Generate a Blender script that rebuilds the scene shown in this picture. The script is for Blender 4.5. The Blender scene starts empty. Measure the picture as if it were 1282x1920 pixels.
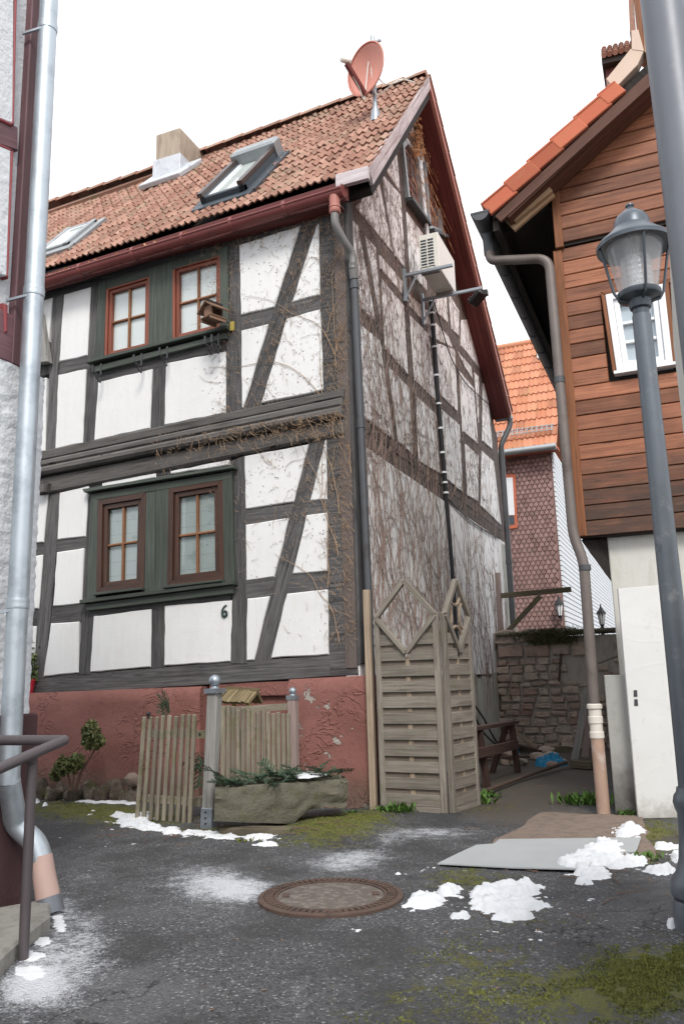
import bpy, math, random
from mathutils import Vector, Matrix, noise
from math import radians, sin, cos, pi
V = Vector
random.seed(7)
SC = bpy.context.scene
COL = SC.collection
# ------------------------------------------------------------------ camera
FPX, CX, CY, EYE = 1532.0, 641.0, 960.0, 1.2
upc = V((-208, 7525, 1532)).normalized()                 # world up in (right, up, forward)
gd = V((1290-CX, CY-1254, FPX)); gd = (gd-upc*gd.dot(upc)).normalized()   # world +Y (gable depth)
xd = V((upc.y*gd.z-upc.z*gd.y, upc.z*gd.x-upc.x*gd.z, upc.x*gd.y-upc.y*gd.x)).normalized()
if xd.x < 0: xd = -xd
def w(v): return V((xd.dot(v), gd.dot(v), upc.dot(v)))
CAM = V((2.97197, -7.62423, EYE))
def ray(px, py): return w(V((px-CX, CY-py, FPX)))
cam = bpy.data.cameras.new('camera'); co = bpy.data.objects.new('camera', cam); COL.objects.link(co)
R, U, Fw = w(V((1,0,0))), w(V((0,1,0))), w(V((0,0,1)))
m = Matrix.Identity(4)
for i in range(3):
    m[i][0], m[i][1], m[i][2], m[i][3] = R[i], U[i], -Fw[i], CAM[i]
co.matrix_world = m
cam.sensor_fit = 'VERTICAL'; cam.sensor_height = 36; cam.sensor_width = 24
cam.lens = 36*FPX/1920; cam.clip_start = .05; cam.clip_end = 2000
SC.camera = co
# ------------------------------------------------------------------ light
wd = bpy.data.worlds.new('World'); SC.world = wd; wd.use_nodes = True
nt = wd.node_tree; nt.nodes.clear()
wo = nt.nodes.new('ShaderNodeOutputWorld'); bg = nt.nodes.new('ShaderNodeBackground')
sky = nt.nodes.new('ShaderNodeTexSky'); sky.sky_type = 'NISHITA'; sky.sun_disc = False
SUN_EL, SUN_AZ = 46, 152
sky.sun_elevation = radians(SUN_EL); sky.sun_rotation = radians(SUN_AZ); sky.air_density = 1.0; sky.dust_density = 3.0
mx = nt.nodes.new('ShaderNodeMix'); mx.data_type = 'RGBA'
cl = nt.nodes.new('ShaderNodeTexNoise'); cl.inputs['Scale'].default_value = 1.6; cl.inputs['Detail'].default_value = 4
rp = nt.nodes.new('ShaderNodeValToRGB')
rp.color_ramp.elements[0].position = .3; rp.color_ramp.elements[0].color = (8.6, 8.9, 9.5, 1)
rp.color_ramp.elements[1].position = .75; rp.color_ramp.elements[1].color = (10.4, 10.4, 10.5, 1)
tc = nt.nodes.new('ShaderNodeTexCoord')
nt.links.new(tc.outputs['Generated'], cl.inputs['Vector'])
nt.links.new(cl.outputs['Fac'], rp.inputs['Fac'])
mx.inputs[0].default_value = .93
nt.links.new(sky.outputs['Color'], mx.inputs[6]); nt.links.new(rp.outputs['Color'], mx.inputs[7])
nt.links.new(mx.outputs[2], bg.inputs['Color']); bg.inputs['Strength'].default_value = .1
nt.links.new(bg.outputs[0], wo.inputs[0])
sl = bpy.data.lights.new('sun', 'SUN'); so = bpy.data.objects.new('sun', sl); COL.objects.link(so)
sl.energy = 1.5; sl.angle = radians(16); sl.color = (1, .96, .9)
# light comes from behind the camera, high and to the left
sdir = V((sin(radians(SUN_AZ))*cos(radians(SUN_EL)), cos(radians(SUN_AZ))*cos(radians(SUN_EL)), sin(radians(SUN_EL))))
so.rotation_euler = (-sdir).to_track_quat('-Z', 'Y').to_euler()
SC.view_settings.view_transform = 'Standard'; SC.view_settings.look = 'None'
SC.view_settings.exposure = .78; SC.view_settings.gamma = 1; SC.view_settings.use_curve_mapping = False
SC.render.engine = 'CYCLES'
SC.cycles.max_bounces = 6; SC.cycles.diffuse_bounces = 3; SC.cycles.transparent_max_bounces = 10
# ------------------------------------------------------------------ helpers
class Pl:
    """a real plane of the place; p() gives the point of it seen at a spot of the photograph"""
    def __init__(s, p0, n): s.p0, s.n = V(p0), V(n).normalized()
    def p(s, px, py, off=0):
        d = ray(px, py); q = s.p0+s.n*off
        return CAM+d*((q-CAM).dot(s.n)/d.dot(s.n))
    def ps(s, l, off=0): return [s.p(a, b, off) for a, b in l]
GR = Pl((0,0,0), (0,0,1))
def G(px, py): return GR.p(px, py)
def lerp(a, b, t): return a+(b-a)*t
def bil(q, s, t): return lerp(lerp(q[0], q[1], s), lerp(q[3], q[2], s), t)   # q = TL TR BR BL
def rnd(a, b): return random.uniform(a, b)

class MB:
    def __init__(s): s.v, s.f, s.uv, s.mi, s.cur = [], [], [], [], 0
    def face(s, pts, uvs):
        n = len(s.v); s.v += [tuple(p) for p in pts]; s.f.append(list(range(n, n+len(pts)))); s.uv.append(uvs); s.mi.append(s.cur)
    def iface(s, ids, uvs): s.f.append(list(ids)); s.uv.append(uvs); s.mi.append(s.cur)
    def addv(s, p): s.v.append(tuple(p)); return len(s.v)-1
    def prism(s, poly, n, d0, d1, ch=0.0, jit=0.0):
        n = V(n).normalized(); poly = [V(p) for p in poly]
        c = sum(poly, V((0,0,0)))/len(poly); k = len(poly)
        ar = sum(((poly[i]-c).cross(poly[(i+1)%k]-c)).dot(n) for i in range(k))
        if ar < 0: poly.reverse()
        e = max(((poly[(i+1)%k]-poly[i]) for i in range(k)), key=lambda x: x.length).normalized(); g = n.cross(e)
        def uvof(p, dd=0): return (p.dot(e), p.dot(g)+dd)
        ins = []
        for i in range(k):
            a, b, d = poly[i-1], poly[i], poly[(i+1)%k]
            n1, n2 = n.cross((b-a).normalized()), n.cross((d-b).normalized())
            q = n1+n2; l = max(q.length_squared/2, .15); ins.append(b+q/ l*ch)
        r0 = [s.addv(p+n*d0) for p in poly]; r1 = [s.addv(p+n*(d1-ch)) for p in poly]
        r2 = [s.addv(p+n*d1+n*rnd(-jit, jit)) for p in ins] if ch else r1
        for i in range(k):
            j = (i+1)%k; a, b = uvof(poly[i]), uvof(poly[j]); dd = d1-d0
            s.iface((r0[i], r0[j], r1[j], r1[i]), [(a[0],a[1]+dd), (b[0],b[1]+dd), b, a])
            if ch: s.iface((r1[i], r1[j], r2[j], r2[i]), [a, b, b, a])
        s.iface(r2, [uvof(p) for p in poly])
        s.iface(r0[::-1], [uvof(p, 1) for p in poly[::-1]])
    def box(s, c, ax, hx):
        """c centre, ax three axes, hx half sizes; u runs along the longest axis"""
        c = V(c); ax = [V(a).normalized() for a in ax]
        L = max(range(3), key=lambda i: hx[i]); oth = [i for i in range(3) if i != L]
        def P(i, j, k): return c+ax[0]*hx[0]*i+ax[1]*hx[1]*j+ax[2]*hx[2]*k
        idx = {(i,j,k): s.addv(P(i,j,k)) for i in (-1,1) for j in (-1,1) for k in (-1,1)}
        off = c.dot(ax[L]); o2 = c.dot(ax[oth[0]])*3.1
        for (a, b, d) in ((0,1,2), (1,2,0), (2,0,1)):
            for sg in (-1, 1):
                quad = [(-1,-1), (1,-1), (1,1), (-1,1)]
                if sg < 0: quad = quad[::-1]
                ids, uvs = [], []
                for (p, q) in quad:
                    t = [0,0,0]; t[a] = p; t[b] = q; t[d] = sg; ids.append(idx[tuple(t)])
                    u = off+t[L]*hx[L]; vv = o2+t[oth[0]]*hx[oth[0]]+t[oth[1]]*hx[oth[1]]*1.01
                    if L == d: u = off+t[a]*hx[a]*.3; vv = o2+t[b]*hx[b]
                    uvs.append((u, vv))
                s.iface(ids, uvs)
    def bar(s, p0, p1, ww, hh, up=(0,0,1)):
        p0, p1 = V(p0), V(p1); d = (p1-p0); l = d.length; d.normalize(); up = V(up)
        sd = d.cross(up)
        if sd.length < 1e-4: sd = d.cross(V((1,0,0)))
        sd.normalize(); u2 = sd.cross(d)
        s.box((p0+p1)/2, (d, sd, u2), (l/2, ww/2, hh/2))
    def tube(s, pts, r, n=10, cap=True):
        pts = [V(p) for p in pts]; k = len(pts); rs = r if isinstance(r, (list, tuple)) else [r]*k
        t0 = (pts[1]-pts[0]).normalized(); x = t0.orthogonal().normalized(); rings = []; L = 0; us = []
        for i, p in enumerate(pts):
            a = pts[max(i-1,0)]; b = pts[min(i+1,k-1)]; t = (b-a).normalized()
            x = (x-t*x.dot(t)).normalized(); y = t.cross(x)
            if i: L += (p-pts[i-1]).length
            us.append(L)
            rings.append([s.addv(p+(x*cos(2*pi*j/n)+y*sin(2*pi*j/n))*rs[i]) for j in range(n)])
        for i in range(k-1):
            for j in range(n):
                j2 = (j+1)%n; va, vb = j/n*.3, (j+1)/n*.3
                s.iface((rings[i][j], rings[i][j2], rings[i+1][j2], rings[i+1][j]), [(us[i],va), (us[i],vb), (us[i+1],vb), (us[i+1],va)])
        if cap:
            s.iface(rings[0][::-1], [(0,0)]*n); s.iface(rings[-1], [(L,0)]*n)
    def lathe(s, prof, c, n=20, ax=(0,0,1)):
        ax = V(ax).normalized(); x = ax.orthogonal().normalized(); y = ax.cross(x); c = V(c)
        rings = [[s.addv(c+ax*z+(x*cos(2*pi*j/n)+y*sin(2*pi*j/n))*r) for j in range(n)] for r, z in prof]
        for i in range(len(prof)-1):
            for j in range(n):
                j2 = (j+1)%n
                s.iface((rings[i][j], rings[i][j2], rings[i+1][j2], rings[i+1][j]),
                        [(prof[i][1], j/n), (prof[i][1], (j+1)/n), (prof[i+1][1], (j+1)/n), (prof[i+1][1], j/n)])
        s.iface(rings[0][::-1], [(0,0)]*n); s.iface(rings[-1], [(0,0)]*n)
    def blob(s, c, r, squash=(1,1,1), amp=.15, fr=2.0, nu=10, nv=7, seed=0):
        c = V(c); rows = []
        for i in range(nv+1):
            th = pi*i/nv; row = []
            for j in range(nu):
                ph = 2*pi*j/nu; d = V((sin(th)*cos(ph), sin(th)*sin(ph), cos(th)))
                k = 1+amp*noise.noise(d*fr+V((seed*3.7, seed*1.3, seed)))*2
                row.append(s.addv(c+V((d.x*squash[0], d.y*squash[1], d.z*squash[2]))*r*k))
            rows.append(row)
        for i in range(nv):
            for j in range(nu):
                j2 = (j+1)%nu
                s.iface((rows[i][j], rows[i+1][j], rows[i+1][j2], rows[i][j2]), [(j/nu,i/nv)]*4)
    def mesh(s, name, mat, smooth=None):
        me = bpy.data.meshes.new(name); me.from_pydata(s.v, [], s.f)
        uvl = me.uv_layers.new(name='UVMap')
        flat = [c for fu in s.uv for u in fu for c in u]; uvl.data.foreach_set('uv', flat)
        for mm in (mat if isinstance(mat, (list, tuple)) else [mat]): me.materials.append(mm)
        me.polygons.foreach_set('material_index', s.mi)
        if smooth is not None:
            me.polygons.foreach_set('use_smooth', [True]*len(me.polygons)); me.set_sharp_from_angle(angle=radians(smooth))
        me.update(); return me
    def build(s, name, mat, parent=None, smooth=None, bevel=0, segs=1):
        o = bpy.data.objects.new(name, s.mesh(name, mat, smooth)); link(o, parent)
        if bevel:
            b = o.modifiers.new('bevel', 'BEVEL'); b.width = bevel; b.segments = segs; b.limit_method = 'ANGLE'; b.angle_limit = radians(40)
        return o
def link(o, parent=None):
    COL.objects.link(o)
    if parent is not None:
        o.parent = parent
        if parent.type == 'EMPTY': o.matrix_parent_inverse = Matrix.Translation(parent.location).inverted()
    return o
def tag(o, label=None, cat=None, group=None, kind=None):
    if label: o['label'] = label
    if cat: o['category'] = cat
    if group: o['group'] = group
    if kind: o['kind'] = kind
    return o
def thing(name, loc, label, cat, group=None):
    o = bpy.data.objects.new(name, None); o.empty_display_size = .1; o.location = loc; COL.objects.link(o)
    return tag(o, label, cat, group)
def inset(poly, n, d):
    n = V(n).normalized(); c = sum(poly, V((0,0,0)))/len(poly); k = len(poly)
    ar = sum(((poly[i]-c).cross(poly[(i+1)%k]-c)).dot(n) for i in range(k)); sg = 1 if ar > 0 else -1
    out = []
    for i in range(k):
        a, b, e = poly[i-1], poly[i], poly[(i+1)%k]
        n1, n2 = n.cross((b-a).normalized())*sg, n.cross((e-b).normalized())*sg
        q = n1+n2; out.append(b+q/max(q.length_squared/2, .2)*d)
    return out
def ring(mb, poly, n, d_in, z0, z1):
    """a frame of width d_in along the polygon, from depth z0 to z1, made of one bar per side"""
    inn = inset(poly, n, d_in); k = len(poly)
    for i in range(k):
        j = (i+1)%k; mb.prism([poly[i], poly[j], inn[j], inn[i]], n, z0, z1)
    return inn
# ------------------------------------------------------------------ materials
class NB:
    def __init__(s, name):
        s.m = bpy.data.materials.new(name); s.m.use_nodes = True; s.t = s.m.node_tree; s.t.nodes.clear()
        s.out = s.n('ShaderNodeOutputMaterial'); s.b = s.n('ShaderNodeBsdfPrincipled'); s.l(s.b.outputs[0], s.out.inputs[0])
    def n(s, ty, **kw):
        x = s.t.nodes.new(ty)
        for k, v in kw.items(): setattr(x, k, v)
        return x
    def l(s, a, b): s.t.links.new(a, b)
    def set(s, inp, v):
        if hasattr(v, 'is_output') or isinstance(v, bpy.types.NodeSocket): s.l(v, inp)
        else: inp.default_value = v
    def math(s, op, a, b=0.0, c=None, clamp=False):
        x = s.n('ShaderNodeMath', operation=op); x.use_clamp = clamp; s.set(x.inputs[0], a); s.set(x.inputs[1], b)
        if c is not None: s.set(x.inputs[2], c)
        return x.outputs[0]
    def mix(s, f, a, b, mode='MIX'):
        x = s.n('ShaderNodeMix', data_type='RGBA', blend_type=mode); s.set(x.inputs[0], f)
        s.set(x.inputs[6], a if not isinstance(a, tuple) else (*a[:3], 1)); s.set(x.inputs[7], b if not isinstance(b, tuple) else (*b[:3], 1))
        return x.outputs[2]
    def ramp(s, f, a, b, smooth=True):
        x = s.n('ShaderNodeMapRange'); x.interpolation_type = 'SMOOTHSTEP' if smooth else 'LINEAR'; s.set(x.inputs[0], f)
        x.inputs[1].default_value = a; x.inputs[2].default_value = b; return x.outputs[0]
    def pos(s): return s.n('ShaderNodeNewGeometry').outputs['Position']
    def map(s, vec, scale=(1,1,1), off=None):
        x = s.n('ShaderNodeMapping'); s.l(vec, x.inputs[0]); x.inputs['Scale'].default_value = scale
        if off is not None: s.set(x.inputs['Location'], off)
        return x.outputs[0]
    def noise(s, vec, sc, det=4, rough=.6, dist=0, w=None):
        x = s.n('ShaderNodeTexNoise'); 
        if w is not None: x.noise_dimensions = '4D'; s.set(x.inputs['W'], w)
        s.l(vec, x.inputs['Vector']); x.inputs['Scale'].default_value = sc; x.inputs['Detail'].default_value = det
        x.inputs['Roughness'].default_value = rough; x.inputs['Distortion'].default_value = dist; return x.outputs[0]
    def rand(s):
        a = s.n('ShaderNodeObjectInfo').outputs['Random']; b = s.n('ShaderNodeNewGeometry').outputs['Random Per Island']
        return s.math('FRACT', s.math('ADD', a, b))
    def orand(s): return s.n('ShaderNodeObjectInfo').outputs['Random']
    def bump(s, h, st=.3, d=.01):
        x = s.n('ShaderNodeBump'); x.inputs['Strength'].default_value = st; x.inputs['Distance'].default_value = d
        s.l(h, x.inputs['Height']); s.l(x.outputs[0], s.b.inputs['Normal']); return x
    def fin(s, col, rough=.8, metal=0, spec=.4):
        s.set(s.b.inputs['Base Color'], (*col[:3], 1) if isinstance(col, tuple) else col); s.set(s.b.inputs['Roughness'], rough)
        s.set(s.b.inputs['Metallic'], metal); s.b.inputs['Specular IOR Level'].default_value = spec; return s.m
def wood(name, c1, c2, dark=None, rough=.8, gs=1.0, bump=.5, var=.3, moss=0.0, crack=.62, spec=.25, low=None):
    N = NB(name); uv = N.n('ShaderNodeUVMap').outputs[0]; r = N.rand()
    o = N.n('ShaderNodeCombineXYZ'); N.l(N.math('MULTIPLY', r, 37.0), o.inputs[0]); N.l(N.math('MULTIPLY', r, 11.0), o.inputs[1])
    g = N.noise(N.map(uv, (2.2*gs, 46*gs, 1), o.outputs[0]), 1, 5, .65, .6)
    g2 = N.noise(N.map(uv, (1.0*gs, 9*gs, 1), o.outputs[0]), 1, 3, .6, .8)
    big = N.noise(N.pos(), 2.2, 4, .6)
    col = N.mix(N.ramp(g, .3, .7), c1, c2)
    d = dark or tuple(x*.35 for x in c1)
    cr = N.ramp(N.noise(N.map(uv, (1.1*gs, 60*gs, 1), o.outputs[0]), 1, 4, .6, 1.2), crack, crack+.07)
    col = N.mix(N.math('MULTIPLY', cr, .85), col, d)
    col = N.mix(N.math('MULTIPLY', N.ramp(g2, .52, .75), .5), col, d)
    hs = N.n('ShaderNodeHueSaturation'); N.l(col, hs.inputs['Color'])
    N.l(N.math('ADD', N.math('MULTIPLY', N.math('ADD', N.math('MULTIPLY', r, .6), N.math('MULTIPLY', big, .8)), var*2), 1-var*1.4), hs.inputs['Value'])
    col = hs.outputs[0]
    if moss: col = N.mix(N.math('MULTIPLY', N.ramp(N.noise(N.pos(), 7, 5, .7), .5, .68), moss), col, (.10, .115, .03))
    if low:                                        # black weathering, heavier low on the wall
        z = N.n('ShaderNodeSeparateXYZ'); N.l(N.pos(), z.inputs[0])
        s1 = N.math('ADD', N.noise(N.map(N.pos(), (2.2, 2.2, 14)), 1.3, 6, .7, .5), N.ramp(z.outputs[2], low[1], low[0])); col = N.mix(N.math('MULTIPLY', N.ramp(s1, 1.0, 1.6), .8), col, (.04,.030,.024))
        s2 = N.noise(N.map(N.pos(), (1.5, 1.5, 9)), 1.7, 5, .7, .3); col = N.mix(N.math('MULTIPLY', N.ramp(s2, .56, .75), .35), col, (.30,.17,.10))
    h = N.math('ADD', N.math('MULTIPLY', g, .6), N.math('MULTIPLY', cr, -.9))
    N.bump(h, bump, .006)
    return N.fin(col, rough, 0, spec)
def plain(name, c, rough=.5, metal=0, var=.12, sc=6, bump=0.0, dirt=None, da=.55, db=.75, spec=.4, bsc=60):
    N = NB(name); p = N.pos(); n1 = N.noise(p, sc, 5, .6)
    col = N.mix(n1, tuple(x*(1-var) for x in c), tuple(min(1, x*(1+var)) for x in c))
    if dirt: col = N.mix(N.ramp(N.noise(p, sc*.7, 6, .7), da, db), col, dirt)
    if bump: N.bump(N.noise(p, bsc, 4, .6), bump, .006)
    rr = N.math('ADD', N.math('MULTIPLY', n1, .2), rough-.1)
    return N.fin(col, rr, metal, spec)
def plaster(name, c, bump=.35, sc=28, stain=None, stain_amt=.5, lump=5.0, zdark=None):
    N = NB(name); p = N.pos()
    n0 = N.noise(p, 1.3, 5, .6); n1 = N.noise(p, 9, 5, .65); col = N.mix(n0, tuple(x*.9 for x in c), tuple(min(.9, x*1.06) for x in c))
    col = N.mix(N.math('MULTIPLY', N.ramp(n1, .55, .8), .25), col, tuple(x*.7 for x in c))
    if stain: col = N.mix(N.math('MULTIPLY', N.ramp(N.noise(N.map(p, (5, 5, .9)), 2.2, 6, .7, .6), .42, .72), stain_amt), col, stain)
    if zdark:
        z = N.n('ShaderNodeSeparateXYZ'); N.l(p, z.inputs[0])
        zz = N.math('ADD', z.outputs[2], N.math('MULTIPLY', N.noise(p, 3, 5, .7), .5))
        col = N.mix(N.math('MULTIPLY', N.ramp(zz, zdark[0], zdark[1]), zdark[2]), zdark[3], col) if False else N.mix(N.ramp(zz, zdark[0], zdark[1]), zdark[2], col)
    h = N.math('ADD', N.math('MULTIPLY', N.noise(p, lump, 4, .55), 1.2), N.math('MULTIPLY', N.noise(p, sc, 5, .65), .5))
    N.bump(h, bump, .012)
    return N.fin(col, .9, 0, .2)
def tile_mat(name, c1, c2, lich=.5, lc=(.30, .25, .10), dk=(.10, .07, .06)):
    N = NB(name); p = N.pos(); r = N.rand()
    col = N.mix(r, c1, c2)
    r2 = N.math('FRACT', N.math('MULTIPLY', r, 17.3))
    col = N.mix(N.math('MULTIPLY', N.ramp(r2, .7, .9), .45), col, tuple(x*.5 for x in c1))
    a = N.noise(p, 13, 6, .7); b = N.noise(p, 1.7, 4, .6); f = N.noise(p, 45, 4, .7)
    col = N.mix(N.math('MULTIPLY', N.ramp(N.math('ADD', N.math('MULTIPLY', a, .7), N.math('MULTIPLY', b, .4)), .55, .7), lich), col, lc)
    col = N.mix(N.math('MULTIPLY', N.ramp(f, .55, .72), .5*lich+.1), col, dk)
    col = N.mix(N.math('MULTIPLY', N.ramp(N.noise(p, 30, 3, .6), .6, .75), lich*.35), col, (.42, .38, .34))
    N.bump(f, .35, .004); return N.fin(col, .85, 0, .25)
def glass(name, tint=(.92, .94, .94), rough=.02, glare=0):
    m = bpy.data.materials.new(name); m.use_nodes = True; t = m.node_tree; t.nodes.clear()
    o = t.nodes.new('ShaderNodeOutputMaterial'); mx = t.nodes.new('ShaderNodeMixShader'); tr = t.nodes.new('ShaderNodeBsdfTransparent')
    gl = t.nodes.new('ShaderNodeBsdfGlossy'); lw = t.nodes.new('ShaderNodeLayerWeight'); pw = t.nodes.new('ShaderNodeMath'); pw.operation = 'POWER'; pw.inputs[1].default_value = 5; t.links.new(lw.outputs['Facing'], pw.inputs[0]); fr = t.nodes.new('ShaderNodeMapRange'); fr.inputs[3].default_value = .05; t.links.new(pw.outputs[0], fr.inputs[0])
    tr.inputs[0].default_value = (*tint, 1); gl.inputs['Roughness'].default_value = rough
    t.links.new(fr.outputs[0], mx.inputs[0]); t.links.new(tr.outputs[0], mx.inputs[1]); t.links.new(gl.outputs[0], mx.inputs[2])
    if glare:                                       # white diffuse mix that paints bright reflected glare into the lamp glass
        tl = t.nodes.new('ShaderNodeBsdfTranslucent'); tl.inputs[0].default_value = (.85,.86,.87,1); df = t.nodes.new('ShaderNodeBsdfDiffuse'); df.inputs[0].default_value = (.8,.81,.82,1)
        m2, m3 = t.nodes.new('ShaderNodeMixShader'), t.nodes.new('ShaderNodeMixShader'); m2.inputs[0].default_value = .5; m3.inputs[0].default_value = glare
        t.links.new(tl.outputs[0], m2.inputs[1]); t.links.new(df.outputs[0], m2.inputs[2]); t.links.new(mx.outputs[0], m3.inputs[1]); t.links.new(m2.outputs[0], m3.inputs[2]); t.links.new(m3.outputs[0], o.inputs[0])
    else: t.links.new(mx.outputs[0], o.inputs[0])
    return m
M = {}
M['timber'] = wood('grey_timber', (.058,.056,.058), (.125,.12,.118), (.012,.011,.011), .85, 1, .9, .45)
M['gtimber'] = wood('brown_timber', (.092,.076,.071), (.155,.13,.122), (.035,.025,.02), .9, 1, .7, .35)
M['jetty'] = wood('jetty_timber', (.085,.078,.074), (.135,.125,.118), (.012,.011,.01), .85, 1, .9, .3)
M['white'] = plaster('white_plaster', (.72,.72,.715), .30, 34, (.60,.575,.54), .30, 4)
M['gwhite'] = plaster('vine_stained_plaster', (.84,.83,.825), .35, 30, (.47,.39,.355), .45, 5)
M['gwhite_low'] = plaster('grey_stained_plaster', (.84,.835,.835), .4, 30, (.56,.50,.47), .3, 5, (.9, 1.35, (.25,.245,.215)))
M['concrete'] = plaster('grey_concrete', (.46,.45,.41), .5, 30, (.22,.22,.17), .6, 4)
M['backing'] = plaster('brown_backing', (.135,.11,.10), .5, 30, (.08,.06,.05), .5, 4)
M['red_plinth'] = None
M['green'] = wood('green_paint', (.044,.053,.045), (.078,.090,.075), (.03,.04,.03), .6, .7, .35, .25, 0, .68)
M['redwin'] = wood('red_brown_window', (.165,.042,.024), (.24,.070,.038), (.08,.02,.015), .45, .8, .25, .2, 0, .7, .4)
M['brownwin'] = wood('dark_brown_window', (.042,.019,.013), (.075,.034,.021), (.02,.01,.008), .45, .8, .3, .2, 0, .68, .4)
M['bar'] = wood('light_brown_bar', (.20,.085,.04), (.27,.13,.065), (.1,.04,.02), .5, .8, .25, .2, 0, .7)
M['glass'] = glass('window_glass')
M['curtain'] = plain('white_curtain', (.78,.78,.77), .9, 0, .05, 3)
M['blind'] = None
M['pale_blue'] = plain('pale_blue_curtain', (.58,.62,.68), .9, 0, .05, 3)
M['gutter'] = plain('red_gutter_paint', (.20,.055,.050), .45, 0, .18, 5, 0, (.12,.05,.045), .55, .8)
M['outlet'] = plain('light_red_outlet', (.40,.16,.13), .5, 0, .12, 6)
M['soffit'] = wood('dark_red_board', (.10,.028,.027), (.15,.042,.038), (.06,.02,.02), .6, .6, .3, .25, 0, .7)
M['barge'] = wood('weathered_white_board', (.40,.34,.35), (.58,.53,.54), (.20,.12,.12), .8, .8, .5, .3, 0, .58)
M['grey_pipe'] = plain('weathered_grey_pipe', (.17,.165,.16), .5, .25, .2, 5, 0, (.10,.085,.075), .5, .75)
M['brown_pipe'] = plain('brown_grey_pipe', (.155,.13,.118), .5, .2, .25, 4, 0, (.10,.075,.065), .48, .7)
M['dark_pipe'] = plain('dark_pipe', (.075,.078,.085), .5, .2, .2, 5, 0, (.05,.045,.04), .5, .75)
M['zinc'] = plain('zinc', (.46,.51,.55), .46, .75, .14, 6, .04, (.33,.37,.41), .45, .7)
M['old_zinc'] = plain('dull_zinc', (.34,.36,.37), .5, .6, .15, 5, 0, (.2,.2,.2), .5, .8)
M['lead'] = plain('lead_flashing', (.55,.57,.60), .5, .3, .2, 8, .3, (.35,.36,.38), .5, .75)
M['tile'] = tile_mat('old_clay_tile', (.28,.140,.102), (.42,.25,.19), 1.0, (.25,.215,.15))
M['tile2'] = tile_mat('orange_clay_tile', (.46,.185,.105), (.55,.25,.155), .4)
M['vergetile'] = tile_mat('orange_verge_tile', (.46,.125,.07), (.52,.155,.088), .12)
M['chimney'] = plaster('chimney_render', (.40,.33,.26), .5, 30, (.18,.14,.11), .6, 6)
M['dish'] = plain('salmon_dish_paint', (.56,.235,.18), .5, 0, .1, 9, 0, (.66,.47,.42), .66, .75)
M['white_plastic'] = plain('off_white_casing', (.66,.66,.61), .4, 0, .06, 5, 0, (.45,.45,.38), .6, .85)
M['black'] = plain('black_plastic', (.02,.02,.022), .5, 0, .2, 8)
M['slot'] = plain('dark_grey_fins', (.07,.085,.10), .5, .3, .2, 20)
M['steel'] = plain('galvanised_steel', (.33,.37,.41), .45, .75, .15, 12, 0, (.2,.22,.25), .55, .8)
M['iron'] = plain('wrought_iron', (.06,.06,.065), .55, .4, .2, 12)
M['vine'] = plain('dry_vine_twig', (.215,.15,.125), .9, 0, .4, 30)
M['vine_tan'] = plain('tan_dry_tendril', (.37,.255,.165), .9, 0, .4, 40)
M['leaf_brown'] = plain('brown_litter', (.20,.12,.07), .9, 0, .5, 30)
M['leaf_dry'] = plain('dry_leaf', (.42,.22,.11), .9, 0, .35, 30)
M['fence'] = wood('weathered_fence_wood', (.155,.136,.114), (.25,.222,.188), (.055,.047,.038), .85, 1, .5, .3, .22, .64)
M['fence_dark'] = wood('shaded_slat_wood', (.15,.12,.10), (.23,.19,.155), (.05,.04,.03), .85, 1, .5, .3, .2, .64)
M['fence_tan'] = wood('tan_post_wood', (.24,.185,.135), (.34,.265,.195), (.13,.09,.06), .8, 1, .4, .25, .1, .66)
M['picket'] = wood('mossy_picket_wood', (.185,.16,.12), (.285,.255,.20), (.08,.07,.05), .85, 1, .6, .35, .42, .63)
M['brown_board'] = wood('varnished_board', (.185,.068,.036), (.285,.115,.060), (.05,.02,.012), .45, .75, .5, .70, 0, .62, .3, (2.4, 4.2))
M['brown_trim'] = wood('brown_trim_board', (.16,.062,.027), (.24,.095,.042), (.05,.02,.012), .55, .8, .4, .3, 0, .66)
M['dark_verge'] = wood('dark_red_brown_board', (.085,.036,.024), (.125,.055,.036), (.03,.015,.01), .6, .8, .3, .25, 0, .68)
M['raw_wood'] = wood('pale_rafter_wood', (.38,.24,.14), (.48,.32,.2), (.18,.1,.06), .7, .8, .4, .2, 0, .66)
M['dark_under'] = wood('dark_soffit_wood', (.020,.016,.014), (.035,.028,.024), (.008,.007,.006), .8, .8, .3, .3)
M['cream'] = plain('cream_flashing', (.56,.42,.33), .5, 0, .1, 5)
M['offwhite'] = plaster('offwhite_render', (.58,.57,.53), .3, 40, (.42,.40,.33), .5, 4)
M['white_panel'] = plain('white_panel', (.62,.62,.60), .6, 0, .05, 4, .12, (.52,.52,.49), .6, .85, .3, 25)
M['grey_slab'] = None
M['upvc'] = plain('white_window_paint', (.78,.79,.80), .35, 0, .03, 5)
M['lamp_grey'] = plain('grey_lamp_paint', (.115,.13,.148), .42, .3, .16, 9, .03, (.19,.20,.21), .56, .72)
M['lamp_hood'] = plain('lamp_hood_paint', (.085,.10,.118), .36, .35, .15, 9, 0, (.15,.165,.18), .58, .75)
M['lamp_dark'] = plain('dark_lamp_paint', (.062,.074,.088), .35, .3, .12, 9)
M['lamp_white'] = plain('white_reflector', (.84,.84,.83), .4, 0, .05, 9)
M['lamp_glass'] = glass('lamp_glass', (.98,.985,.985), .04, .28)
M['prism'] = glass('prismatic_glass', (.97,.97,.98), .15, .30)
M['near_pipe'] = plain('blue_grey_pipe', (.155,.165,.185), .45, .3, .10, 14, .03, (.22,.23,.25), .6, .8)
M['rust'] = plain('rusty_iron', (.105,.07,.055), .8, .3, .35, 18, .5, (.06,.045,.04), .5, .7)
M['asphalt_disc'] = plain('worn_cover_fill', (.105,.088,.075), .9, 0, .4, 40, .8, (.19,.165,.145), .48, .62)
M['snow'] = None
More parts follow.
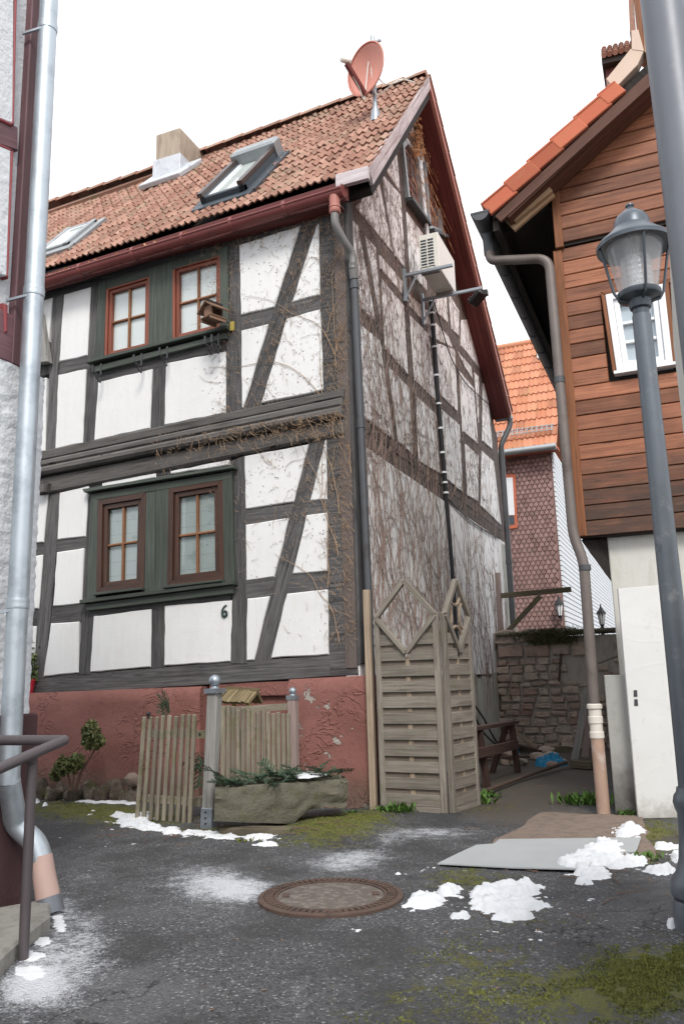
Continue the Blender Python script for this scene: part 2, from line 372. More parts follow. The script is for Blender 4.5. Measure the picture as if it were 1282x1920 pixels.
M['foliage'] = plain('shrub_leaf', (.10,.13,.045), .7, 0, .5, 25)
M['ivy_leaf'] = plain('olive_shrub_leaf', (.19,.19,.075), .7, 0, .45, 25)
M['needle'] = plain('fir_needle', (.045,.080,.046), .7, 0, .5, 30)
M['grass'] = plain('weed_green', (.07,.145,.022), .7, 0, .4, 20)
M['moss'] = plain('moss_green', (.14,.15,.034), .95, 0, .5, 30)
M['twig'] = plain('shrub_stem', (.13,.075,.055), .9, 0, .3, 30)
M['stone'] = None
M['trough'] = None
M['tarp'] = plain('blue_tarp', (.015,.22,.42), .4, 0, .25, 18)
M['bench'] = wood('brown_red_timber', (.065,.038,.033), (.105,.062,.052), (.02,.014,.012), .8, 1, .4, .3)
M['mossbeam'] = wood('green_grey_beam', (.085,.072,.05), (.135,.115,.08), (.03,.025,.018), .85, 1, .6, .3, .4)
M['pinkgrey'] = wood('faded_pink_post', (.24,.18,.165), (.32,.25,.23), (.12,.09,.08), .8, 1, .3, .2)
M['shingle'] = tile_mat('brown_shingle', (.27,.165,.15), (.34,.215,.195), .18, (.26,.2,.17))
M['whiteslat'] = plain('white_wall_slat', (.68,.70,.72), .6, 0, .08, 6)
M['slatgap'] = plain('slat_gap', (.30,.31,.33), .9)
M['pvc'] = plain('old_white_pvc', (.62,.58,.52), .5, 0, .12, 8)
M['clay_pipe'] = plain('pink_brown_pipe', (.37,.25,.19), .65, 0, .25, 5, .04, (.50,.42,.37), .45, .65)
M['beige_pipe'] = plain('beige_pipe', (.40,.35,.28), .6, 0, .15, 4, 0, (.25,.22,.17), .5, .7)
M['pink_shoe'] = plain('flaking_pink_paint', (.43,.30,.26), .6, 0, .10, 8, .1, (.05,.05,.055), .60, .63)
M['purple'] = wood('purple_painted_timber', (.125,.066,.074), (.175,.095,.105), (.06,.03,.035), .55, .8, .55, .3, 0, .66)
M['redline'] = plain('red_line_paint', (.24,.045,.05), .6)
M['rough'] = plaster('rough_white_render', (.68,.70,.72), 1.0, 55, None, 0, 16)
M['maroon'] = plaster('maroon_base_render', (.070,.038,.040), .5, 40, None, 0, 6)
M['handrail'] = plain('brown_grey_rail_paint', (.088,.074,.078), .4, .2, .1, 10, 0, (.06,.04,.04), .6, .8)
M['step'] = plaster('step_concrete', (.26,.25,.23), .6, 50, (.12,.12,.09), .6, 8)
M['pad'] = plaster('brown_concrete', (.215,.165,.135), .9, 40, (.12,.10,.08), .8, 9)
M['sheet'] = None
M['plant_pot'] = plain('red_pot', (.45,.02,.04), .5)
M['thatch'] = wood('bundled_reed', (.15,.115,.062), (.25,.20,.115), (.07,.05,.02), .9, 2.0, .9, .3)
M['board_grey'] = wood('silver_grey_board', (.24,.235,.22), (.34,.33,.31), (.10,.10,.09), .8, 1, .4, .2)
M['birdhouse'] = wood('birdhouse_wood', (.15,.085,.055), (.24,.15,.10), (.06,.035,.025), .8, 1, .5, .3)
M['yellow'] = plain('dirty_yellow', (.40,.31,.07), .6)
M['white_paint'] = plain('white_tube_paint', (.72,.74,.76), .4, 0, .04)
M['number'] = plain('dark_green_number', (.028,.05,.05), .5)

def special_mats():
    N = NB('scuffed_white_board'); p = N.pos(); z = N.n('ShaderNodeSeparateXYZ'); N.l(p, z.inputs[0]); a = N.noise(p, 2.2, 6, .65); b_ = N.noise(p, 11, 5, .7)
    col = N.mix(a, (.56,.56,.54), (.68,.68,.665)); col = N.mix(N.math('MULTIPLY', N.ramp(b_, .58, .75), .35), col, (.40,.39,.36))
    sp_ = N.math('ADD', z.outputs[2], N.math('MULTIPLY', N.noise(p, 9, 6, .75), .45)); col = N.mix(N.math('MULTIPLY', N.ramp(sp_, .42, .2), .7), col, (.27,.25,.21))
    cr = N.math('ABSOLUTE', N.math('SUBTRACT', N.noise(N.map(p, (1,1,1.6)), 1.1, 2, .4, .6), .5)); h = N.math('ADD', N.ramp(cr, .03, 0), N.math('MULTIPLY', N.noise(p, 30, 4, .6), .25))
    N.bump(h, .10, .006); M['white_panel'] = N.fin(col, .6, 0, .3)
    # red plinth: rough trowelled render with flaked patches
    N = NB('red_plinth_render'); p = N.pos(); n0 = N.noise(p, 1.6, 4, .6)
    col = N.mix(n0, (.185,.080,.067), (.265,.122,.104))
    col = N.mix(N.math('MULTIPLY', N.ramp(N.noise(p, 18, 5, .7), .5, .75), .35), col, (.12,.05,.04))
    sep = N.n('ShaderNodeSeparateXYZ'); N.l(p, sep.inputs[0])
    fl = N.math('SUBTRACT', N.noise(p, 3.1, 6, .62, .4), N.math('MULTIPLY', sep.outputs[2], .10))
    fk = N.ramp(fl, .545, .56); fk = N.math('MULTIPLY', fk, N.ramp(sep.outputs[0], -.9, -.5))
    col = N.mix(fk, col, N.mix(N.noise(p, 25, 5, .7), (.30,.27,.24), (.42,.39,.35)))
    low = N.math('ADD', sep.outputs[2], N.math('MULTIPLY', N.noise(p, 6, 5, .7), .4))
    col = N.mix(N.math('MULTIPLY', N.ramp(low, .62, .25), .72), col, (.115,.09,.07))
    rid = N.math('ABSOLUTE', N.math('SUBTRACT', N.noise(N.map(p, (1,1,1.3)), 5.5, 3, .5, 1.0), .5))
    rid = N.math('MULTIPLY', N.ramp(rid, .05, 0), N.ramp(N.noise(p, 2.3, 3, .5), .42, .62))
    h = N.math('ADD', N.math('ADD', N.math('MULTIPLY', rid, .55), N.math('MULTIPLY', N.noise(p, 6, 4, .6), .8)), N.math('MULTIPLY', N.noise(p, 45, 4, .6), .22))
    N.bump(N.math('SUBTRACT', h, N.math('MULTIPLY', fk, .5)), .95, .018); M['red_plinth'] = N.fin(col, .9, 0, .2)
    # window blind
    N = NB('pleated_blind'); p = N.pos(); z = N.n('ShaderNodeSeparateXYZ'); N.l(p, z.inputs[0])
    fr = N.math('FRACT', N.math('MULTIPLY', z.outputs[2], 6.2)); ln = N.ramp(fr, .06, 0)
    col = N.mix(ln, (.40,.44,.43), (.24,.27,.26)); col = N.mix(N.math('MULTIPLY', N.ramp(N.noise(p, 6, 4, .6), .55, .7), .5), col, (.20,.26,.23)); M['blind'] = N.fin(col, .8)
    # snow
    N = NB('snow'); p = N.pos(); col = N.mix(N.noise(p, 5, 5, .6), (.58,.60,.63), (.78,.79,.80)); col = N.mix(N.ramp(N.noise(p, 60, 4, .7), .64, .74), col, (.30,.27,.23))
    N.bump(N.noise(p, 55, 5, .7), .55, .012); N.b.inputs['Subsurface Weight'].default_value = .25; N.b.inputs['Subsurface Radius'].default_value = (.02,.025,.03); M['snow'] = N.fin(col, .7, 0, .3)
    # stones
    N = NB('sandstone'); p = N.pos(); r = N.orand()
    col = N.mix(r, (.34,.22,.185), (.52,.42,.355)); r2 = N.math('FRACT', N.math('MULTIPLY', r, 7.7))
    col = N.mix(N.math('MULTIPLY', r2, .6), col, (.42,.385,.34)); col = N.mix(N.math('MULTIPLY', N.ramp(N.noise(p, 14, 6, .7), .45, .7), .45), col, (.17,.135,.11))
    col = N.mix(N.math('MULTIPLY', N.ramp(N.noise(p, 5, 5, .7), .56, .7), .5), col, (.065,.07,.03))
    N.bump(N.noise(p, 22, 5, .7), .8, .02); M['stone'] = N.fin(col, .9, 0, .2)
    N = NB('mossy_field_stone'); p = N.pos(); r = N.orand()
    col = N.mix(r, (.105,.08,.065), (.20,.165,.135)); col = N.mix(N.math('MULTIPLY', N.ramp(N.noise(p, 16, 6, .7), .42, .68), .7), col, (.05,.042,.032)); col = N.mix(N.math('MULTIPLY', N.ramp(N.noise(p, 7, 5, .7), .5, .66), .75), col, (.085,.09,.03))
    N.bump(N.noise(p, 20, 6, .7), 1.0, .025); M['bedstone'] = N.fin(col, .92, 0, .2)
    N = NB('old_stone_trough'); p = N.pos(); a = N.noise(p, 4, 6, .7); col = N.mix(a, (.085,.08,.058), (.19,.175,.135))
    col = N.mix(N.math('MULTIPLY', N.ramp(N.noise(p, 9, 6, .7), .5, .7), .7), col, (.085,.085,.035)); col = N.mix(N.ramp(N.noise(p, 30, 4, .7), .62, .75), col, (.06,.055,.04))
    N.bump(N.math('ADD', N.noise(p, 8, 5, .6), N.math('MULTIPLY', N.noise(p, 60, 4, .6), .4)), .9, .025); M['trough'] = N.fin(col, .92, 0, .2)
    N = NB('stained_grey_slab'); p = N.pos(); z = N.n('ShaderNodeSeparateXYZ'); N.l(p, z.inputs[0])
    zz = N.math('ADD', z.outputs[2], N.math('MULTIPLY', N.noise(p, 4, 6, .7), .55)); col = N.mix(N.ramp(zz, .3, .85), (.09,.085,.08), (.36,.36,.34))
    col = N.mix(N.math('MULTIPLY', N.ramp(N.noise(p, 5, 6, .7), .5, .7), .5), col, (.2,.2,.18)); N.bump(N.noise(p, 40, 4), .2, .005); M['grey_slab'] = N.fin(col, .8)
    N = NB('ribbed_plastic_sheet'); p = N.pos(); z = N.n('ShaderNodeSeparateXYZ'); N.l(p, z.inputs[0])
    wv = N.math('SINE', N.math('MULTIPLY', N.math('ADD', z.outputs[0], N.math('MULTIPLY', z.outputs[1], -.25)), 150.0))
    col = N.mix(N.noise(p, 3, 5, .6), (.33,.35,.355), (.42,.435,.44)); col = N.mix(N.math('MULTIPLY', N.ramp(N.noise(p, 14, 5, .7), .6, .75), .6), col, (.27,.27,.25))
    N.bump(wv, .10, .004); M['sheet'] = N.fin(col, .5, 0, .4)
special_mats()
# ------------------------------------------------------------------ the half-timbered house
NF, NG = V((0,-1,0)), V((1,0,0))
GX = -.02
FR, GB = Pl((0,0,0), NF), Pl((GX,0,0), NG)
house = thing('half_timbered_house', (-3,3,0), 'narrow half-timbered house with grey timbers, white panels, red plinth and tiled roof', 'house')
XV = .32
EV, AP, BE = V((0,-.15,6.58)), V((0,2.68,9.88)), V((0,7.6,6.14))       # eave, ridge, back eave of the roof skin (y,z)
XL = -8.6
b = MB(); pent = [V((GX-.16,.16,0)), V((GX-.16,.16,6.3)), V((GX-.16,2.68,9.0)), V((GX-.16,7.8,5.5)), V((GX-.16,7.8,0))]
b.prism(pent, NG, XL-GX, 0); b.build('wall', M['timber'], house)
# thin render behind the gable timbers
b = MB(); g2 = [V((GX-.14,.0,1.3)), V((GX-.14,.0,6.4)), V((GX-.14,2.68,9.62)), V((GX-.14,7.85,5.75)), V((GX-.14,7.85,1.3))]
b.prism(g2, NG, 0, .125); b.build('gable_wall', M['backing'], house)
def wavy(P, n, amp, step):
    """hand-made edges: straight runs wander by a few millimetres"""
    out = []; k = len(P)
    for i in range(k):
        a, c = P[i], P[(i+1) % k]; L = (c-a).length; m_ = max(1, min(9, int(L/step))); g = V(n).cross((c-a).normalized())
        for j in range(m_):
            t = j/m_; p = lerp(a, c, t); out.append(p+g*(amp*noise.noise(p*5.3)*2 if j else 0))
    return out
def panels(pl, polys, n, d0, d1, mat, ch=.012):
    for q in polys:
        b = MB(); b.prism(wavy(pl.ps(q), n, .006, .12), n, d0, d1, ch); b.build('infill_panel', mat, house, smooth=None)
front_panels = [
 [(66,567),(99,558),(92,640),(60,652)], [(120.4,552.5),(171,538),(164,666),(111.5,678)], [(110,703),(162,692),(155,831.5),(104,842)],
 [(184,717),(286,691.5),(281.4,803),(177,826.5)], [(311.6,681),(423,659),(423,775),(308,797)], [(448.5,459),(563,423),(514.5,575.4),(451.7,590.6)],
 [(594,420),(597.5,419),(599,552.7),(547,567)], [(452,620),(503,607.5),(456,764),(453.5,764.5)], [(537,597.6),(600,580),(606,731),(489,756)],
 [(58,713),(87.6,708),(85,846),(48,851)], [(191.8,905.6),(292.4,887),(292.4,895.6),(191.8,915.7)], [(319.8,883.4),(429.7,862.3),(430,871.7),(319.8,889)],
 [(112.5,923.8),(167.5,910.4),(161,1006),(107.9,1012)], [(107,1035.6),(158,1027.4),(153.5,1131.6),(99.7,1136.7)], [(95.7,1169),(148.8,1165.4),(147.6,1261.4),(81.7,1268.4)],
 [(176,1155),(284,1142),(282.4,1250.4),(169.4,1260)], [(309,1136),(434.8,1125.8),(431.9,1240),(308,1248)],
 [(55,930),(91,926.3),(82,1016.4),(50,1020)], [(45,1044),(81,1040),(73,1141),(40,1143)], [(40,1176),(69,1174),(62,1268),(30,1272)],
 [(458.3,855.3),(578.4,833),(550.8,941),(460.7,954.7)], [(609.3,824.9),(611.7,825.2),(612.6,936.4),(580.8,939)], [(460.7,984),(541.6,970.9),(513.7,1081.5),(462,1089)],
 [(574,966),(612.6,960.8),(612.6,1070.8),(548.2,1076)], [(463.6,1122.6),(505.8,1117.8),(476.3,1237.8),(462.4,1238.7)], [(538,1113.3),(614.2,1105),(615.6,1226.9),(508,1234.3)]]
panels(FR, front_panels, NF, -.15, .006, M['white'], .010)
def timbers(pl, n, mat, lst, base=-.15, name='timber'):
    for i, q in enumerate(lst):
        b = MB(); b.prism(wavy(pl.ps(q), n, .005, .22), n, base-.0007*i, -.006-.0013*(i % 7), .006); b.build(name, mat, house)
ft = [
 [(597,410),(637,400),(640,470),(646,752),(606,752)], [(99,557),(120,551),(104,850),(85,850)], [(171,530),(196,524),(177,835),(155,838)],
 [(286,686),(312,676),(308,804),(281,808)], [(424,465),(449,455),(454,770),(423,780)], [(563,415),(596,410),(489,765),(454,769)],
 [(449,591.4),(518,574.5),(507,606.5),(450,621)], [(543,568),(601,552),(602,580),(532,598.5)], [(108,679),(166,666),(164,691),(106,704)],
 [(182,692),(426,636),(426,660),(182,718)], [(55,515),(648,366),(645,406),(597,419),(448,460),(55,571)], [(52,652),(95,641),(92,700),(50,712)],
 [(610,812),(659,803),(664,1180),(671,1266),(617,1268)], [(30,1272),(618,1227),(618,1268),(30,1308)], [(432,864),(459,853),(463,1245),(431,1245)],
 [(166,905),(193,899),(170,1264),(146,1266)], [(90,925),(114,920),(83,1272),(60,1275)], [(283,1140),(310,1134),(309,1252),(281,1254)], [(291,884),(322,878),(322,900),(291,905)],
 [(577,828),(611,820),(509,1240),(475,1242)], [(459,955.5),(553,941.5),(545,970.5),(459,985)], [(578,940),(614,936),(614,961),(571,967)],
 [(460,1090),(517,1081.5),(509,1117),(461,1123.5)], [(545,1077),(614,1071),(616,1105),(535,1114)], [(106,1013),(163,1006),(160,1027),(104,1037)], [(97,1138),(156,1131),(151,1165),(93,1170)],
 [(40,1021),(84,1016),(83,1040),(40,1046)], [(36,1143),(75,1140),(71,1174),(30,1180)], [(173,1141),(436,1108),(436,1126),(173,1156)], [(190,899),(432,850),(432,862),(190,906)], [(185,914),(436,872),(436,882),(185,925)]]
timbers(FR, NF, M['timber'], ft)
# jetty between the storeys: four stacked beams, each leaning out a little further
def jbeam(yl0, yl1, yr0, yr1, d0, d1, mat, ch):
    P = [FR.p(52, yl0+ (52-75)*-.0), FR.p(646, yr0), FR.p(646, yr1), FR.p(52, yl1)]
    b = MB(); b.prism(P, NF, d0, d1, ch); return b.build('jetty_beam', mat, house)
jbeam(853, 871, 730, 747, -.15, .045, M['jetty'], .018)
jbeam(873, 884, 748.5, 764, -.15, .085, M['jetty'], .02)
jbeam(885.5, 900, 765.5, 783, -.15, .115, M['jetty'], .03)
jbeam(902, 934, 785, 814, -.15, .03, M['jetty'], .02)
b = MB(); 
for k in range(3): b.prism([FR.p(80+k*2, 910+k), FR.p(96+k*2, 906+k), FR.p(96, 925), FR.p(80, 928)], NF, 0, .12-.02*k)
b.build('joist_end', M['jetty'], house)
# corner post seen from the side
b = MB(); b.prism([V((GX,.005,1.33)), V((GX,.2,1.33)), V((GX,.2,6.5)), V((GX,.005,6.5))], NG, -.1, .02, .012); b.build('timber', M['timber'], house)
# ------ windows of the front
def bars_quad(mb, q, n, wd_, d0, d1, ov=0):
    inn = inset(q, n, wd_); k = 4
    for i in range(4):
        j = (i+1) % 4; mb.prism([q[i], q[j], inn[j], inn[i]], n, d0, d1-.0004*(i % 2), .003)
    return inn
def window(q, n, parent, fm, sm, bm, back, fw=.05, sw=.045, bw=.022, rows=2, cols=2, d=0.0, name='window', ins=0, bd=.0, gl='glass', bevel=.003):
    """frame > sash, glazing bars, panes, curtain; q = TL TR BR BL in the wall plane"""
    f = MB(); i1 = bars_quad(f, q, n, fw, -.1+d, .012+d); fo = f.build(name, fm, parent)
    s_ = MB(); i2 = bars_quad(s_, inset(i1, n, .002), n, sw, -.085+d, -.012+d); s_.build('sash', sm, fo)
    for c in range(1, cols):
        t = c/cols; b = MB(); a0, a1 = bil(i2, t, 0), bil(i2, t, 1); sd = (i2[1]-i2[0]).normalized()*bw/2
        b.prism([a0-sd, a0+sd, a1+sd, a1-sd], n, -.07+d, -.024+d, .004); b.build('glazing_bar', bm, fo)
    for r in range(1, rows):
        t = r/rows; b = MB(); a0, a1 = bil(i2, 0, t), bil(i2, 1, t); sd = (i2[3]-i2[0]).normalized()*bw/2
        b.prism([a0-sd, a1-sd, a1+sd, a0+sd], n, -.07+d, -.0255+d, .004); b.build('glazing_bar', bm, fo)
    for r in range(rows):
        for c in range(cols):
            b = MB(); b.prism([bil(i2, (c+u)/cols, (r+v)/rows) for u, v in ((0.01,0.01),(.99,0.01),(.99,.99),(0.01,.99))], n, -.058+d, -.052+d); b.build('pane', M[gl], fo)
    if back:
        b = MB(); b.prism(i1, n, -.068-bd+d, -.066-bd+d); b.build('curtain', back, fo)
    return fo, i2
surr = FR.ps([(186,533),(428,461),(430,622),(178,684)])
b = MB()
def board(q, d0, d1, mat, name='green_board', pl=FR, n=NF, ch=.004):
    b = MB(); b.prism(pl.ps(q), n, d0, d1, ch); return b.build(name, mat, house)
board([(187,531),(201,527),(196,676),(178,683)], -.1, .018, M['green']); board([(282,504),(325,491),(324.4,643),(280,654)], -.1, .016, M['green'])
board([(414,466),(428,462),(430,616),(414,620)], -.1, .019, M['green']); board([(201,527),(414,465),(414,480),(201,543)], -.1, .014, M['green'])
W1, W2 = FR.ps([(200.4,541),(282,517),(280,652),(196.4,672)]), FR.ps([(324.4,502),(415,476.4),(415,617),(324.4,640)])
window(W1, NF, house, M['redwin'], M['redwin'], M['bar'], M['curtain'], .035, .04)
wf, i2 = window(W2, NF, house, M['redwin'], M['redwin'], M['bar'], M['curtain'], .035, .04)
board([(172,680),(433,615.5),(433,621),(172,686)], -.05, .10, M['green'], 'sill_board'); board([(180,690),(428,627),(428,637),(184,700)], -.05, .05, M['green'], 'apron_board')
# lower pair, in their big green surround
board([(165,920),(446,876),(446,881),(168,926)], -.03, .10, M['green'], 'cap_board')
board([(172,929),(438,885),(438,899),(187,939)], -.1, .045, M['green']); board([(175,929),(188,939),(184.5,1128),(166,1130)], -.1, .042, M['green'])
board([(278,924),(296,921),(294,1112),(274,1114)], -.1, .038, M['green']); board([(297,921),(320,917),(317,1108),(295,1111)], -.1, .041, M['green'])
board([(421,898),(438,896),(443,1096),(424,1098)], -.1, .043, M['green'])
W3, W4 = FR.ps([(188,939),(278,924),(274,1103),(185,1114)]), FR.ps([(320,916),(421,899),(424,1089),(317,1101)])
window(W3, NF, house, M['brownwin'], M['brownwin'], M['bar'], M['blind'], .065, .055, .024, d=.03); window(W4, NF, house, M['brownwin'], M['brownwin'], M['bar'], M['blind'], .065, .055, .024, d=.03)
board([(160,1126),(446,1090),(446,1097),(160,1133)], -.03, .10, M['green'], 'sill_board'); board([(166,1134),(441,1098),(441,1113),(168,1146)], -.03, .055, M['green'], 'apron_board')
board([(186,1113),(276,1103),(276,1107),(186,1118)], 0, .115, M['green'], 'sill_board'); board([(316,1100),(426,1088),(426,1092),(316,1105)], 0, .115, M['green'], 'sill_board')
# flower-box irons under the upper sill
for (px, py) in ((190,690),(266,671),(314,658),(398,637),(410,634)):
    b = MB(); p = FR.p(px, py, .112); b.box(p+V((0,-.003,-.02)), ((1,0,0),(0,1,0),(0,0,1)), (.011,.004,.075))
    b.box(p+V((0,-.08,-.10)), ((1,0,0),(0,1,0),(0,0,1)), (.009,.075,.004)); b.box(p+V((0,-.152,-.06)), ((1,0,0),(0,1,0),(0,0,1)), (.011,.004,.045)); b.bar(p+V((0,-.01,-.19)), p+V((0,-.15,-.10)), .012, .006); b.bar(p+V((0,0,-.1)), p+V((0,0,-.19)), .012, .006)
    b.build('flower_box_iron', M['iron'], house)
# number 6
pts = [(424.5,1134.5),(420,1138),(417.2,1144),(416.6,1150),(418.3,1155),(421.5,1156.3),(424.8,1153),(425.2,1148),(422.5,1145.3),(419.5,1147.5)]
b = MB(); b.tube(FR.ps(pts, .014), [.009,.010,.012,.014,.016,.016,.015,.013,.012,.010], 8); tag(b.build('house_number', M['number'], house, 40), 'dark green numeral 6 on the white panel')
# ------ plinth
PLN = Pl((0,-.13,0), NF)
def plinth(x0, x1, z0a, z1a, ya, mat, name='plinth'):
    nx, nz = max(2, int((x1-x0)/.07)), 18; b = MB(); ids = {}
    for i in range(nx+1):
        for j in range(nz+1):
            x = lerp(x0, x1, i/nx); zt = lerp(z0a, z1a, i/nx); z = lerp(-.1, zt, j/nz)
            e = max(0, 1-(zt-z)/.05)**2*.045 + (max(0, 1-(x1-x)/.05)**2*.035 if x1 > -2 else 0)
            y = ya+.030*noise.noise(V((x*2.4, z*2.6, 0)))+.010*noise.noise(V((x*9, z*9, 4)))+e
            ids[i,j] = b.addv((x, y, z))
    for i in range(nx):
        for j in range(nz): b.iface((ids[i,j], ids[i+1,j], ids[i+1,j+1], ids[i,j+1]), [(0,0)]*4)
    def side(keys, dy=.4):
        prev = None
        for k in keys:
            v = b.v[ids[k]]; q = b.addv((v[0], dy, v[2]))
            if prev: b.iface((prev[0], ids[k], q, prev[1]), [(0,0)]*4)
            prev = (ids[k], q)
    side([(nx, j) for j in range(nz+1)]); side([(i, nz) for i in range(nx, -1, -1)]); side([(0, j) for j in range(nz, -1, -1)])
    return b.build(name, mat, house, smooth=60)
pl_ = PLN.p(372,1287); pr0, pr1 = PLN.p(538,1274), PLN.p(688,1266)
plinth(XL, pl_.x, PLN.p(60,1308).z, pl_.z, -.13, M['red_plinth']); plinth(pr0.x, pr1.x, pr0.z, pr1.z, -.13, M['red_plinth'])
b = MB(); b.box(((pl_.x+pr0.x)/2, .14, .5), ((1,0,0),(0,1,0),(0,0,1)), ((pr0.x-pl_.x)/2+.05, .06, .62)); b.build('plinth_recess', M['red_plinth'], house)
b = MB(); z0, z1 = FR.p(460,1306).z, FR.p(460,1279).z
b.box(((pl_.x+pr0.x)/2+.03, .09, (z0+z1)/2), ((1,0,0),(0,1,0),(0,0,1)), ((pr0.x-pl_.x)/2, .06, (z1-z0)/2)); b.build('lintel', M['red_plinth'], house, bevel=.012, segs=2)
# ------ gable: panels and timbers
gp = [
 [(650.6,402.7),(670.5,422),(704.5,604),(668,570),(656,470)], [(683.75,441),(704,464),(713,590)], [(711.9,477.7),(754,527),(753.3,551),(714,503.4)],
 [(716.6,523.75),(756.4,572),(764.5,702.5),(722.8,654)], [(674,606),(712,638),(738.4,824.4),(682,781)], [(729.8,688.4),(767.3,727.5),(774.4,853),(748.6,829)],
 [(769,591),(804,627),(817,752.5),(777.5,713.4)], [(781.4,743),(816.6,776),(824.4,888),(785,865)], [(666.9,388.75),(709,335.6),(718,380),(736,474),(733,470)],
 [(716,326),(750.5,364),(759.5,503),(741,480),(724,380)], [(721.6,315),(743.4,289),(749.7,359)], [(759,226),(770,211),(776,232),(775,258),(762,238)],
 [(786,281),(800,270),(808,306),(817.5,340),(790,299)], [(762,397),(792,437),(800,545),(770,512)], [(766,549),(802,585),(803,612),(768,574)],
 [(828,412),(854,510),(843,470)], [(815,560),(836,545),(839,605),(818,585)], [(818,643),(852,655),(858,773),(825,740)], [(827,766.6),(861,796),(867.5,924),(834.7,896)],
 [(860.5,694.7),(888,727.5),(895.6,832),(867.5,809)], [(872,832),(896.4,854),(895.6,940),(877,929)], [(856.5,657),(883,688),(885,710),(872,690)], [(889,698),(897,705.6),(897,793),(892,740)],
 [(905,718),(913,726),(923,843),(904,826)], [(903,845),(925,865),(939,985),(901,948)], [(865,600),(878,598),(903,684),(904,697),(864,648)], [(817,605),(840,630),(848,652),(818,636)], [(841,550),(860,582),(860,630),(847,617)],
 [(800,580),(813,590),(815,640),(803,628)]]
panels(GB, gp, NG, -.1, .004, M['gwhite'], .008)
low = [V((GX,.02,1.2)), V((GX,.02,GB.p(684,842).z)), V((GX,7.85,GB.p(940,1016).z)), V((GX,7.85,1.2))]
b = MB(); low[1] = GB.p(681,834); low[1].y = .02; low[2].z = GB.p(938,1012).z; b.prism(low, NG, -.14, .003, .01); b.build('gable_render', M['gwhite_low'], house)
gt = [[(684,786),(822,893),(822,907),(685,806)], [(685,808),(822,910),(824,935),(687,836)], [(822,890),(940,985),(940,996),(822,905)], [(824,908),(940,998),(940,1010),(824,934)],
 [(646,392),(668,389),(764,510),(756,531)], [(709,330),(717,322),(742,482),(735,480)], [(716,314),(724,312),(766,372),(752,366)], [(750,290),(757,285),(769,560),(760,560)], [(670,420),(684,440),(723,655),(713,640)],
 [(704,462),(711,472),(724,660),(738,826),(729,818)], [(712,502),(716,505),(760,560),(757,575)], [(757,560),(768,565),(782,745),(786,868),(775,856)], [(672,577),(713,608),(713,640),(674,606)], [(722,655),(767,702),(768,728),(728,688)],
 [(767,573),(805,612),(805,628),(768,592)], [(776,712),(818,752),(817,777),(781,742)], [(804,560),(815,560),(830,900),(822,892)], [(819,735),(861,773),(862,796),(826,766)], [(854,645),(862,655),(878,930),(868,924)],
 [(836,545),(842,548),(850,640),(842,632)], [(862,585),(867,590),(864,650),(859,645)], [(884,690),(890,695),(898,830),(894,828)], [(897,690),(906,700),(903,950),(894,944)], [(846,615),(914,712),(914,728),(850,645)], [(868,810),(925,850),(926,866),(870,832)], [(913,705),(920,712),(941,990),(934,985)], [(667,389),(775,205),(785,200),(770,240),(690,370)]]
timbers(GB, NG, M['gtimber'], gt, -.1)
# grey plaster strip under the gable render
b = MB(); b.prism([V((GX,.05,-.1))]+[V((GX,.05+7.8*k/60,1.16+.16*noise.noise(V((k*.35,0,3)))+.08*noise.noise(V((k*1.3,2,3))))) for k in range(61)]+[V((GX,7.85,-.1))], NG, -.14, .012, 0); b.build('gable_base', M['concrete'], house)
b = MB(); b.prism([V((GX,7.5,1.2)), V((GX,7.5,3.6)), V((GX,7.87,3.6)), V((GX,7.87,1.2))], NG, -.1, .012, .01); b.build('corner_render', M['concrete'], house)
# gable windows with pointed heads
def gwin(poly):
    P = GB.ps(poly); f = MB(); i1 = ring(f, P, NG, .07, -.06, .05); fo = f.build('window', M['old_zinc'], house)
    s_ = MB(); i2 = ring(s_, inset(i1, NG, .03), NG, .06, -.06, -.005); s_.build('sash', M['redwin'], fo)
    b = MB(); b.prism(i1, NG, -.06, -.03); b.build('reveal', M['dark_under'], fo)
    z0, z1 = min(p.z for p in i2), max(p.z for p in i2); ys = sorted(p.y for p in i2); ym = (ys[0]+ys[-1])/2
    b = MB(); b.prism(inset(i2, NG, .005), NG, -.028, -.022); b.build('pane', M['slot'], fo)
    for k in range(1, 4):
        z = lerp(z0, z1-.2, k/4); b = MB(); b.bar((GX-.012, ys[0], z), (GX-.012, ys[-1], z), .02, .03); b.build('glazing_bar', M['redwin'], fo)
    b = MB(); b.bar((GX-.010, ym, z0), (GX-.010, ym, z1-.05), .02, .03); b.build('glazing_bar', M['redwin'], fo)
    b = MB(); lo = sorted(P, key=lambda p: p.z)[:2]; lo.sort(key=lambda p: p.y); b.bar(lo[0]+V((.05,-.03,-.03)), lo[1]+V((.05,.05,-.03)), .14, .05); b.build('sill', M['iron'], fo)
gwin([(749,271),(757,260),(780,296),(792.5,417),(760,373)]); gwin([(791,305),(800,306),(808,337),(820,375),(826,440),(801,432)])
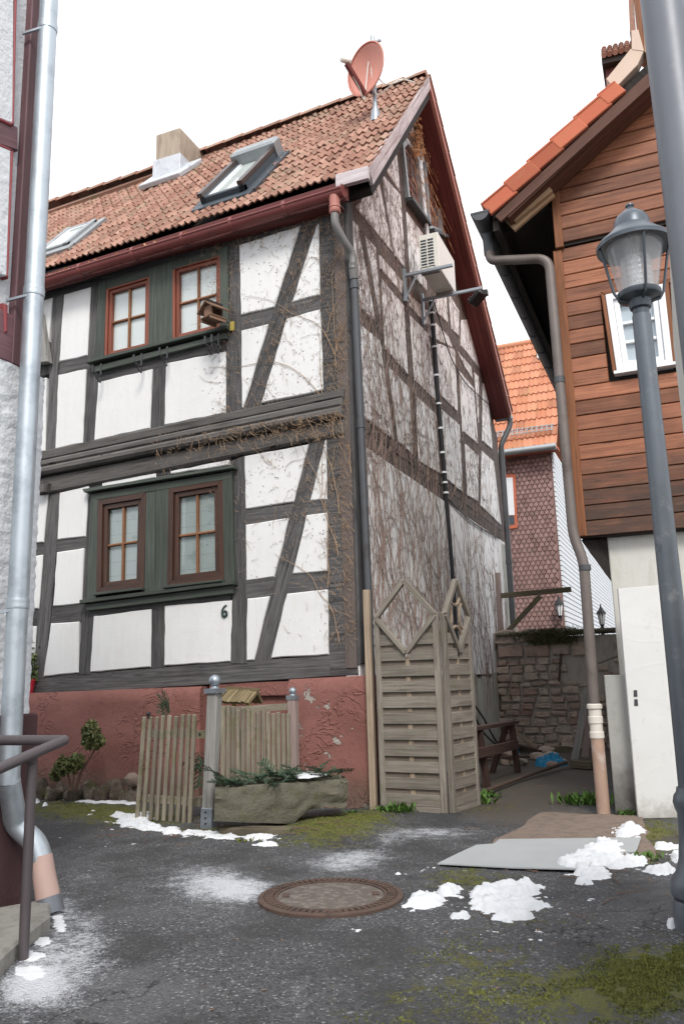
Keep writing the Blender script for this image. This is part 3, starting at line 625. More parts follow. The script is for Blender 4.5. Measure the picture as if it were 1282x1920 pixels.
# ------ roof
def slope_frame(a, bb):
    S = (bb-a); L = S.length; S.normalize(); return S, S.cross(V((1,0,0))).normalized()*-1, L
S1 = (AP-EV).normalized(); N1 = V((0,-S1.z,S1.y)); L1 = (AP-EV).length
S2 = (AP-BE).normalized(); N2 = V((0,S2.z,-S2.y)); N2 = N2 if N2.z > 0 else -N2; L2 = (AP-BE).length
RF = Pl(EV, N1)
def sag(x, s): return .032*min(0, x)+-.10*math.exp(-((x+5.2)/2.2)**2)*s/L1+.018*noise.noise(V((x*.7, s*.8, 2)))
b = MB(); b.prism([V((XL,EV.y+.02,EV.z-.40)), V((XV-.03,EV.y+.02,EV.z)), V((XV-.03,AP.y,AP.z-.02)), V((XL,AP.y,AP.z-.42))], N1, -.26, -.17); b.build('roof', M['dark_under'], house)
b = MB(); b.prism([V((XL,BE.y,BE.z-.40)), V((XV-.02,BE.y,BE.z)), V((XV-.02,AP.y,AP.z)), V((XL,AP.y,AP.z-.40))], N2, -.13, 0); b.build('roof', M['tile'], house)
TW, TE = .18, L1/15
def tile_mesh(name, mat, wdt=.205, ln=.36, seed=0, flat=False):
    r = random.Random(seed); b = MB(); nx, ny = 12, 2; h = .026
    def prof(t):
        z = .016*math.cos(2*pi*2*t)*.55
        z += h*math.exp(-((t-.06)/.085)**2)+.5*h*math.exp(-((t-.54)/.06)**2)
        return z
    ids = {}; 
    for i in range(nx+1):
        for j in range(ny+1):
            t = i/nx; ids[i,j] = b.addv((t*wdt*1.06-.004, ln*j/ny, prof(t)+.027*(1-j/ny)+r.uniform(-.0015,.0015)))
    for i in range(nx):
        for j in range(ny): b.iface((ids[i,j], ids[i+1,j], ids[i+1,j+1], ids[i,j+1]), [(0,0)]*4)
    lo = [b.addv((b.v[ids[i,0]][0], .004, b.v[ids[i,0]][2]-.019)) for i in range(nx+1)]
    for i in range(nx): b.iface((lo[i], lo[i+1], ids[i+1,0], ids[i,0]), [(0,0)]*4)
    for e, sg in ((0,1),(nx,-1)):
        bot = [b.addv((b.v[ids[e,j]][0], b.v[ids[e,j]][1], b.v[ids[e,j]][2]-.02)) for j in range(ny+1)]
        for j in range(ny): b.iface((ids[e,j], ids[e,j+1], bot[j+1], bot[j])[::sg], [(0,0)]*4)
    return b.mesh(name, mat, 50)
TM = [tile_mesh('roof_tile', M['tile'], .18, seed=i) for i in range(4)]
def tile_matrix(org, ax, S, Nn, x, s, jr=.012):
    Mx = Matrix.Identity(4); a = rnd(-jr, jr); ax2 = (ax*cos(a)+S*sin(a)).normalized(); S2_ = (S*cos(a)-ax*sin(a)).normalized(); Nn2 = (Nn+S*rnd(-.012,.012)).normalized()
    p = org+ax*x+S*s
    for i in range(3): Mx[i][0], Mx[i][1], Mx[i][2], Mx[i][3] = ax2[i], S2_[i], Nn2[i], p[i]
    return Mx
# openings in the roof: two skylights and the chimney
def sk(bl, br_, tl, tr):
    q = [RF.p(*c, .10) for c in (bl, br_, tl, tr)]; s = [(p-EV).dot(S1) for p in q]
    return ((q[0].x+q[2].x)/2, (q[1].x+q[3].x)/2, (s[0]+s[1])/2, (s[2]+s[3])/2)
SK = [sk((390,360),(478,337),(420,310),(507,273)), sk((60,450),(120,432),(110,408),(166,392))]; CHX = (-4.62, -3.98)
slots = []
for r in range(15):
    s0 = r*TE
    for c in range(50):
        x = XV-TW-c*TW+rnd(-.004,.004)
        if x < XL+.1: continue
        if any(a-.12 < x+TW/2 < e+.05 and s-.22 < s0+.02 < t-.02 for a, e, s, t in SK): continue
        slots.append((x, s0))
slots.sort(key=lambda t: (EV+V((t[0],0,0))+S1*t[1]-CAM).length)
near, far = slots[:300], slots[300:]
for x, s in near:
    o = bpy.data.objects.new('roof_tile', random.choice(TM)); COL.objects.link(o); o.parent = house; o.matrix_parent_inverse = Matrix.Translation(house.location).inverted()
    o.matrix_basis = tile_matrix(EV+N1*(sag(x, s)+rnd(-.003,.006)), V((1,0,0)), S1, N1, x, s)
b = MB()
for x, s in far:
    Mx = tile_matrix(EV+N1*(sag(x, s)+rnd(-.003,.006)), V((1,0,0)), S1, N1, x, s); me = TM[0]
    n0 = len(b.v); b.v += [tuple(Mx @ v.co) for v in me.vertices]; b.f += [[n0+i for i in p.vertices] for p in me.polygons]; b.uv += [[(0,0)]*len(p.vertices) for p in me.polygons]; b.mi += [0]*len(me.polygons)
tag(b.build('roof_tiles', M['tile'], house, 50), kind='stuff')
# ridge tiles
for c in range(25):
    x0 = XV-.02-c*.34; b = MB(); ring_ = []
    zr = AP.z+sag(x0-.15, L1)*.8
    for k, (xx, rr) in enumerate(((x0, .118), (x0-.30, .105), (x0-.37, .10))):
        ring_.append([b.addv((xx, AP.y+rr*1.05*cos(a), zr-.045+rr*sin(a)*.95+.012*(k == 0))) for a in [pi*i/8 for i in range(9)]])
    for k in range(2):
        for i in range(8): b.iface((ring_[k][i], ring_[k][i+1], ring_[k+1][i+1], ring_[k+1][i]), [(0,0)]*4)
    b.iface(ring_[0], [(0,0)]*9); b.build('ridge_tile', M['tile'], house, 40)
# back verge: tile edges
for k in range(16):
    a = BE+S2*(k*L2/16); b = MB(); b.box(V((XV-.06, a.y, a.z))+S2*.2+N2*.02, ((1,0,0), (S2-N2*.07), N2), (.09,.2,.018)); b.build('verge_tile', M['tile'], house)
# verge boards and soffits
def onx(y, z, x): return V((x, y, z))
b = MB(); n3 = NG
P = [onx(EV.y+.02, EV.z+.03, XV), onx(AP.y, AP.z-.0, XV), onx(AP.y+.02, AP.z-.22, XV), onx(EV.y+.14, EV.z-.10, XV)]
b.prism(P, n3, -.03, .012, .004); b.build('verge_board', M['barge'], house)
b = MB(); b.prism([onx(BE.y, BE.z+.0, XV), onx(AP.y, AP.z, XV), onx(AP.y-.02, AP.z-.14, XV), onx(BE.y-.1, BE.z-.08, XV)], n3, -.02, .008, .003); b.build('verge_board', M['outlet'], house)
b = MB(); b.box((XV-.17, EV.y-.02, EV.z-.06), ((1,0,0),(0,1,0),(0,0,1)), (.19,.03,.075)); b.build('eave_board', M['barge'], house, bevel=.004)
for k in range(3):
    x0 = GX+.01+k*(XV-GX-.04)/3; x1 = x0+(XV-GX-.04)/3-.004; b = MB()
    b.prism([onx(BE.y-.02, BE.z, x0), onx(BE.y-.02, BE.z, x1), onx(AP.y, AP.z, x1), onx(AP.y, AP.z, x0)], N2, -.165, -.135); b.build('soffit_board', M['soffit'], house)
b = MB(); b.prism([V((XL,EV.y-.0,EV.z-.40)), V((GX+.1,EV.y,EV.z-.05)), V((GX+.1,EV.y,EV.z-.30)), V((XL,EV.y,EV.z-.62))], NF, -.03, 0); b.build('fascia', M['soffit'], house)
b = MB(); b.box(((XL+GX)/2, (EV.y+.02)/2+.01, EV.z-.31), ((1,0,0),(0,1,0),(0,0,1)), ((GX-XL)/2, .085, .012)); b.build('eave_soffit', M['soffit'], house)
# gutter: half round with bead, joints, outlet
GU = Pl((0,-.25,0), NF); g0, g1 = GU.p(60,538), GU.p(643,362); gdv = (g1-g0).normalized(); g0 = g0-gdv*3.0
b = MB(); sec = []
for P in (g0, g1):
    sec.append([b.addv(P+V((0, -.07*cos(a), -.07*sin(a)+.03))) for a in [pi*i/10 for i in range(11)]]+[b.addv(P+V((0, .064*cos(a)*-1*-1, -.064*sin(a)+.03))) for a in [pi*i/10 for i in range(11)]])
n_ = len(sec[0])
for i in range(n_): b.iface((sec[0][i], sec[0][(i+1) % n_], sec[1][(i+1) % n_], sec[1][i]), [(0,0)]*4)
b.iface(sec[1], [(0,0)]*n_); b.tube([g0+V((0,-.072,.03)), g1+V((0,-.072,.03))], .012, 8)
b.lathe([(.072,0),(.072,.008)], g1+V((-.004,0,.03)), 20, gdv)
gut = b.build('gutter', M['gutter'], house, 40)
for px in (153, 252, 345, 436, 535):
    q = GU.p(px, lerp(538, 362, (px-60)/583)); b = MB(); b.lathe([(.075,-.02),(.078,-.015),(.078,.015),(.075,.02)], q+V((0,0,.03)), 20, gdv); b.build('gutter_joint', M['gutter'], gut, 40)
o1 = GU.p(627,372); b = MB(); b.lathe([(.05,-.20),(.062,-.185),(.062,-.16),(.055,-.155),(.055,-.14),(.062,-.135),(.062,-.115),(.055,-.11),(.058,-.05),(.06,.0)], o1+V((0,0,.02)), 18); b.build('gutter_outlet', M['outlet'], gut, 40)
DP = Pl((.075,0,0), NG)
k1, k2, k3 = DP.p(661,497), DP.p(664,520), DP.p(690,1106); bot = V((k3.x, k3.y, .05))
o2 = o1+V((0,0,-.14))
def curve(pts, n=6):
    out = []
    P = [pts[0]]+list(pts)+[pts[-1]]
    for i in range(1, len(P)-2):
        a, b_, c, d = P[i-1], P[i], P[i+1], P[i+2]
        for k in range(n):
            t = k/n; out.append(.5*((2*b_)+(c-a)*t+(2*a-5*b_+4*c-d)*t*t+(-a+3*b_-3*c+d)*t**3))
    out.append(pts[-1]); return out
b = MB(); b.tube(curve([o2, o2+V((0,.01,-.16)), lerp(o2, k1, .5)+V((0,0,-.04)), k1+V((0,0,.12)), k1+V((0,0,-.05))]), .043, 14); b.tube([k1+V((0,0,.02)), k2+V((0,0,-.02))], .049, 14)
dpo = b.build('downpipe', M['grey_pipe'], house, 40)
b = MB(); b.tube([k2, k3, bot], .041, 14); b.tube([lerp(k2, k3, .47), lerp(k2, k3, .5)], .047, 14); b.tube([lerp(k2, k3, .02), lerp(k2, k3, .04)], .05, 14); b.build('downpipe_shaft', M['dark_pipe'], dpo, 40)
# back gutter end and downpipe at the far corner
FX = Pl((.13,0,0), NG); h0, h1 = FX.p(943,800), FX.p(985,1380)
b = MB(); b.box((XV-.16, BE.y+.02, BE.z-.09), ((1,0,0),(0,1,0),(0,0,1)), (.17,.06,.045)); bg_ = b.build('back_gutter', M['old_zinc'], house, bevel=.02, segs=2)
pt = V((.27, BE.y, BE.z-.13)); yb = FX.p(953,1000).y; pb = V((.10, yb, BE.z-.75))
b = MB(); b.tube(curve([pt, pt+V((0,0,-.13)), pb+V((.02,0,.12)), pb]), .05, 14); b.tube([pb+V((0,0,.04)), V((.10, yb, 2.0))], .055, 14); b.tube([V((.10,yb,3.2)), V((.10,yb,3.25))], .062, 14); b.build('downpipe', M['dark_pipe'], house, 40)
b = MB(); b.tube([V((.10,yb,2.02)), V((.13,yb,-.05))], .068, 14); b.tube([V((.117,yb,1.1)), V((.118,yb,1.04))], .08, 14); b.build('downpipe_base', M['beige_pipe'], house, 40)
# skylights
def roofpt(x, s, h=0): return EV+V((x,0,0))+S1*s+N1*(h+.032*min(0, x))
def skylight(x0, x1, s0, s1, big):
    h = .13 if big else .09
    q = [roofpt(x0,s1), roofpt(x1,s1), roofpt(x1,s0), roofpt(x0,s0)]
    f = MB(); fw = .075
    for a, e in (((x0,x0+fw),(s0,s1)), ((x1-fw,x1),(s0,s1)), ((x0,x1),(s0,s0+fw)), ((x0,x1),(s1-fw,s1))):
        f.prism([roofpt(a[0],e[0]), roofpt(a[1],e[0]), roofpt(a[1],e[1]), roofpt(a[0],e[1])], N1, -.05, h-(.01 if e[1]-e[0] < .2 else 0), .01)
    fo = f.build('skylight', M['slot' if big else 'old_zinc'], house)
    b = MB(); b.prism([roofpt(x0+fw,s0+fw), roofpt(x1-fw,s0+fw), roofpt(x1-fw,s1-fw), roofpt(x0+fw,s1-fw)], N1, h-.05, h-.04); b.build('skylight_pane', M['skypane'], fo)
    b = MB(); ring(b, [roofpt(x0+fw,s0+fw), roofpt(x1-fw,s0+fw), roofpt(x1-fw,s1-fw), roofpt(x0+fw,s1-fw)], N1, .04, h-.05, h-.02); b.build('skylight_sash', M['upvc'], fo)
    b = MB(); b.prism([roofpt(x0-.1,s0-.16), roofpt(x1+.1,s0-.16), roofpt(x1+.1,s0), roofpt(x0-.1,s0)], N1, -.02, .05, .005); b.build('flashing', M['slot' if big else 'old_zinc'], fo)
    for a in (x0-.06, x1+.06):
        b = MB(); b.prism([roofpt(a-.06,s0), roofpt(a+.06,s0), roofpt(a+.06,s1+.06), roofpt(a-.06,s1+.06)], N1, -.02, .05, .005); b.build('flashing', M['slot' if big else 'old_zinc'], fo)
    if big:
        b = MB(); b.prism([roofpt(x0-.02,s1-.16), roofpt(x1+.02,s1-.16), roofpt(x1+.02,s1+.10), roofpt(x0-.02,s1+.10)], N1, .02, h+.13, .03)
        b.build('shutter_box', M['old_zinc'], fo)
        for a in (x0+.03, x1-.03):
            b = MB(); b.bar(roofpt(a, s0-.03, h+.03), roofpt(a, s1-.15, h+.03), .07, .05, N1); b.build('shutter_rail', M['rail_brown'], fo)
M['rail_brown'] = plain('brown_aluminium', (.075,.055,.05), .4, .3, .1, 8)
N_ = NB('bright_skylight_pane'); M['skypane'] = N_.fin(N_.mix(N_.noise(N_.pos(), 2.5, 4), (.40,.46,.44), (.62,.66,.64)), .05, 0, .8)
skylight(*SK[0], True); skylight(*SK[1], False)
# chimney
cy0 = 2.0; CP = Pl((0,cy0,0), NF); ca, cb = CP.p(291,330), CP.p(336,238); ct = CP.p(291,252).z
b = MB(); cx0, cx1 = ca.x, CP.p(337,300).x; cz = (ct+CP.p(336,240).z)/2
b.box(((cx0+cx1)/2, cy0+.42, (cz+8.4)/2), ((1,0,0),(0,1,0),(0,0,1)), ((cx1-cx0)/2, .42, (cz-8.4)/2)); ch = b.build('chimney', M['chimney'], house, bevel=.02, segs=2)
b = MB(); zl = CP.p(300,300).z
b.box(((cx0+cx1)/2, cy0+.42, (zl+8.3)/2), ((1,0,0),(0,1,0),(0,0,1)), ((cx1-cx0)/2+.03, .45, (zl-8.3)/2)); ss = (cy0-EV.y)/S1.y
b.prism([roofpt(cx0-.24, ss-.26), roofpt(cx1+.1, ss-.30), roofpt(cx1+.28, ss+.25), roofpt(cx0-.12, ss+.3)], N1, .0, .075, .01)
b.build('lead_flashing', M['lead'], ch, bevel=.01)
# dead leaves and moss in the gutter
b = MB()
for i in range(260):
    t = random.choice([rnd(.3,.42), rnd(.42,.56), rnd(0,.6), rnd(.55,.62)]); p = lerp(g1, g0, t*.9)+V((rnd(-.05,.05), rnd(-.05,.06), rnd(.035,.08))); a = V((rnd(-1,1),rnd(-1,1),rnd(-1,1))).normalized(); c = a.orthogonal()
    b.face([p-a*.022, p+c*.016, p+a*.022, p-c*.014], [(0,0)]*4)
tag(b.build('gutter_leaves', M['leaf_dry'], house), kind='stuff')
# ------------------------------------------------------------------ things on the house
X3 = ((1,0,0),(0,1,0),(0,0,1))
# satellite dish
mb0 = RF.p(704,226); mt = V((mb0.x, mb0.y, mb0.z+1.28))
dish = thing('satellite_dish', mb0, 'salmon red satellite dish on a short mast on the tiled roof', 'satellite dish')
b = MB(); b.tube([mb0-V((0,0,.1)), mt], .028, 12); b.lathe([(.075,-.05),(.06,.05),(.045,.14),(.03,.2)], mb0+V((0,0,.02)), 14); b.build('mast', M['steel'], dish, 40)
DY = Pl((0,mb0.y-.12,0), NF); dc = DY.p(685,129)
dn = V((-.36,-.92,-.06)).normalized(); du = (V((.14,-.05,1))-dn*dn.dot(V((.14,-.05,1)))).normalized(); dx_ = du.cross(dn)
b = MB(); rings = []; RD = .345
for k in range(9):
    r = k/8; dp = -.09*(1-r*r)
    rings.append([b.addv(dc+dn*dp+(dx_*cos(a)*.9+du*sin(a)*1.02)*RD*r) for a in [2*pi*j/32 for j in range(32)]] if k else [b.addv(dc+dn*dp)])
for j in range(32): b.iface((rings[0][0], rings[1][j], rings[1][(j+1) % 32]), [(0,0)]*3)
for k in range(1, 8):
    for j in range(32): b.iface((rings[k][j], rings[k+1][j], rings[k+1][(j+1) % 32], rings[k][(j+1) % 32]), [(0,0)]*4)
do = b.build('reflector', M['dish'], dish, 60); sm = do.modifiers.new('solid', 'SOLIDIFY'); sm.thickness = .012; sm.offset = -1
b = MB(); b.tube([dc+(dx_*cos(a)*.9+du*sin(a)*1.02)*RD for a in [2*pi*j/40 for j in range(41)]], .012, 6); b.build('rim', M['dish'], dish, 60)
lb = dc-du*RD*.98; lnb = DY.p(648,130)+V((-.05,-.35,0)); lnb = dc+dn*.36-du*.10+dx_*.0
b = MB(); b.bar(lb, lnb, .05, .06, du); b.build('arm', M['soffit'], dish)
b = MB(); b.lathe([(.022,-.10),(.035,-.09),(.035,.0),(.05,.02),(.05,.05),(.03,.06)], lnb+V((0,0,.04)), 14, (dc-lnb).normalized()); b.build('receiver_head', M['white_plastic'], dish, 40)
b = MB(); b.bar(mt-V((0,0,.15)), dc-dn*.13-du*.12, .06, .06); b.bar(mt-V((.05,0,.1)), mt-V((-.12,0,.1)), .03, .03); b.build('bracket', M['steel'], dish)
b = MB(); b.tube(curve([lnb, lerp(lnb, lb, .7)-V((0,0,.05)), lb-du*.06, mt-V((.03,.05,.35)), mb0+V((.03,-.04,.35)), mb0+V((.35,-.05,.45)), mb0+V((.5,.2,.55))]), .009, 6); b.tube(curve([mt-V((0,0,.5)), mb0+V((.2,-.1,.4)), mb0+V((.55,0,.5))]), .008, 6); b.build('cable', M['white_plastic'], dish, 60)
# bird house on the sill
q = FR.p(400,587,.26); bh = thing('bird_house', q, 'small weathered wooden bird feeder with a pitched roof at the upper right window', 'bird feeder')
ax = V((.93,-.37,0)).normalized(); ay = V((.37,.93,0)).normalized()
b = MB(); b.prism([q+ax*-.0+V((0,0,.10))+ay*-.11+ax*-.10, q+V((0,0,.10))+ay*-.11+ax*.10, q+V((0,0,-.08))+ay*-.11+ax*.10, q+V((0,0,-.08))+ay*-.11-ax*.10], -ay, -.02, 0, .004); b.build('front_board', M['birdhouse'], bh)
b = MB(); b.box(q+V((0,0,-.10)), (ax, ay, V((0,0,1))), (.14,.15,.012)); b.build('floor_board', M['birdhouse'], bh)
b = MB(); b.box(q+V((0,0,-.0))+ay*.10, (ax, ay, V((0,0,1))), (.10,.01,.09)); b.build('back_board', M['birdhouse'], bh)
for sg in (-1,1):
    b = MB(); d = (ax*sg*.8+V((0,0,-.6))).normalized(); c = q+V((0,0,.16))+d*.12; b.box(c, (d, ay, d.cross(ay)), (.14,.17,.010)); b.build('roof_board', M['birdhouse'], bh)
b = MB(); b.box(q+V((0,0,.18)), (ay, ax, V((0,0,1))), (.17,.022,.018)); b.build('ridge_cap', M['dark_under'], bh)
for sg in (-1,1): b = MB(); b.box(q+ax*.12*sg+V((0,0,-.14)), (ay, ax, V((0,0,1))), (.15,.012,.022)); b.build('batten', M['birdhouse'], bh)
b = MB(); b.bar(q+V((.05,.1,-.12)), FR.p(440,612,.0), .02, .02); b.build('bracket', M['iron'], bh); b = MB(); b.prism(FR.ps([(433,605),(440,603),(440,620),(433,621)]), NF, 0, .02); b.build('yellow_clip', M['yellow'], house); bh.scale = (.7, .7, .7)
# air conditioner on its two-arm bracket
ac = thing('air_conditioner', (.2,2.3,6.5), 'white outdoor air conditioning unit on the gable wall', 'air conditioner')
x0, x1, y0, y1, z0, z1 = .20, .47, 2.12, 2.98, 6.50, 7.02
b = MB(); b.box(((x0+x1)/2,(y0+y1)/2,(z0+z1)/2), X3, ((x1-x0)/2,(y1-y0)/2,(z1-z0)/2)); b.build('casing', M['white_plastic'], ac, bevel=.012, segs=2)
b = MB(); b.box((x0+.115,y0-.0005,(z0+z1)/2-.015), X3, (.095,.004,.205)); b.build('coil', M['slot'], ac)
for k in range(10): b = MB(); zz = z0+.055+k*.043; b.box((x0+.115,y0-.007,zz), X3, (.10,.005,.0065)); b.build('grille_bar', M['white_plastic'], ac)
for k in range(3): b = MB(); b.box((x0+.018+k*.097,y0-.010,(z0+z1)/2-.01), X3, (.007,.006,.215)); b.build('grille_bar', M['white_plastic'], ac)
b = MB(); b.box(((x0+x1)/2,y0+.02,z0-.022), X3, ((x1-x0)/2-.01,.05,.018)); b.box(((x0+x1)/2,y1-.1,z0-.022), X3, ((x1-x0)/2-.01,.05,.018)); b.build('foot', M['board_grey'], ac)
br = thing('wall_bracket', (0,2.4,6.4), 'galvanised two-arm wall bracket under the air conditioning unit', 'bracket')
for yy, xe, nm in ((2.06, .66, 0), (2.86, .86, 1)):
    b = MB(); b.bar((GX,yy,6.455), (xe,yy,6.455), .04, .035); b.build('arm', M['steel'], br); b = MB(); b.bar((GX+.02,yy,6.55), (GX+.02,yy,6.08), .05, .04, (1,0,0)); b.build('upright', M['steel'], br)
    b = MB(); b.bar((GX+.02,yy,6.12), (.18,yy,6.44), .02, .02); b.build('strut', M['steel'], br)
fl = thing('floodlight', (.8,2.86,6.3), 'small black floodlight hanging from the end of the wall bracket', 'floodlight')
b = MB(); b.box((.80,2.80,6.28), (V((.8,-.3,.5)), V((.3,.95,0)), V((-.5,.2,.8))), (.11,.10,.03)); b.build('lamp_head', M['black'], fl, bevel=.01); b = MB()
for k in range(5): b.box(V((.80,2.80,6.28))+V((.8,-.3,.5)).normalized()*(-.08+k*.04)+V((-.5,.2,.8)).normalized()*.045, (V((.8,-.3,.5)), V((.3,.95,0)), V((-.5,.2,.8))), (.004,.09,.018))
b.build('cooling_fins', M['black'], fl); b = MB(); b.tube([(.84,2.86,6.45),(.84,2.84,6.36),(.82,2.82,6.31)], .015, 8); b.box((.90,2.84,6.36), X3, (.045,.04,.035)); b.build('sensor', M['black'], fl)
# conduit and cables on the gable
b = MB(); path = [(807,560),(812,620),(822,760),(832,880),(836,930),(843,1010),(849,1090),(856,1200),(862,1330)]
b.tube(GB.ps(path, .045), [.032,.032,.032,.032,.03,.028,.026,.026,.024], 10); cb_ = tag(b.build('cable_conduit', M['black'], None, 40), 'black cable conduit running down the gable wall in clips', 'conduit')
for k in range(11):
    t = k/10*.95+.02; i = int(t*4); p = lerp(V((*path[i],0)), V((*path[i+1],0)), t*4-i); b = MB(); pp = GB.p(p.x, p.y, .045); b.tube([pp+V((0,0,-.014)), pp+V((0,0,.014))], .040, 10); b.build('clip', M['white_paint'], cb_, 40)
b = MB(); b.tube(curve(GB.ps([(812,560),(826,610),(845,670),(870,715),(893,738),(918,760)], .03)), .009, 6); tag(b.build('cable', M['black'], None, 60), 'thin black cable sagging across the gable towards the far eave', 'cable')
b = MB(); b.tube(GB.ps([(788,302),(796,395),(801,440)], .06), .028, 10); tag(b.build('drain_pipe', M['white_paint'], None, 40), 'thin white pipe between the two attic windows', 'pipe')
b = MB(); b.tube(curve(GB.ps([(836,930),(880,975),(935,1010)], .02)), .010, 6); tag(b.build('cable', M['iron'], None, 60), 'thin cable running along the jetty beam of the gable to the far corner', 'cable')
for l, o_, lab in (([(880,1310),(905,1345),(930,1390),(950,1398)], .08, 'upper loose dark cable hanging on the lower gable wall by the trestle'), ([(880,1312),(900,1365),(925,1392),(945,1400)], .1, 'lower loose dark cable drooping behind the trestle')):
    b = MB(); b.tube(curve(GB.ps(l, o_)), .015, 6); tag(b.build('cable', M['iron'], None, 60), lab, 'cable')
# board on the left behind the zinc pipe
q = FR.ps([(62,566),(81,590),(95,680),(62,684)], .05); b = MB(); b.prism(q, NF, -.04, .05, .005); tag(b.build('shutter_board', M['board_grey']), 'grey slanted board fixed to the upper wall beside the zinc pipe', 'board')
# flower pot on the plinth, left edge
fp = FR.p(54,1300,.06); t = thing('flower_pot', fp, 'red flower pot with a small evergreen on the plinth ledge', 'flower pot'); b = MB(); b.lathe([(.05,0),(.07,.14),(.075,.14),(.07,.16),(.06,.15)], fp, 14); b.build('pot', M['plant_pot'], t, 40)
b = MB()
for i in range(240):
    p = fp+V((rnd(-.07,.07), rnd(-.07,.07), .15+abs(random.gauss(0,.16)))); a = V((rnd(-1,1),rnd(-1,1),rnd(-.3,1))).normalized()*.03; c = a.orthogonal().normalized()*.014; b.face([p-a, p+c, p+a, p-c], [(0,0)]*4)
tag(b.build('foliage', M['foliage'], t), kind='stuff')
# ------------------------------------------------------------------ dry creeper
def twig(b, pts, n, w0, w1):
    k = len(pts); ring_ = []
    for i, p in enumerate(pts):
        t = (pts[min(i+1,k-1)]-pts[max(i-1,0)]).normalized(); s_ = t.cross(n).normalized(); r = lerp(w0, w1, i/(k-1))
        ring_.append((b.addv(p-s_*r), b.addv(p+n*r*1.6), b.addv(p+s_*r)))
    for i in range(k-1):
        a, c = ring_[i], ring_[i+1]
        b.iface((a[0], a[1], c[1], c[0]), [(0,0)]*4); b.iface((a[1], a[2], c[2], c[1]), [(0,0)]*4)
rv = random.Random(11)
def climb(b, y, z, ang, step, n, w0, w1, lim, wig=.35, grav=.08):
    pts = [V((GX+.008, y, z))]; stop = False
    for i in range(n):
        ang += rv.gauss(0, wig); ang -= ang*grav
        y += sin(ang)*step; z += cos(ang)*step
        if not lim(y, z): break
        pts.append(V((GX+.008+rv.uniform(0,.006), y, z)))
    if len(pts) > 2: twig(b, pts, NG, w0, w1)
    return pts
def inside(y, z):
    if y < .22 or y > 7.8 or z < .25: return False
    top = lerp(6.5, 9.7, (y-.0)/2.68) if y < 2.68 else lerp(9.7, 6.1, (y-2.68)/4.7)
    return z < top-.12
b = MB()
for i in range(100):                                   # main stems rising from the ground
    y = .25+abs(rv.random()**1.25)*7.0; z = rv.uniform(.2, 1.2)
    n = int(rv.uniform(18, 60)*(1.25-.1*y)); pts = climb(b, y, z, rv.uniform(-.3,.3), .095, n, .0045, .0016, inside, .22, .10)
    for p in pts[4::5]:
        if rv.random() < .5: climb(b, p.y, p.z, rv.choice((-1,1))*rv.uniform(.3,.9), .06, rv.randint(5,14), .003, .001, inside, .3, .10)
for i in range(620):                                   # runners higher up
    y = .25+rv.random()**1.5*6.9; z = rv.uniform(1.5, 8.8)
    if not inside(y, z) or rv.random() < y/9: continue
    climb(b, y, z, rv.gauss(0,.4), .07, rv.randint(6,20), .0032, .0013, inside, .28, .12)
for i in range(420):                                   # side shoots that cross and tangle
    y = .3+rv.random()**1.3*6.8; z = rv.uniform(1.3, 6.5)
    if inside(y, z): climb(b, y, z, rv.choice((-1,1))*rv.uniform(.7,1.5), .05, rv.randint(6,18), .0034, .0012, inside, .42, .03)
for i in range(7500):                                  # short spurs
    y = .24+rv.random()**1.35*7.1; z = rv.uniform(1.6, 9.4)
    if not inside(y, z) or rv.random() < y/13 or (z < 3.7 and rv.random() < .75): continue
    climb(b, y, z, rv.gauss(0,.7), .035, rv.randint(2,4), .0030, .0014, inside, .35, 0)
tag(b.build('dry_creeper', M['vine']), 'leafless brown creeper covering the white gable wall', 'creeper', kind='stuff')
# tan tendrils on the corner of the front
b = MB(); bo = V((0,-.004,0))
def fr_run(x, z, ang, n, step, w0, w1, wig, y0=-.012):
    pts = []
    for i in range(n):
        ang += rv.gauss(0, wig); x += sin(ang)*step; z += cos(ang)*step
        if x > -.01 or z < 1.45 or z > 6.35: break
        yy = y0
        if 3.62 < z < 4.02: yy = -.05-.075*(1 if z < 3.93 else .2)
        pts.append(V((x, yy-rv.uniform(0,.008), z)))
    if len(pts) > 2: twig(b, pts, NF, w0, w1)
    return pts
def dens(x, z):
    d = math.exp(-((x+.18)/.28)**2)*(.38+.34*math.exp(-((z-4.2)/2)**2))
    d = max(d, math.exp(-((z-3.85)/.22)**2)*max(0, 1+x/2.6)**.8*.95)
    d = max(d, .95*math.exp(-((z-6.2)/.35)**2)*max(0, min(1, (x+2.3)/1.5))*.7)
    xd_ = lerp(-1.25, -.35, (z-1.5)/2.0) if z < 3.7 else lerp(-1.15, -.4, (z-4.0)/2.2)
    d = max(d, .6*math.exp(-((x-xd_)/.16)**2)*(1 if z > 3.7 else min(1, max(0, (z-2.2)/1.0))))
    d = max(d, .22*max(0, min(1, (x+2.0)/1.2))*(1 if z > 3.6 else min(1, max(0, (z-1.9)/1.3))))
    if -1.75 < x < -1.45: d = max(d, .4*min(1, max(0, (z-2.8)/1.2)))
    if x < -2.6: d *= .25
    return d
FPW = [[(p.x, p.z) for p in FR.ps(q)] for q in front_panels]
def on_panel(x, z):
    for q in FPW:
        ins = False
        for i in range(len(q)):
            (a, c), (d, e) = q[i], q[i-1]
            if (c > z) != (e > z) and x < (d-a)*(z-c)/(e-c)+a: ins = not ins
        if ins: return True
    return False
for i in range(21000):
    x, z = rv.uniform(-3.2, -.02), rv.uniform(1.5, 6.3)
    dd = dens(x, z)
    if rv.random() > dd: continue
    if on_panel(x, z) and rv.random() < .8: continue
    fr_run(x, z, rv.uniform(-pi, pi), rv.randint(2, 6), rv.uniform(.014,.030), .0022, .0009, .38)
for i in range(14):
    fr_run(rv.uniform(-.36,-.03), rv.uniform(1.5, 5.2), rv.gauss(0,.12), rv.randint(16,40), .045, .0045, .0018, .12)
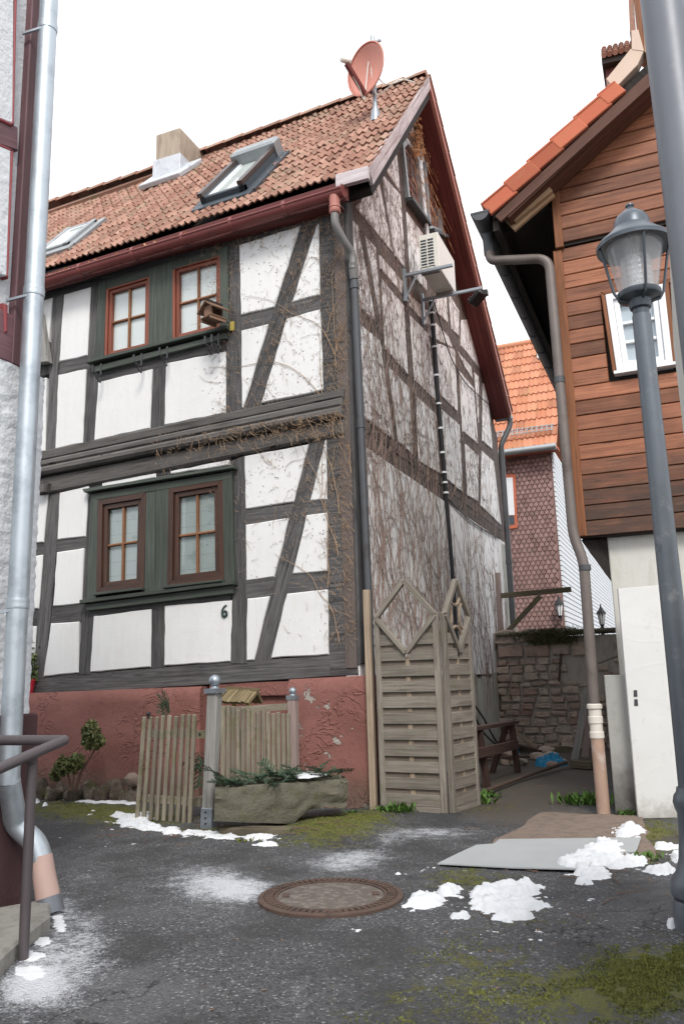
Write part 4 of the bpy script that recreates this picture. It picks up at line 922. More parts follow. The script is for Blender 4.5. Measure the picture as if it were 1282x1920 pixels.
for i in range(26):
    fr_run(rv.uniform(-1.6,-.1), rv.choice((rv.uniform(3.6,4.1), rv.uniform(2.4,6))), rv.choice((-1.4,1.4))+rv.gauss(0,.3), rv.randint(6,16), .035, .0028, .0012, .16)
tag(b.build('dry_tendrils', M['vine_tan']), 'tan dry tendrils spread over the front corner timbers and white panels', 'creeper', kind='stuff')
# dark suckers left on the white panels
b = MB()
for i in range(2600):
    x, z = rv.uniform(-2.2, -.3), rv.uniform(1.6, 6.3)
    if rv.random() > dens(x, z)*1.3+.06*(1 if x > -1.6 and z > 2.2 else 0): continue
    p = V((x, -.009, z)); a = rv.uniform(0, 6.3); u_ = V((cos(a),0,sin(a)))*rv.uniform(.004,.017); v_ = V((-sin(a),0,cos(a)))*rv.uniform(.002,.0045)
    b.face([p-u_, p+v_+NF*.004, p+u_, p-v_], [(0,0)]*4)
tag(b.build('creeper_suckers', M['iron']), 'dark specks of old creeper roots on the white front panels', 'creeper', kind='stuff')
# withered leaves under the gable top
b = MB()
for i in range(420):
    px, py = rv.gauss(786,7), rv.uniform(165,292); py = min(py, 292); p = GB.p(px, py, rv.uniform(.02,.12)); a = V((rv.uniform(-1,1),rv.uniform(-1,1),rv.uniform(-1,1))).normalized(); c = a.orthogonal().normalized(); r = rv.uniform(.02,.05)
    b.face([p-a*r, p+c*r*.7, p+a*r, p-c*r*.6], [(0,0)]*4)
for i in range(40):
    y, z = rv.uniform(2.2,4.2), rv.uniform(8.2,9.3); twig(b, [V((GX+.05+.02*k, y+.06*k*rv.uniform(-.5,1), z-.07*k)) for k in range(6)], NG, .005, .003)
tag(b.build('dry_leaves', M['leaf_dry']), 'withered tan creeper leaves under the gable peak', 'dry leaves', kind='stuff')
# ------------------------------------------------------------------ ground
def ell(px, py, rx, ry):
    c = G(px, py); a = G(px+rx, py)-c; e = G(px, py-ry)-c
    det = a.x*e.y-a.y*e.x
    return (c.x, c.y, e.y/det, -e.x/det, -a.y/det, a.x/det)
def ev(E, x, y):
    dx, dy = x-E[0], y-E[1]; u, v = E[2]*dx+E[3]*dy, E[4]*dx+E[5]*dy
    return math.exp(-(u*u+v*v))
FROST = [(ell(*e[:4]), e[4]) for e in [(395,1652,95,30,1.0),(460,1670,70,22,.8),(640,1618,75,20,1.0),(700,1600,70,15,.6),(810,1562,110,13,.9),(735,1577,40,9,.6),(120,1800,90,62,1.0),(40,1870,80,50,.6),(110,1700,40,30,.9),(160,1645,90,14,.45),(560,1885,55,50,.45),(380,1730,160,60,.22),(800,1760,90,25,.3),(650,1760,60,22,.25),(60,1840,50,30,.8),(170,1730,35,35,.5),(300,1600,150,30,.12)]]
MOSS = [(ell(*e[:4]), e[4]) for e in [(130,1516,120,17,1.0),(260,1532,120,18,.9),(420,1562,90,12,.7),(620,1556,110,22,1.15),(680,1535,60,14,.8),(1240,1815,110,52,.95),(1150,1870,140,60,.70),(950,1860,160,60,.55),(860,1790,130,45,.42),(860,1640,60,30,.45),(900,1650,120,20,.4),(1230,1560,50,26,.95),(1190,1600,60,25,.7),(920,1510,60,14,.5),(740,1515,60,12,.6),(1000,1720,140,30,.35),(740,1900,120,40,.45),(580,1585,90,12,.35)]]
DIRT = [(ell(*e[:4]), e[4]) for e in [(960,1470,90,40,1.0),(1040,1430,90,40,1.0),(900,1500,60,25,.8),(1230,1580,80,40,.8),(1100,1545,110,25,.5),(1040,1400,120,25,1.2),(560,1530,100,14,.5)]]
def axis(lo, hi, st, far):
    a = []; x = lo
    while x <= hi: a.append(x); x += st
    s = st; x = a[-1]; r = []
    while x < far: s *= 1.5; x += s; r.append(x)
    s = st; x = lo; l = []
    while x > -far: s *= 1.5; x -= s; l.append(x)
    return l[::-1]+a+r
gx, gy = axis(-4.6, 4.0, .034, 260), axis(-6.3, 2.6, .034, 260)
def gz(x, y):
    z = .010*noise.noise(V((x*1.1, y*1.1, 0)))+.003*noise.noise(V((x*5, y*5, 3)))
    if -6 < x < 5 and -8 < y < 9:
        mo = min(1.2, sum(wt*ev(E, x, y) for E, wt in MOSS)); z += .012*mo*(.6+noise.noise(V((x*9, y*9, 5))))
        z += .05*ev(MOSS[3][0], x, y)
    return z
verts, fm, ff, fd = [], [], [], []
for y in gy:
    for x in gx:
        inn = -7 < x < 5 and -8 < y < 9
        verts.append((x, y, gz(x, y)))
        fm.append(sum(wt*ev(E, x, y) for E, wt in MOSS) if inn else 0); ff.append(sum(wt*ev(E, x, y) for E, wt in FROST) if inn else 0); fd.append(sum(wt*ev(E, x, y) for E, wt in DIRT) if inn else 0)
nx = len(gx); faces = [(j*nx+i, j*nx+i+1, (j+1)*nx+i+1, (j+1)*nx+i) for j in range(len(gy)-1) for i in range(nx-1)]
me = bpy.data.meshes.new('ground'); me.from_pydata(verts, [], faces)
for nm, dat in (('moss', fm), ('frost', ff), ('dirt', fd)):
    at = me.attributes.new(nm, 'FLOAT', 'POINT'); at.data.foreach_set('value', dat)
me.polygons.foreach_set('use_smooth', [True]*len(me.polygons))
N = NB('asphalt'); p = N.pos()
def attr(n): x = N.n('ShaderNodeAttribute'); x.attribute_name = n; return x.outputs['Fac']
vo = N.n('ShaderNodeTexVoronoi'); vo.inputs['Scale'].default_value = 95; N.l(p, vo.inputs['Vector']); sp = N.n('ShaderNodeSeparateColor'); N.l(vo.outputs['Color'], sp.inputs[0])
g1 = N.noise(p, 42, 5, .7); g2 = N.noise(p, 1.4, 5, .6); g3 = N.noise(p, 9, 5, .65); g4 = N.noise(p, 160, 3, .6)
col = N.mix(sp.outputs[0], (.036,.037,.040), (.110,.111,.116)); col = N.mix(N.math('MULTIPLY', N.ramp(sp.outputs[1], .93, .97), .8), col, (.30,.30,.31))
col = N.mix(N.math('MULTIPLY', N.ramp(g2, .42, .6), .7), col, (.036,.036,.037), 'MIX'); col = N.mix(N.math('MULTIPLY', N.ramp(N.noise(p, .9, 6, .65, .8), .5, .66), .45), col, (.13,.13,.134)); col = N.mix(N.math('MULTIPLY', N.ramp(g3, .5, .75), .35), col, (.095,.088,.08))
ve = N.n('ShaderNodeTexVoronoi'); ve.feature = 'DISTANCE_TO_EDGE'; ve.inputs['Scale'].default_value = .75
wp = N.n('ShaderNodeVectorMath', operation='ADD'); N.l(p, wp.inputs[0]); nv = N.n('ShaderNodeTexNoise'); nv.inputs['Scale'].default_value = 2.2; nv.inputs['Detail'].default_value = 5; N.l(p, nv.inputs['Vector']); N.l(nv.outputs['Color'], wp.inputs[1]); N.l(wp.outputs[0], ve.inputs['Vector'])
ck = N.math('MULTIPLY', N.ramp(ve.outputs['Distance'], .010, .002), N.ramp(N.noise(p, .8, 3, .5), .50, .58)); col = N.mix(N.math('MULTIPLY', ck, .75), col, (.012,.012,.012))
dt = N.ramp(N.math('ADD', attr('dirt'), N.math('MULTIPLY', N.math('SUBTRACT', g3, .5), 1.2)), .35, .8)
col = N.mix(N.math('MULTIPLY', dt, .85), col, N.mix(g1, (.055,.045,.036), (.12,.098,.08)))
ma = N.math('ADD', attr('moss'), N.math('MULTIPLY', N.math('SUBTRACT', N.math('ADD', N.math('MULTIPLY', g3, .55), N.math('MULTIPLY', g1, .45)), .5), 4.6))
mf = N.math('MULTIPLY', N.ramp(ma, .45, .95), N.ramp(attr('moss'), .08, .25))
mcol = N.mix(g4, (.055,.062,.014), (.21,.215,.05)); mcol = N.mix(N.math('MULTIPLY', N.ramp(g3, .5, .72), .6), mcol, (.12,.10,.03)); col = N.mix(N.math('MULTIPLY', mf, .88), col, mcol)
gr = N.math('ADD', N.math('MULTIPLY', g4, .55), N.math('ADD', N.math('MULTIPLY', g1, .55), N.math('MULTIPLY', g3, .5)))
fa = N.math('ADD', N.math('MULTIPLY', attr('frost'), .62), N.math('MULTIPLY', N.math('SUBTRACT', gr, .82), 1.9))
frm = N.math('MULTIPLY', N.ramp(fa, .22, .85), N.ramp(attr('frost'), .04, .35)); col = N.mix(N.math('MULTIPLY', frm, .85), col, (.60,.62,.66))
h = N.math('ADD', N.math('MULTIPLY', vo.outputs['Distance'], -.8), N.math('ADD', N.math('MULTIPLY', g1, .7), N.math('MULTIPLY', N.math('MULTIPLY', g4, mf), 1.6)))
N.bump(h, .75, .012); asph = N.fin(col, N.math('ADD', N.math('MULTIPLY', g1, .25), .62), 0, .35)
me.materials.append(asph); ground = bpy.data.objects.new('ground', me); COL.objects.link(ground); tag(ground, kind='structure')
# little real chips and crumbs on the road
b = MB(); rg = random.Random(5)
for i in range(2600):
    x, y = rg.uniform(-4.5, 3.6), rg.uniform(-6, .5); r = rg.uniform(.002,.006); z = gz(x, y)
    if x < .45 and y > -1.6: continue
    n0 = len(b.v); P = [b.addv((x+r*rg.uniform(.5,1.3)*cos(a), y+r*rg.uniform(.5,1.3)*sin(a), z-.001)) for a in (0,2.1,4.2)]; t = b.addv((x, y, z+r*rg.uniform(.6,1.3)))
    for k in range(3): b.iface((P[k], P[(k+1) % 3], t), [(0,0)]*3)
M['chip'] = plain('pale_grit', (.22,.21,.20), .9, 0, .6, 60); tag(b.build('road_grit', M['chip']), kind='stuff')
# moss cushions with real blades
b = MB()
for i in range(60000):
    E, wt = MOSS[rg.choices(range(len(MOSS)), [2,2,.5,3,1,5,3,1,.4,.3,.3,1,.6,.6,.5,.2,.3,.3])[0]]
    det = E[2]*E[5]-E[3]*E[4]; u, v = rg.gauss(0,.55), rg.gauss(0,.55); x = E[0]+(E[5]*u-E[3]*v)/det; y = E[1]+(-E[4]*u+E[2]*v)/det
    if not (-4.6 < x < 4 and -6.2 < y < 1): continue
    mo = sum(w2*ev(E2, x, y) for E2, w2 in MOSS); nn = noise.noise(V((x*5, y*5, 1)))+.6*noise.noise(V((x*14, y*14, 2)))
    if mo+nn*1.7 < .62: continue
    z = gz(x, y)-.003; a = rg.uniform(0, 6.3); r = rg.uniform(.004,.009); hgt = rg.uniform(.003,.011)
    b.face([(x-r*cos(a), y-r*sin(a), z), (x+r*cos(a), y+r*sin(a), z), (x+rg.uniform(-.008,.008), y+rg.uniform(-.008,.008), z+hgt)], [(0,0)]*3)
tag(b.build('moss', M['moss']), 'short green moss creeping over the asphalt', 'moss', kind='stuff')
UP = V((0,0,1))
# concrete pad and plastic sheet
b = MB(); q = [G(880,1612), G(1012,1526), G(1205,1532), G(1232,1612), G(1010,1625)]; b.prism(wavy(q, UP, .035, .09), V((0,0,1)), -.05, .014, .008)
tag(b.build('concrete_pad', M['pad']), kind='structure')
SP = Pl((0,0,.020), (0,0,1)); sq = SP.ps([(820,1621),(858,1602),(893,1586),(925,1584),(936,1575),(1070,1573),(1201,1572),(1192,1598),(1120,1600),(1100,1631),(960,1628)])
nb = MB(); nb.prism(sq, V((0,0,1)), -.004, .004, 0); so_ = nb.build('plastic_sheet', M['sheet']); tag(so_, 'pale grey ribbed plastic sheet lying flat under snow', 'sheet')
for v in so_.data.vertices: v.co.z += .006*noise.noise(V((v.co.x*2, v.co.y*2, 9)))+.003
# manhole
mc = G(620,1683); mh = thing('manhole_cover', mc, 'round rusty manhole cover with worn asphalt filling', 'manhole cover')
b = MB(); b.lathe([(.405,-.02),(.405,.014),(.375,.020),(.372,.010),(.318,.010),(.314,.018),(.30,.018),(.296,-.01)], mc, 72); b.build('ring', M['rust'], mh, 40)
b = MB(); b.lathe([(.297,-.02),(.297,.011),(.27,.014),(.0001,.016)], mc, 64); b.build('filling', M['asphalt_disc'], mh, 40)
b = MB()
for k in range(60):
    a = 2*pi*k/60; d = V((cos(a),sin(a),0)); t = V((-sin(a),cos(a),0)); b.box(mc+d*.346+V((0,0,.013)), (d, t, V((0,0,1))), (.024,.010,.008))
tag(b.build('cleats', M['rust'], mh), kind='stuff')
b = MB()
for a in (.4, 3.5): b.box(mc+V((cos(a)*.25, sin(a)*.25, .015)), (V((cos(a),sin(a),0)), V((-sin(a),cos(a),0)), V((0,0,1))), (.02,.035,.004))
b.build('lifting_slots', M['rust'], mh)
# ------------------------------------------------------------------ snow
CRUMB = MB()
def insheet(x, y):
    ins = False
    for i in range(len(sq)):
        a, c = sq[i], sq[i-1]
        if (a.y > y) != (c.y > y) and x < (c.x-a.x)*(y-a.y)/(c.y-a.y)+a.x: ins = not ins
    return ins
def snow(name, label, blobs, hmax=.06, res=.016, seed=0, base=0.0, group=None, onsheet=False):
    """blobs: (px, py, rx, ry) seen spots; one heap of real height"""
    E = [ell(*q) for q in blobs]; cs = [(e[0], e[1]) for e in E]
    x0, x1 = min(c[0] for c in cs)-.55, max(c[0] for c in cs)+.55; y0, y1 = min(c[1] for c in cs)-.55, max(c[1] for c in cs)+.55
    b = MB(); ids = {}; nx, ny = int((x1-x0)/res), int((y1-y0)/res); H = {}
    for i in range(nx+1):
        for j in range(ny+1):
            x, y = x0+i*res, y0+j*res; f = 1-1/(1e-6+1)
            s = max(ev(e, x, y) for e in E); s = min(1, s+.25*sum(ev(e, x, y) for e in E))
            nn = .30*noise.noise(V((x*7+seed, y*7, seed)))+.42*noise.noise(V((x*15, y*15, seed+5)))+.30*noise.noise(V((x*42, y*42, seed+2)))
            H[i,j] = (s-.38+nn*.95)
    def vid(i, j):
        if (i,j) not in ids:
            h = max(0, H[i,j]); x, y = x0+i*res, y0+j*res
            lu = .5+.9*noise.noise(V((x*10, y*10, seed+8)))+.6*noise.noise(V((x*24, y*24, seed+3)))+.25*noise.noise(V((x*55, y*55, seed)))
            bz = (base if not onsheet else (.024 if insheet(x, y) else 0.0))
            z = bz+min(1, h/.42)**1.35*hmax*(.10+.36*min(1, h/.9)+.36*lu) if h > 0 else bz-.010
            ids[i,j] = b.addv((x+rg.uniform(-.003,.003), y+rg.uniform(-.003,.003), z+(gz(x, y) if bz < .02 else 0)))
        return ids[i,j]
    for i in range(nx):
        for j in range(ny):
            if max(H[i,j], H[i+1,j], H[i+1,j+1], H[i,j+1]) > 0: b.iface((vid(i,j), vid(i+1,j), vid(i+1,j+1), vid(i,j+1)), [(0,0)]*4)
    par = list(range(len(b.v)))                        # largest connected piece stays, crumbs go to one object
    def find(a):
        while par[a] != a: par[a] = par[par[a]]; a = par[a]
        return a
    for f_ in b.f:
        for q in f_[1:]: par[find(q)] = find(f_[0])
    cnt = {}
    for f_ in b.f: cnt[find(f_[0])] = cnt.get(find(f_[0]), 0)+1
    big = max(cnt, key=cnt.get); keep = MB(); keep.v = b.v
    keep.f = [f_ for f_ in b.f if find(f_[0]) == big]; keep.uv = [[(0,0)]*4 for _ in keep.f]; keep.mi = [0]*len(keep.f)
    if base < .01:
        n0 = len(CRUMB.v); CRUMB.v += b.v; oth = [f_ for f_ in b.f if find(f_[0]) != big]
        CRUMB.f += [[n0+i for i in f_] for f_ in oth]; CRUMB.uv += [[(0,0)]*4 for _ in oth]; CRUMB.mi += [0]*len(oth)
    me_ = keep.mesh(name, M['snow'], 70); import bmesh as bm_
    bb_ = bm_.new(); bb_.from_mesh(me_); bm_.ops.delete(bb_, geom=[v for v in bb_.verts if not v.link_faces], context='VERTS'); bb_.to_mesh(me_); bb_.free()
    o = bpy.data.objects.new(name, me_); link(o); return tag(o, label, 'snow', group)
snow('snow_heap', 'large lumpy heap of old snow right of the manhole cover', [(945,1672,42,16),(985,1668,25,12),(935,1700,45,13),(990,1700,35,9),(905,1680,25,8),(960,1720,35,10)], .065, .012, 1)
snow('snow_heap', 'smaller snow heap between manhole cover and the largest heap', [(800,1694,36,9),(840,1672,22,9),(790,1690,25,11)], .065, .014, 2)
snow('snow_lump', 'small snow lump just left of the largest snow heap', [(862,1720,16,5)], .05, .010, 22)
snow('snow_heap', 'broken snow lumps lying on the plastic sheet', [(1125,1605,40,12),(1160,1620,34,10),(1100,1618,40,9),(1140,1590,22,9),(1070,1626,28,7),(1110,1640,32,9),(1195,1616,20,7),(1096,1655,16,4)], .06, .012, 3, .024, None, True)
snow('snow_lump', 'snow lump on the concrete pad behind the plastic sheet', [(1185,1560,22,8),(1170,1570,12,5)], .06, .014, 4, .02)
snow('snow_lump', 'pointed snow lump between plastic sheet and lamp post', [(1240,1634,24,7)], .075, .012, 5)
snow('snow_lump', 'snow lump right beside the lamp post, above the pointed one', [(1272,1610,14,8),(1262,1588,22,4),(1240,1592,16,3)], .07, .012, 6)
snow('snow_lump', 'scrap of snow at the foot of the lamp post', [(1258,1735,11,8)], .05, .012, 7)
snow('snow_strip', 'crumbled snow along the foot of the picket gate', [(250,1540,30,9),(280,1552,25,5),(268,1534,18,8),(320,1560,16,6),(225,1530,14,4)], .05, .012, 8)
snow('snow_strip', 'thin snow strip in front of the gate post and beam', [(360,1563,26,4),(420,1572,24,5),(390,1566,26,4),(485,1574,32,5),(500,1586,24,3)], .03, .012, 9)
snow('snow_strip', 'narrow snow strip along the edge of the stone bed', [(120,1497,45,2.2),(200,1505,55,2.4),(245,1506,18,2.4),(68,1503,7,4),(85,1510,6,3)], .03, .012, 10)
snow('snow_crust', 'icy white crust round the step and handrail foot', [(100,1712,20,9),(112,1735,12,12),(60,1795,26,9),(55,1822,30,11),(84,1768,16,9)], .006, .014, 11)
tag(CRUMB.build('snow_crumbs', M['snow'], None, 70), kind='stuff')
# ------------------------------------------------------------------ picket gate, fence, trough
UP = V((0,0,1))
gy0 = G(310,1541).y; GP = Pl((0,gy0,0), NF); gq = GP.ps([(272,1345),(366,1340),(357,1547),(258,1537)])
gate = thing('picket_gate', (gq[3].x, gy0, 0), 'leaning open picket gate of weathered pale slats, leftmost fence piece', 'gate')
for k in range(9):
    t = (0, .085, .22, .34, .47, .60, .73, .85, .955)[k]; wd_ = .062; b = MB(); yk = .0 if k else -.03
    top, bo_ = bil(gq, t, 0), bil(gq, t, 1); top = top+V((0,yk,rnd(-.01,.01))); bo_ = bo_+V((0,yk,rnd(0,.015)))
    b.bar(bo_+V((wd_/2*.6,0,0)), top+V((wd_/2*.6,0,0)), .037, .030, (.25,-1,0)); b.build('picket', M['picket'], gate, bevel=.006)
for v in (.17, .80):
    b = MB(); b.bar(bil(gq, .02, v)+V((0,.04,0)), bil(gq, .98, v)+V((0,.04,0)), .03, .07, UP); b.build('rail', M['picket'], gate, bevel=.004)
b = MB(); b.blob(bil(gq, .1, 0)+V((0,-.02,.03)), .02); b.lathe([(.012,-.03),(.012,.01)], bil(gq, .1, 0)+V((0,-.02,.02)), 10); b.build('knob', M['black'], gate, 40)
pb_ = G(392,1553); post = thing('gate_post', pb_, 'thick grey gate post with ball finial and metal shoe', 'post')
zt = Pl(pb_, NF).p(402,1298).z; tp = Pl(pb_, NF).p(403,1300)
b = MB(); b.bar(pb_+V((0,0,.0)), V((tp.x, pb_.y, zt)), .10, .10, NF); b.build('shaft', M['board_grey'], post, bevel=.012, segs=2)
b = MB(); b.bar(pb_, lerp(pb_, V((tp.x,pb_.y,zt)), .15), .109, .109, NF); b.build('shoe', M['steel'], post, bevel=.004)
b = MB()
for k in range(3): b.lathe([(.008,0),(.008,.008)], pb_+V((-.0,-.055,.045+.045*k)), 8, NF)
tag(b.build('bolts', M['black'], post), kind='stuff')
def finial(p, parent, s=1):
    b = MB(); b.box(p+V((0,0,.012)), X3, (.068*s,.068*s,.02)); b.lathe([(.045*s,.03),(.03*s,.045),(.028*s,.05)], p, 14)
    b.lathe([(.052*s*sin(a), .098*s-.052*s*cos(a)) for a in [pi*(i+.5)/10 for i in range(10)]], p, 16); b.build('ball_finial', M['steel'], parent, 50)
finial(V((tp.x, pb_.y, zt)), post)
# far post: same height, farther away
def at_z(px, py, z): d = ray(px, py); return CAM+d*((z-CAM.z)/d.z)
p2 = Pl((0,-.42,0), NF).p(549,1310); pf = V((p2.x, -.42, 0)); post2 = thing('gate_post', pf, 'pinkish brown fence post with ball finial before the red plinth', 'post')
b = MB(); b.bar(pf, V((p2.x, -.42, p2.z)), .085, .085, NF); b.build('shaft', M['pinkgrey'], post2, bevel=.01, segs=2); finial(p2, post2, .72)
# fence between them
fa, fb = V((pb_.x+.10, pb_.y+.06, 0)), V((pf.x-.02, pf.y-.05, 0)); fn = V((fb.y-fa.y, -(fb.x-fa.x), 0)).normalized()
FP = Pl(fa, fn); fence = thing('picket_fence', fa, 'mossy picket fence behind the stone trough', 'fence')
for k in range(15):
    px = lerp(415, 556, ((k+.3)/15)); yt = lerp(1322, 1341, k/14)+rnd(-2,2)+(4 if k in (3,7) else 0); tq = FP.p(px, yt); bq = V((tq.x, tq.y, .18)); b = MB(); b.bar(bq, tq, .040, .026, fn+V((rnd(-.2,.2),rnd(-.2,.2),0))); b.build('picket', M['picket'], fence, bevel=.005)
for z in (.38, .95): b = MB(); b.bar(fa+V((0,0,z))-fn*.035, fb+V((0,0,z))-fn*.035, .03, .06); b.build('rail', M['picket'], fence)
# trough
ta, tb = at_z(404,1541,.14), at_z(654,1512,.12); ta.z = tb.z = 0; dv = V((ta.x-CAM.x, ta.y-CAM.y, 0)).normalized(); td = (tb-ta); tl = td.length; td.normalize(); tn = V((td.y, -td.x, 0))
TPl = Pl(ta, tn); zt0, zt1 = TPl.p(400,1480).z, TPl.p(652,1462).z
tr = thing('stone_trough', ta, 'old mossy stone trough with a broken lower edge, filled with fir', 'trough')
b = MB(); nx, nz = 34, 10; ids = {}
for side, (dpt) in enumerate((0, .42)):
    for i in range(nx+1):
        t = i/nx; zb = (.14-.105*t/.58 if t < .58 else .035+.10*min(1, (t-.58)*9)+.035*noise.noise(V((t*14, 0, 1)))-.06*max(0, t-.68)); zt_ = lerp(zt0, zt1, t)
        for j in range(nz+1):
            v = j/nz; z = lerp(zb, zt_, v); off = .035*(1-v)**2+.02*noise.noise(V((t*6, v*3, side*3)))+.010*noise.noise(V((t*18, v*9, side)))
            if t > .5: off += .03*(1-v)*noise.noise(V((t*9, v*5, 7)))
            if v > .93: off += .012
            p = ta+td*(tl*t)+UP*z+(tn*-off if side == 0 else dv*(dpt-off))
            ids[side,i,j] = b.addv(p)
for i in range(nx):
    for j in range(nz):
        b.iface((ids[0,i,j], ids[0,i+1,j], ids[0,i+1,j+1], ids[0,i,j+1]), [(0,0)]*4); b.iface((ids[1,i,j], ids[1,i,j+1], ids[1,i+1,j+1], ids[1,i+1,j]), [(0,0)]*4)
for j in range(nz):
    for i in (0, nx): b.iface((ids[0,i,j], ids[0,i,j+1], ids[1,i,j+1], ids[1,i,j]), [(0,0)]*4)
inner = []
for i in range(nx+1):
    t = i/nx; zt_ = lerp(zt0, zt1, t); p = ta+td*(tl*t)+UP*zt_; inner.append((b.addv(p+dv*.085+UP*.004), b.addv(p+dv*.36+UP*.004), b.addv(p+dv*.10-UP*.08), b.addv(p+dv*.35-UP*.08)))
for i in range(nx):
    a, c = inner[i], inner[i+1]
    b.iface((ids[0,i,nz], ids[0,i+1,nz], c[0], a[0]), [(0,0)]*4); b.iface((a[0], c[0], c[2], a[2]), [(0,0)]*4); b.iface((a[2], c[2], c[3], a[3]), [(0,0)]*4); b.iface((a[3], c[3], c[1], a[1]), [(0,0)]*4); b.iface((a[1], c[1], ids[1,i+1,nz], ids[1,i,nz]), [(0,0)]*4)
    b.iface((ids[0,i,0], ids[1,i,0], ids[1,i+1,0], ids[0,i+1,0]), [(0,0)]*4)
b.build('basin', M['trough'], tr, 45)
ba, bb2 = G(415,1566), G(546,1568); b = MB(); b.bar(ba+UP*.035, bb2+UP*.035, .12, .065); tag(b.build('timber_block', M['mossbeam'], None, bevel=.012), 'weathered timber block under the stone trough', 'timber block')
# fir branches
def fir_mesh(seed, L=.34):
    r = random.Random(seed); b = MB(); st = [V((0,0,0)), V((L*.4,0,.03)), V((L,r.uniform(-.04,.04),.0))]
    def needles(a, c, n, ln):
        d = (c-a).normalized(); s = d.cross(V((0,0,1))).normalized()
        for i in range(n):
            t = r.random(); p = lerp(a, c, t); ang = r.uniform(-1.2,1.2); o = (s*(r.choice((-1,1)))*cos(ang)+V((0,0,1))*abs(sin(ang))*.8+d*.7).normalized(); l = ln*r.uniform(.7,1.2); w_ = o.cross(V((0,0,1))).normalized()*.0034
            b.face([p-w_, p+w_, p+o*l], [(0,0)]*3)
    for i in range(2): twig(b, [st[i], lerp(st[i], st[i+1], .5), st[i+1]], V((0,0,1)), .004, .003); needles(st[i], st[i+1], 150, .026)
    for k in range(9):
        t = .15+.09*k; p = lerp(st[0], st[2], t)+V((0,0,.02)); sg = 1 if k % 2 else -1; e = p+V((.09,.10*sg,r.uniform(-.03,.03)))*(1.2-t*.7); twig(b, [p, lerp(p, e, .5), e], V((0,0,1)), .003, .002); needles(p, e, 85, .024)
    return b.mesh('fir_branch', M['needle'])
FM = [fir_mesh(i) for i in range(3)]
for k in range(44):
    t = .03+.92*(k+.5)/44; o = bpy.data.objects.new('fir_branch', FM[k % 3]); COL.objects.link(o)
    o.location = ta+td*(tl*t)+dv*rnd(.06,.34)+UP*(lerp(zt0, zt1, t)+rnd(-.03,.045)); o.rotation_euler = (rnd(-.4,.4), rnd(-.45,.1), rnd(0, 6.28)); o.scale = (rnd(.48,.72),)*3
    tag(o, 'dark green fir branch lying in the stone trough', 'fir branch', 'fir branches heaped in the stone trough')
tsn = snow('snow_patch', 'thin snow lying on the fir branches in the trough', [(572,1472,20,3)], .012, .012, 20); tsn.location.z += 0
mvt = (lerp(ta, tb, .66)+dv*.2+UP*(lerp(zt0, zt1, .66)+.05)); c0 = G(572,1472); tsn.location = (mvt.x-c0.x, mvt.y-c0.y, mvt.z)
# greenery and feeder behind the gate
def firs(px, py, yy, lab, n, sc, ups, grp):
    for k in range(n):
        o = bpy.data.objects.new('fir_branch', FM[k % 3]); COL.objects.link(o); o.location = Pl((0,yy,0), NF).p(px+rnd(-6,6), py+rnd(-14,14)); o.rotation_euler = (rnd(-.6,.6), rnd(*ups), rnd(0,6.28)); o.scale = (sc*rnd(.8,1.1),)*3; tag(o, lab, 'fir branch', grp)
firs(312,1345,-1.05,'fir branch sticking up over the top of the picket gate',3,.7,(-1.3,-.6),'fir tips above the gate'); firs(378,1420,-1.0,'fir branch hanging in the gap beside the gate post',9,.62,(.3,1.3),'fir branches hanging by the gate post'); firs(295,1420,-1.1,'fir sprig stuck between the gate slats',2,.35,(-.5,.5),'fir sprigs between the gate slats')
fd_ = thing('bird_table', (Pl((0,-.75,0), NF).p(447,1320)), 'thatched wooden bird table roof rising behind the fence', 'bird table')
FT = Pl((0,-.75,0), NF); r0, r1 = FT.p(427,1292), FT.p(484,1296); e0, e1 = FT.p(417,1312), FT.p(480,1315)
for sg in (1,-1):
    for k in range(9):
        t0, t1 = k/9, (k+1)/9-.012; a0, a1 = lerp(r0, r1, t0), lerp(r0, r1, t1); c0, c1 = lerp(e0, e1, t0), lerp(e0, e1, t1)
        yo = -.14*sg; b = MB(); nn = V((0,-sg*.7,.7)); b.prism([a0, a1, c1+V((0,yo,-.02*rnd(0,1))), c0+V((0,yo,-.02*rnd(0,1)))], nn, -.02, .006+rnd(0,.008)); b.build('reed_bundle', M['thatch'], fd_)
b = MB(); b.bar(r0+V((-.01,0,.01)), r1+V((.01,0,.01)), .035, .03); b.build('ridge_cap', M['thatch'], fd_)
for px in (439, 466): b = MB(); q = FT.p(px, 1316); b.bar(q-V((0,0,.2)), q+V((0,0,.02)), .03, .03, NF); b.build('leg', M['yellow'], fd_)
b = MB(); q = FT.p(452,1345); b.box(q+V((0,0,-.1)), X3, (.2,.16,.01)); b.build('tray', M['thatch'], fd_); b = MB(); b.bar(V((q.x,-.75,0)), q+V((0,0,-.1)), .05, .05, NF); b.build('post', M['thatch'], fd_)
b = MB(); q = Pl((0,-.9,0), NF).ps([(366,1370),(384,1370),(384,1384),(366,1384)]); b.prism(q, NF, -.05, .0); t = b.build('nesting_box', M['picket']); tag(t, 'tiny pale wooden box behind the gate next to the post', 'box'); b = MB(); b.lathe([(.012,0),(.012,.004)], (q[0]+q[2])/2, 10, NF); b.build('hole', M['black'], t)
b = MB(); q = Pl((0,-1.0,0), NF).ps([(357,1497),(375,1497),(375,1512),(357,1512)]); b.prism(q, NF, -.3, 0); tag(b.build('timber_end', M['picket']), 'pale sawn timber end low behind the gate', 'timber block')
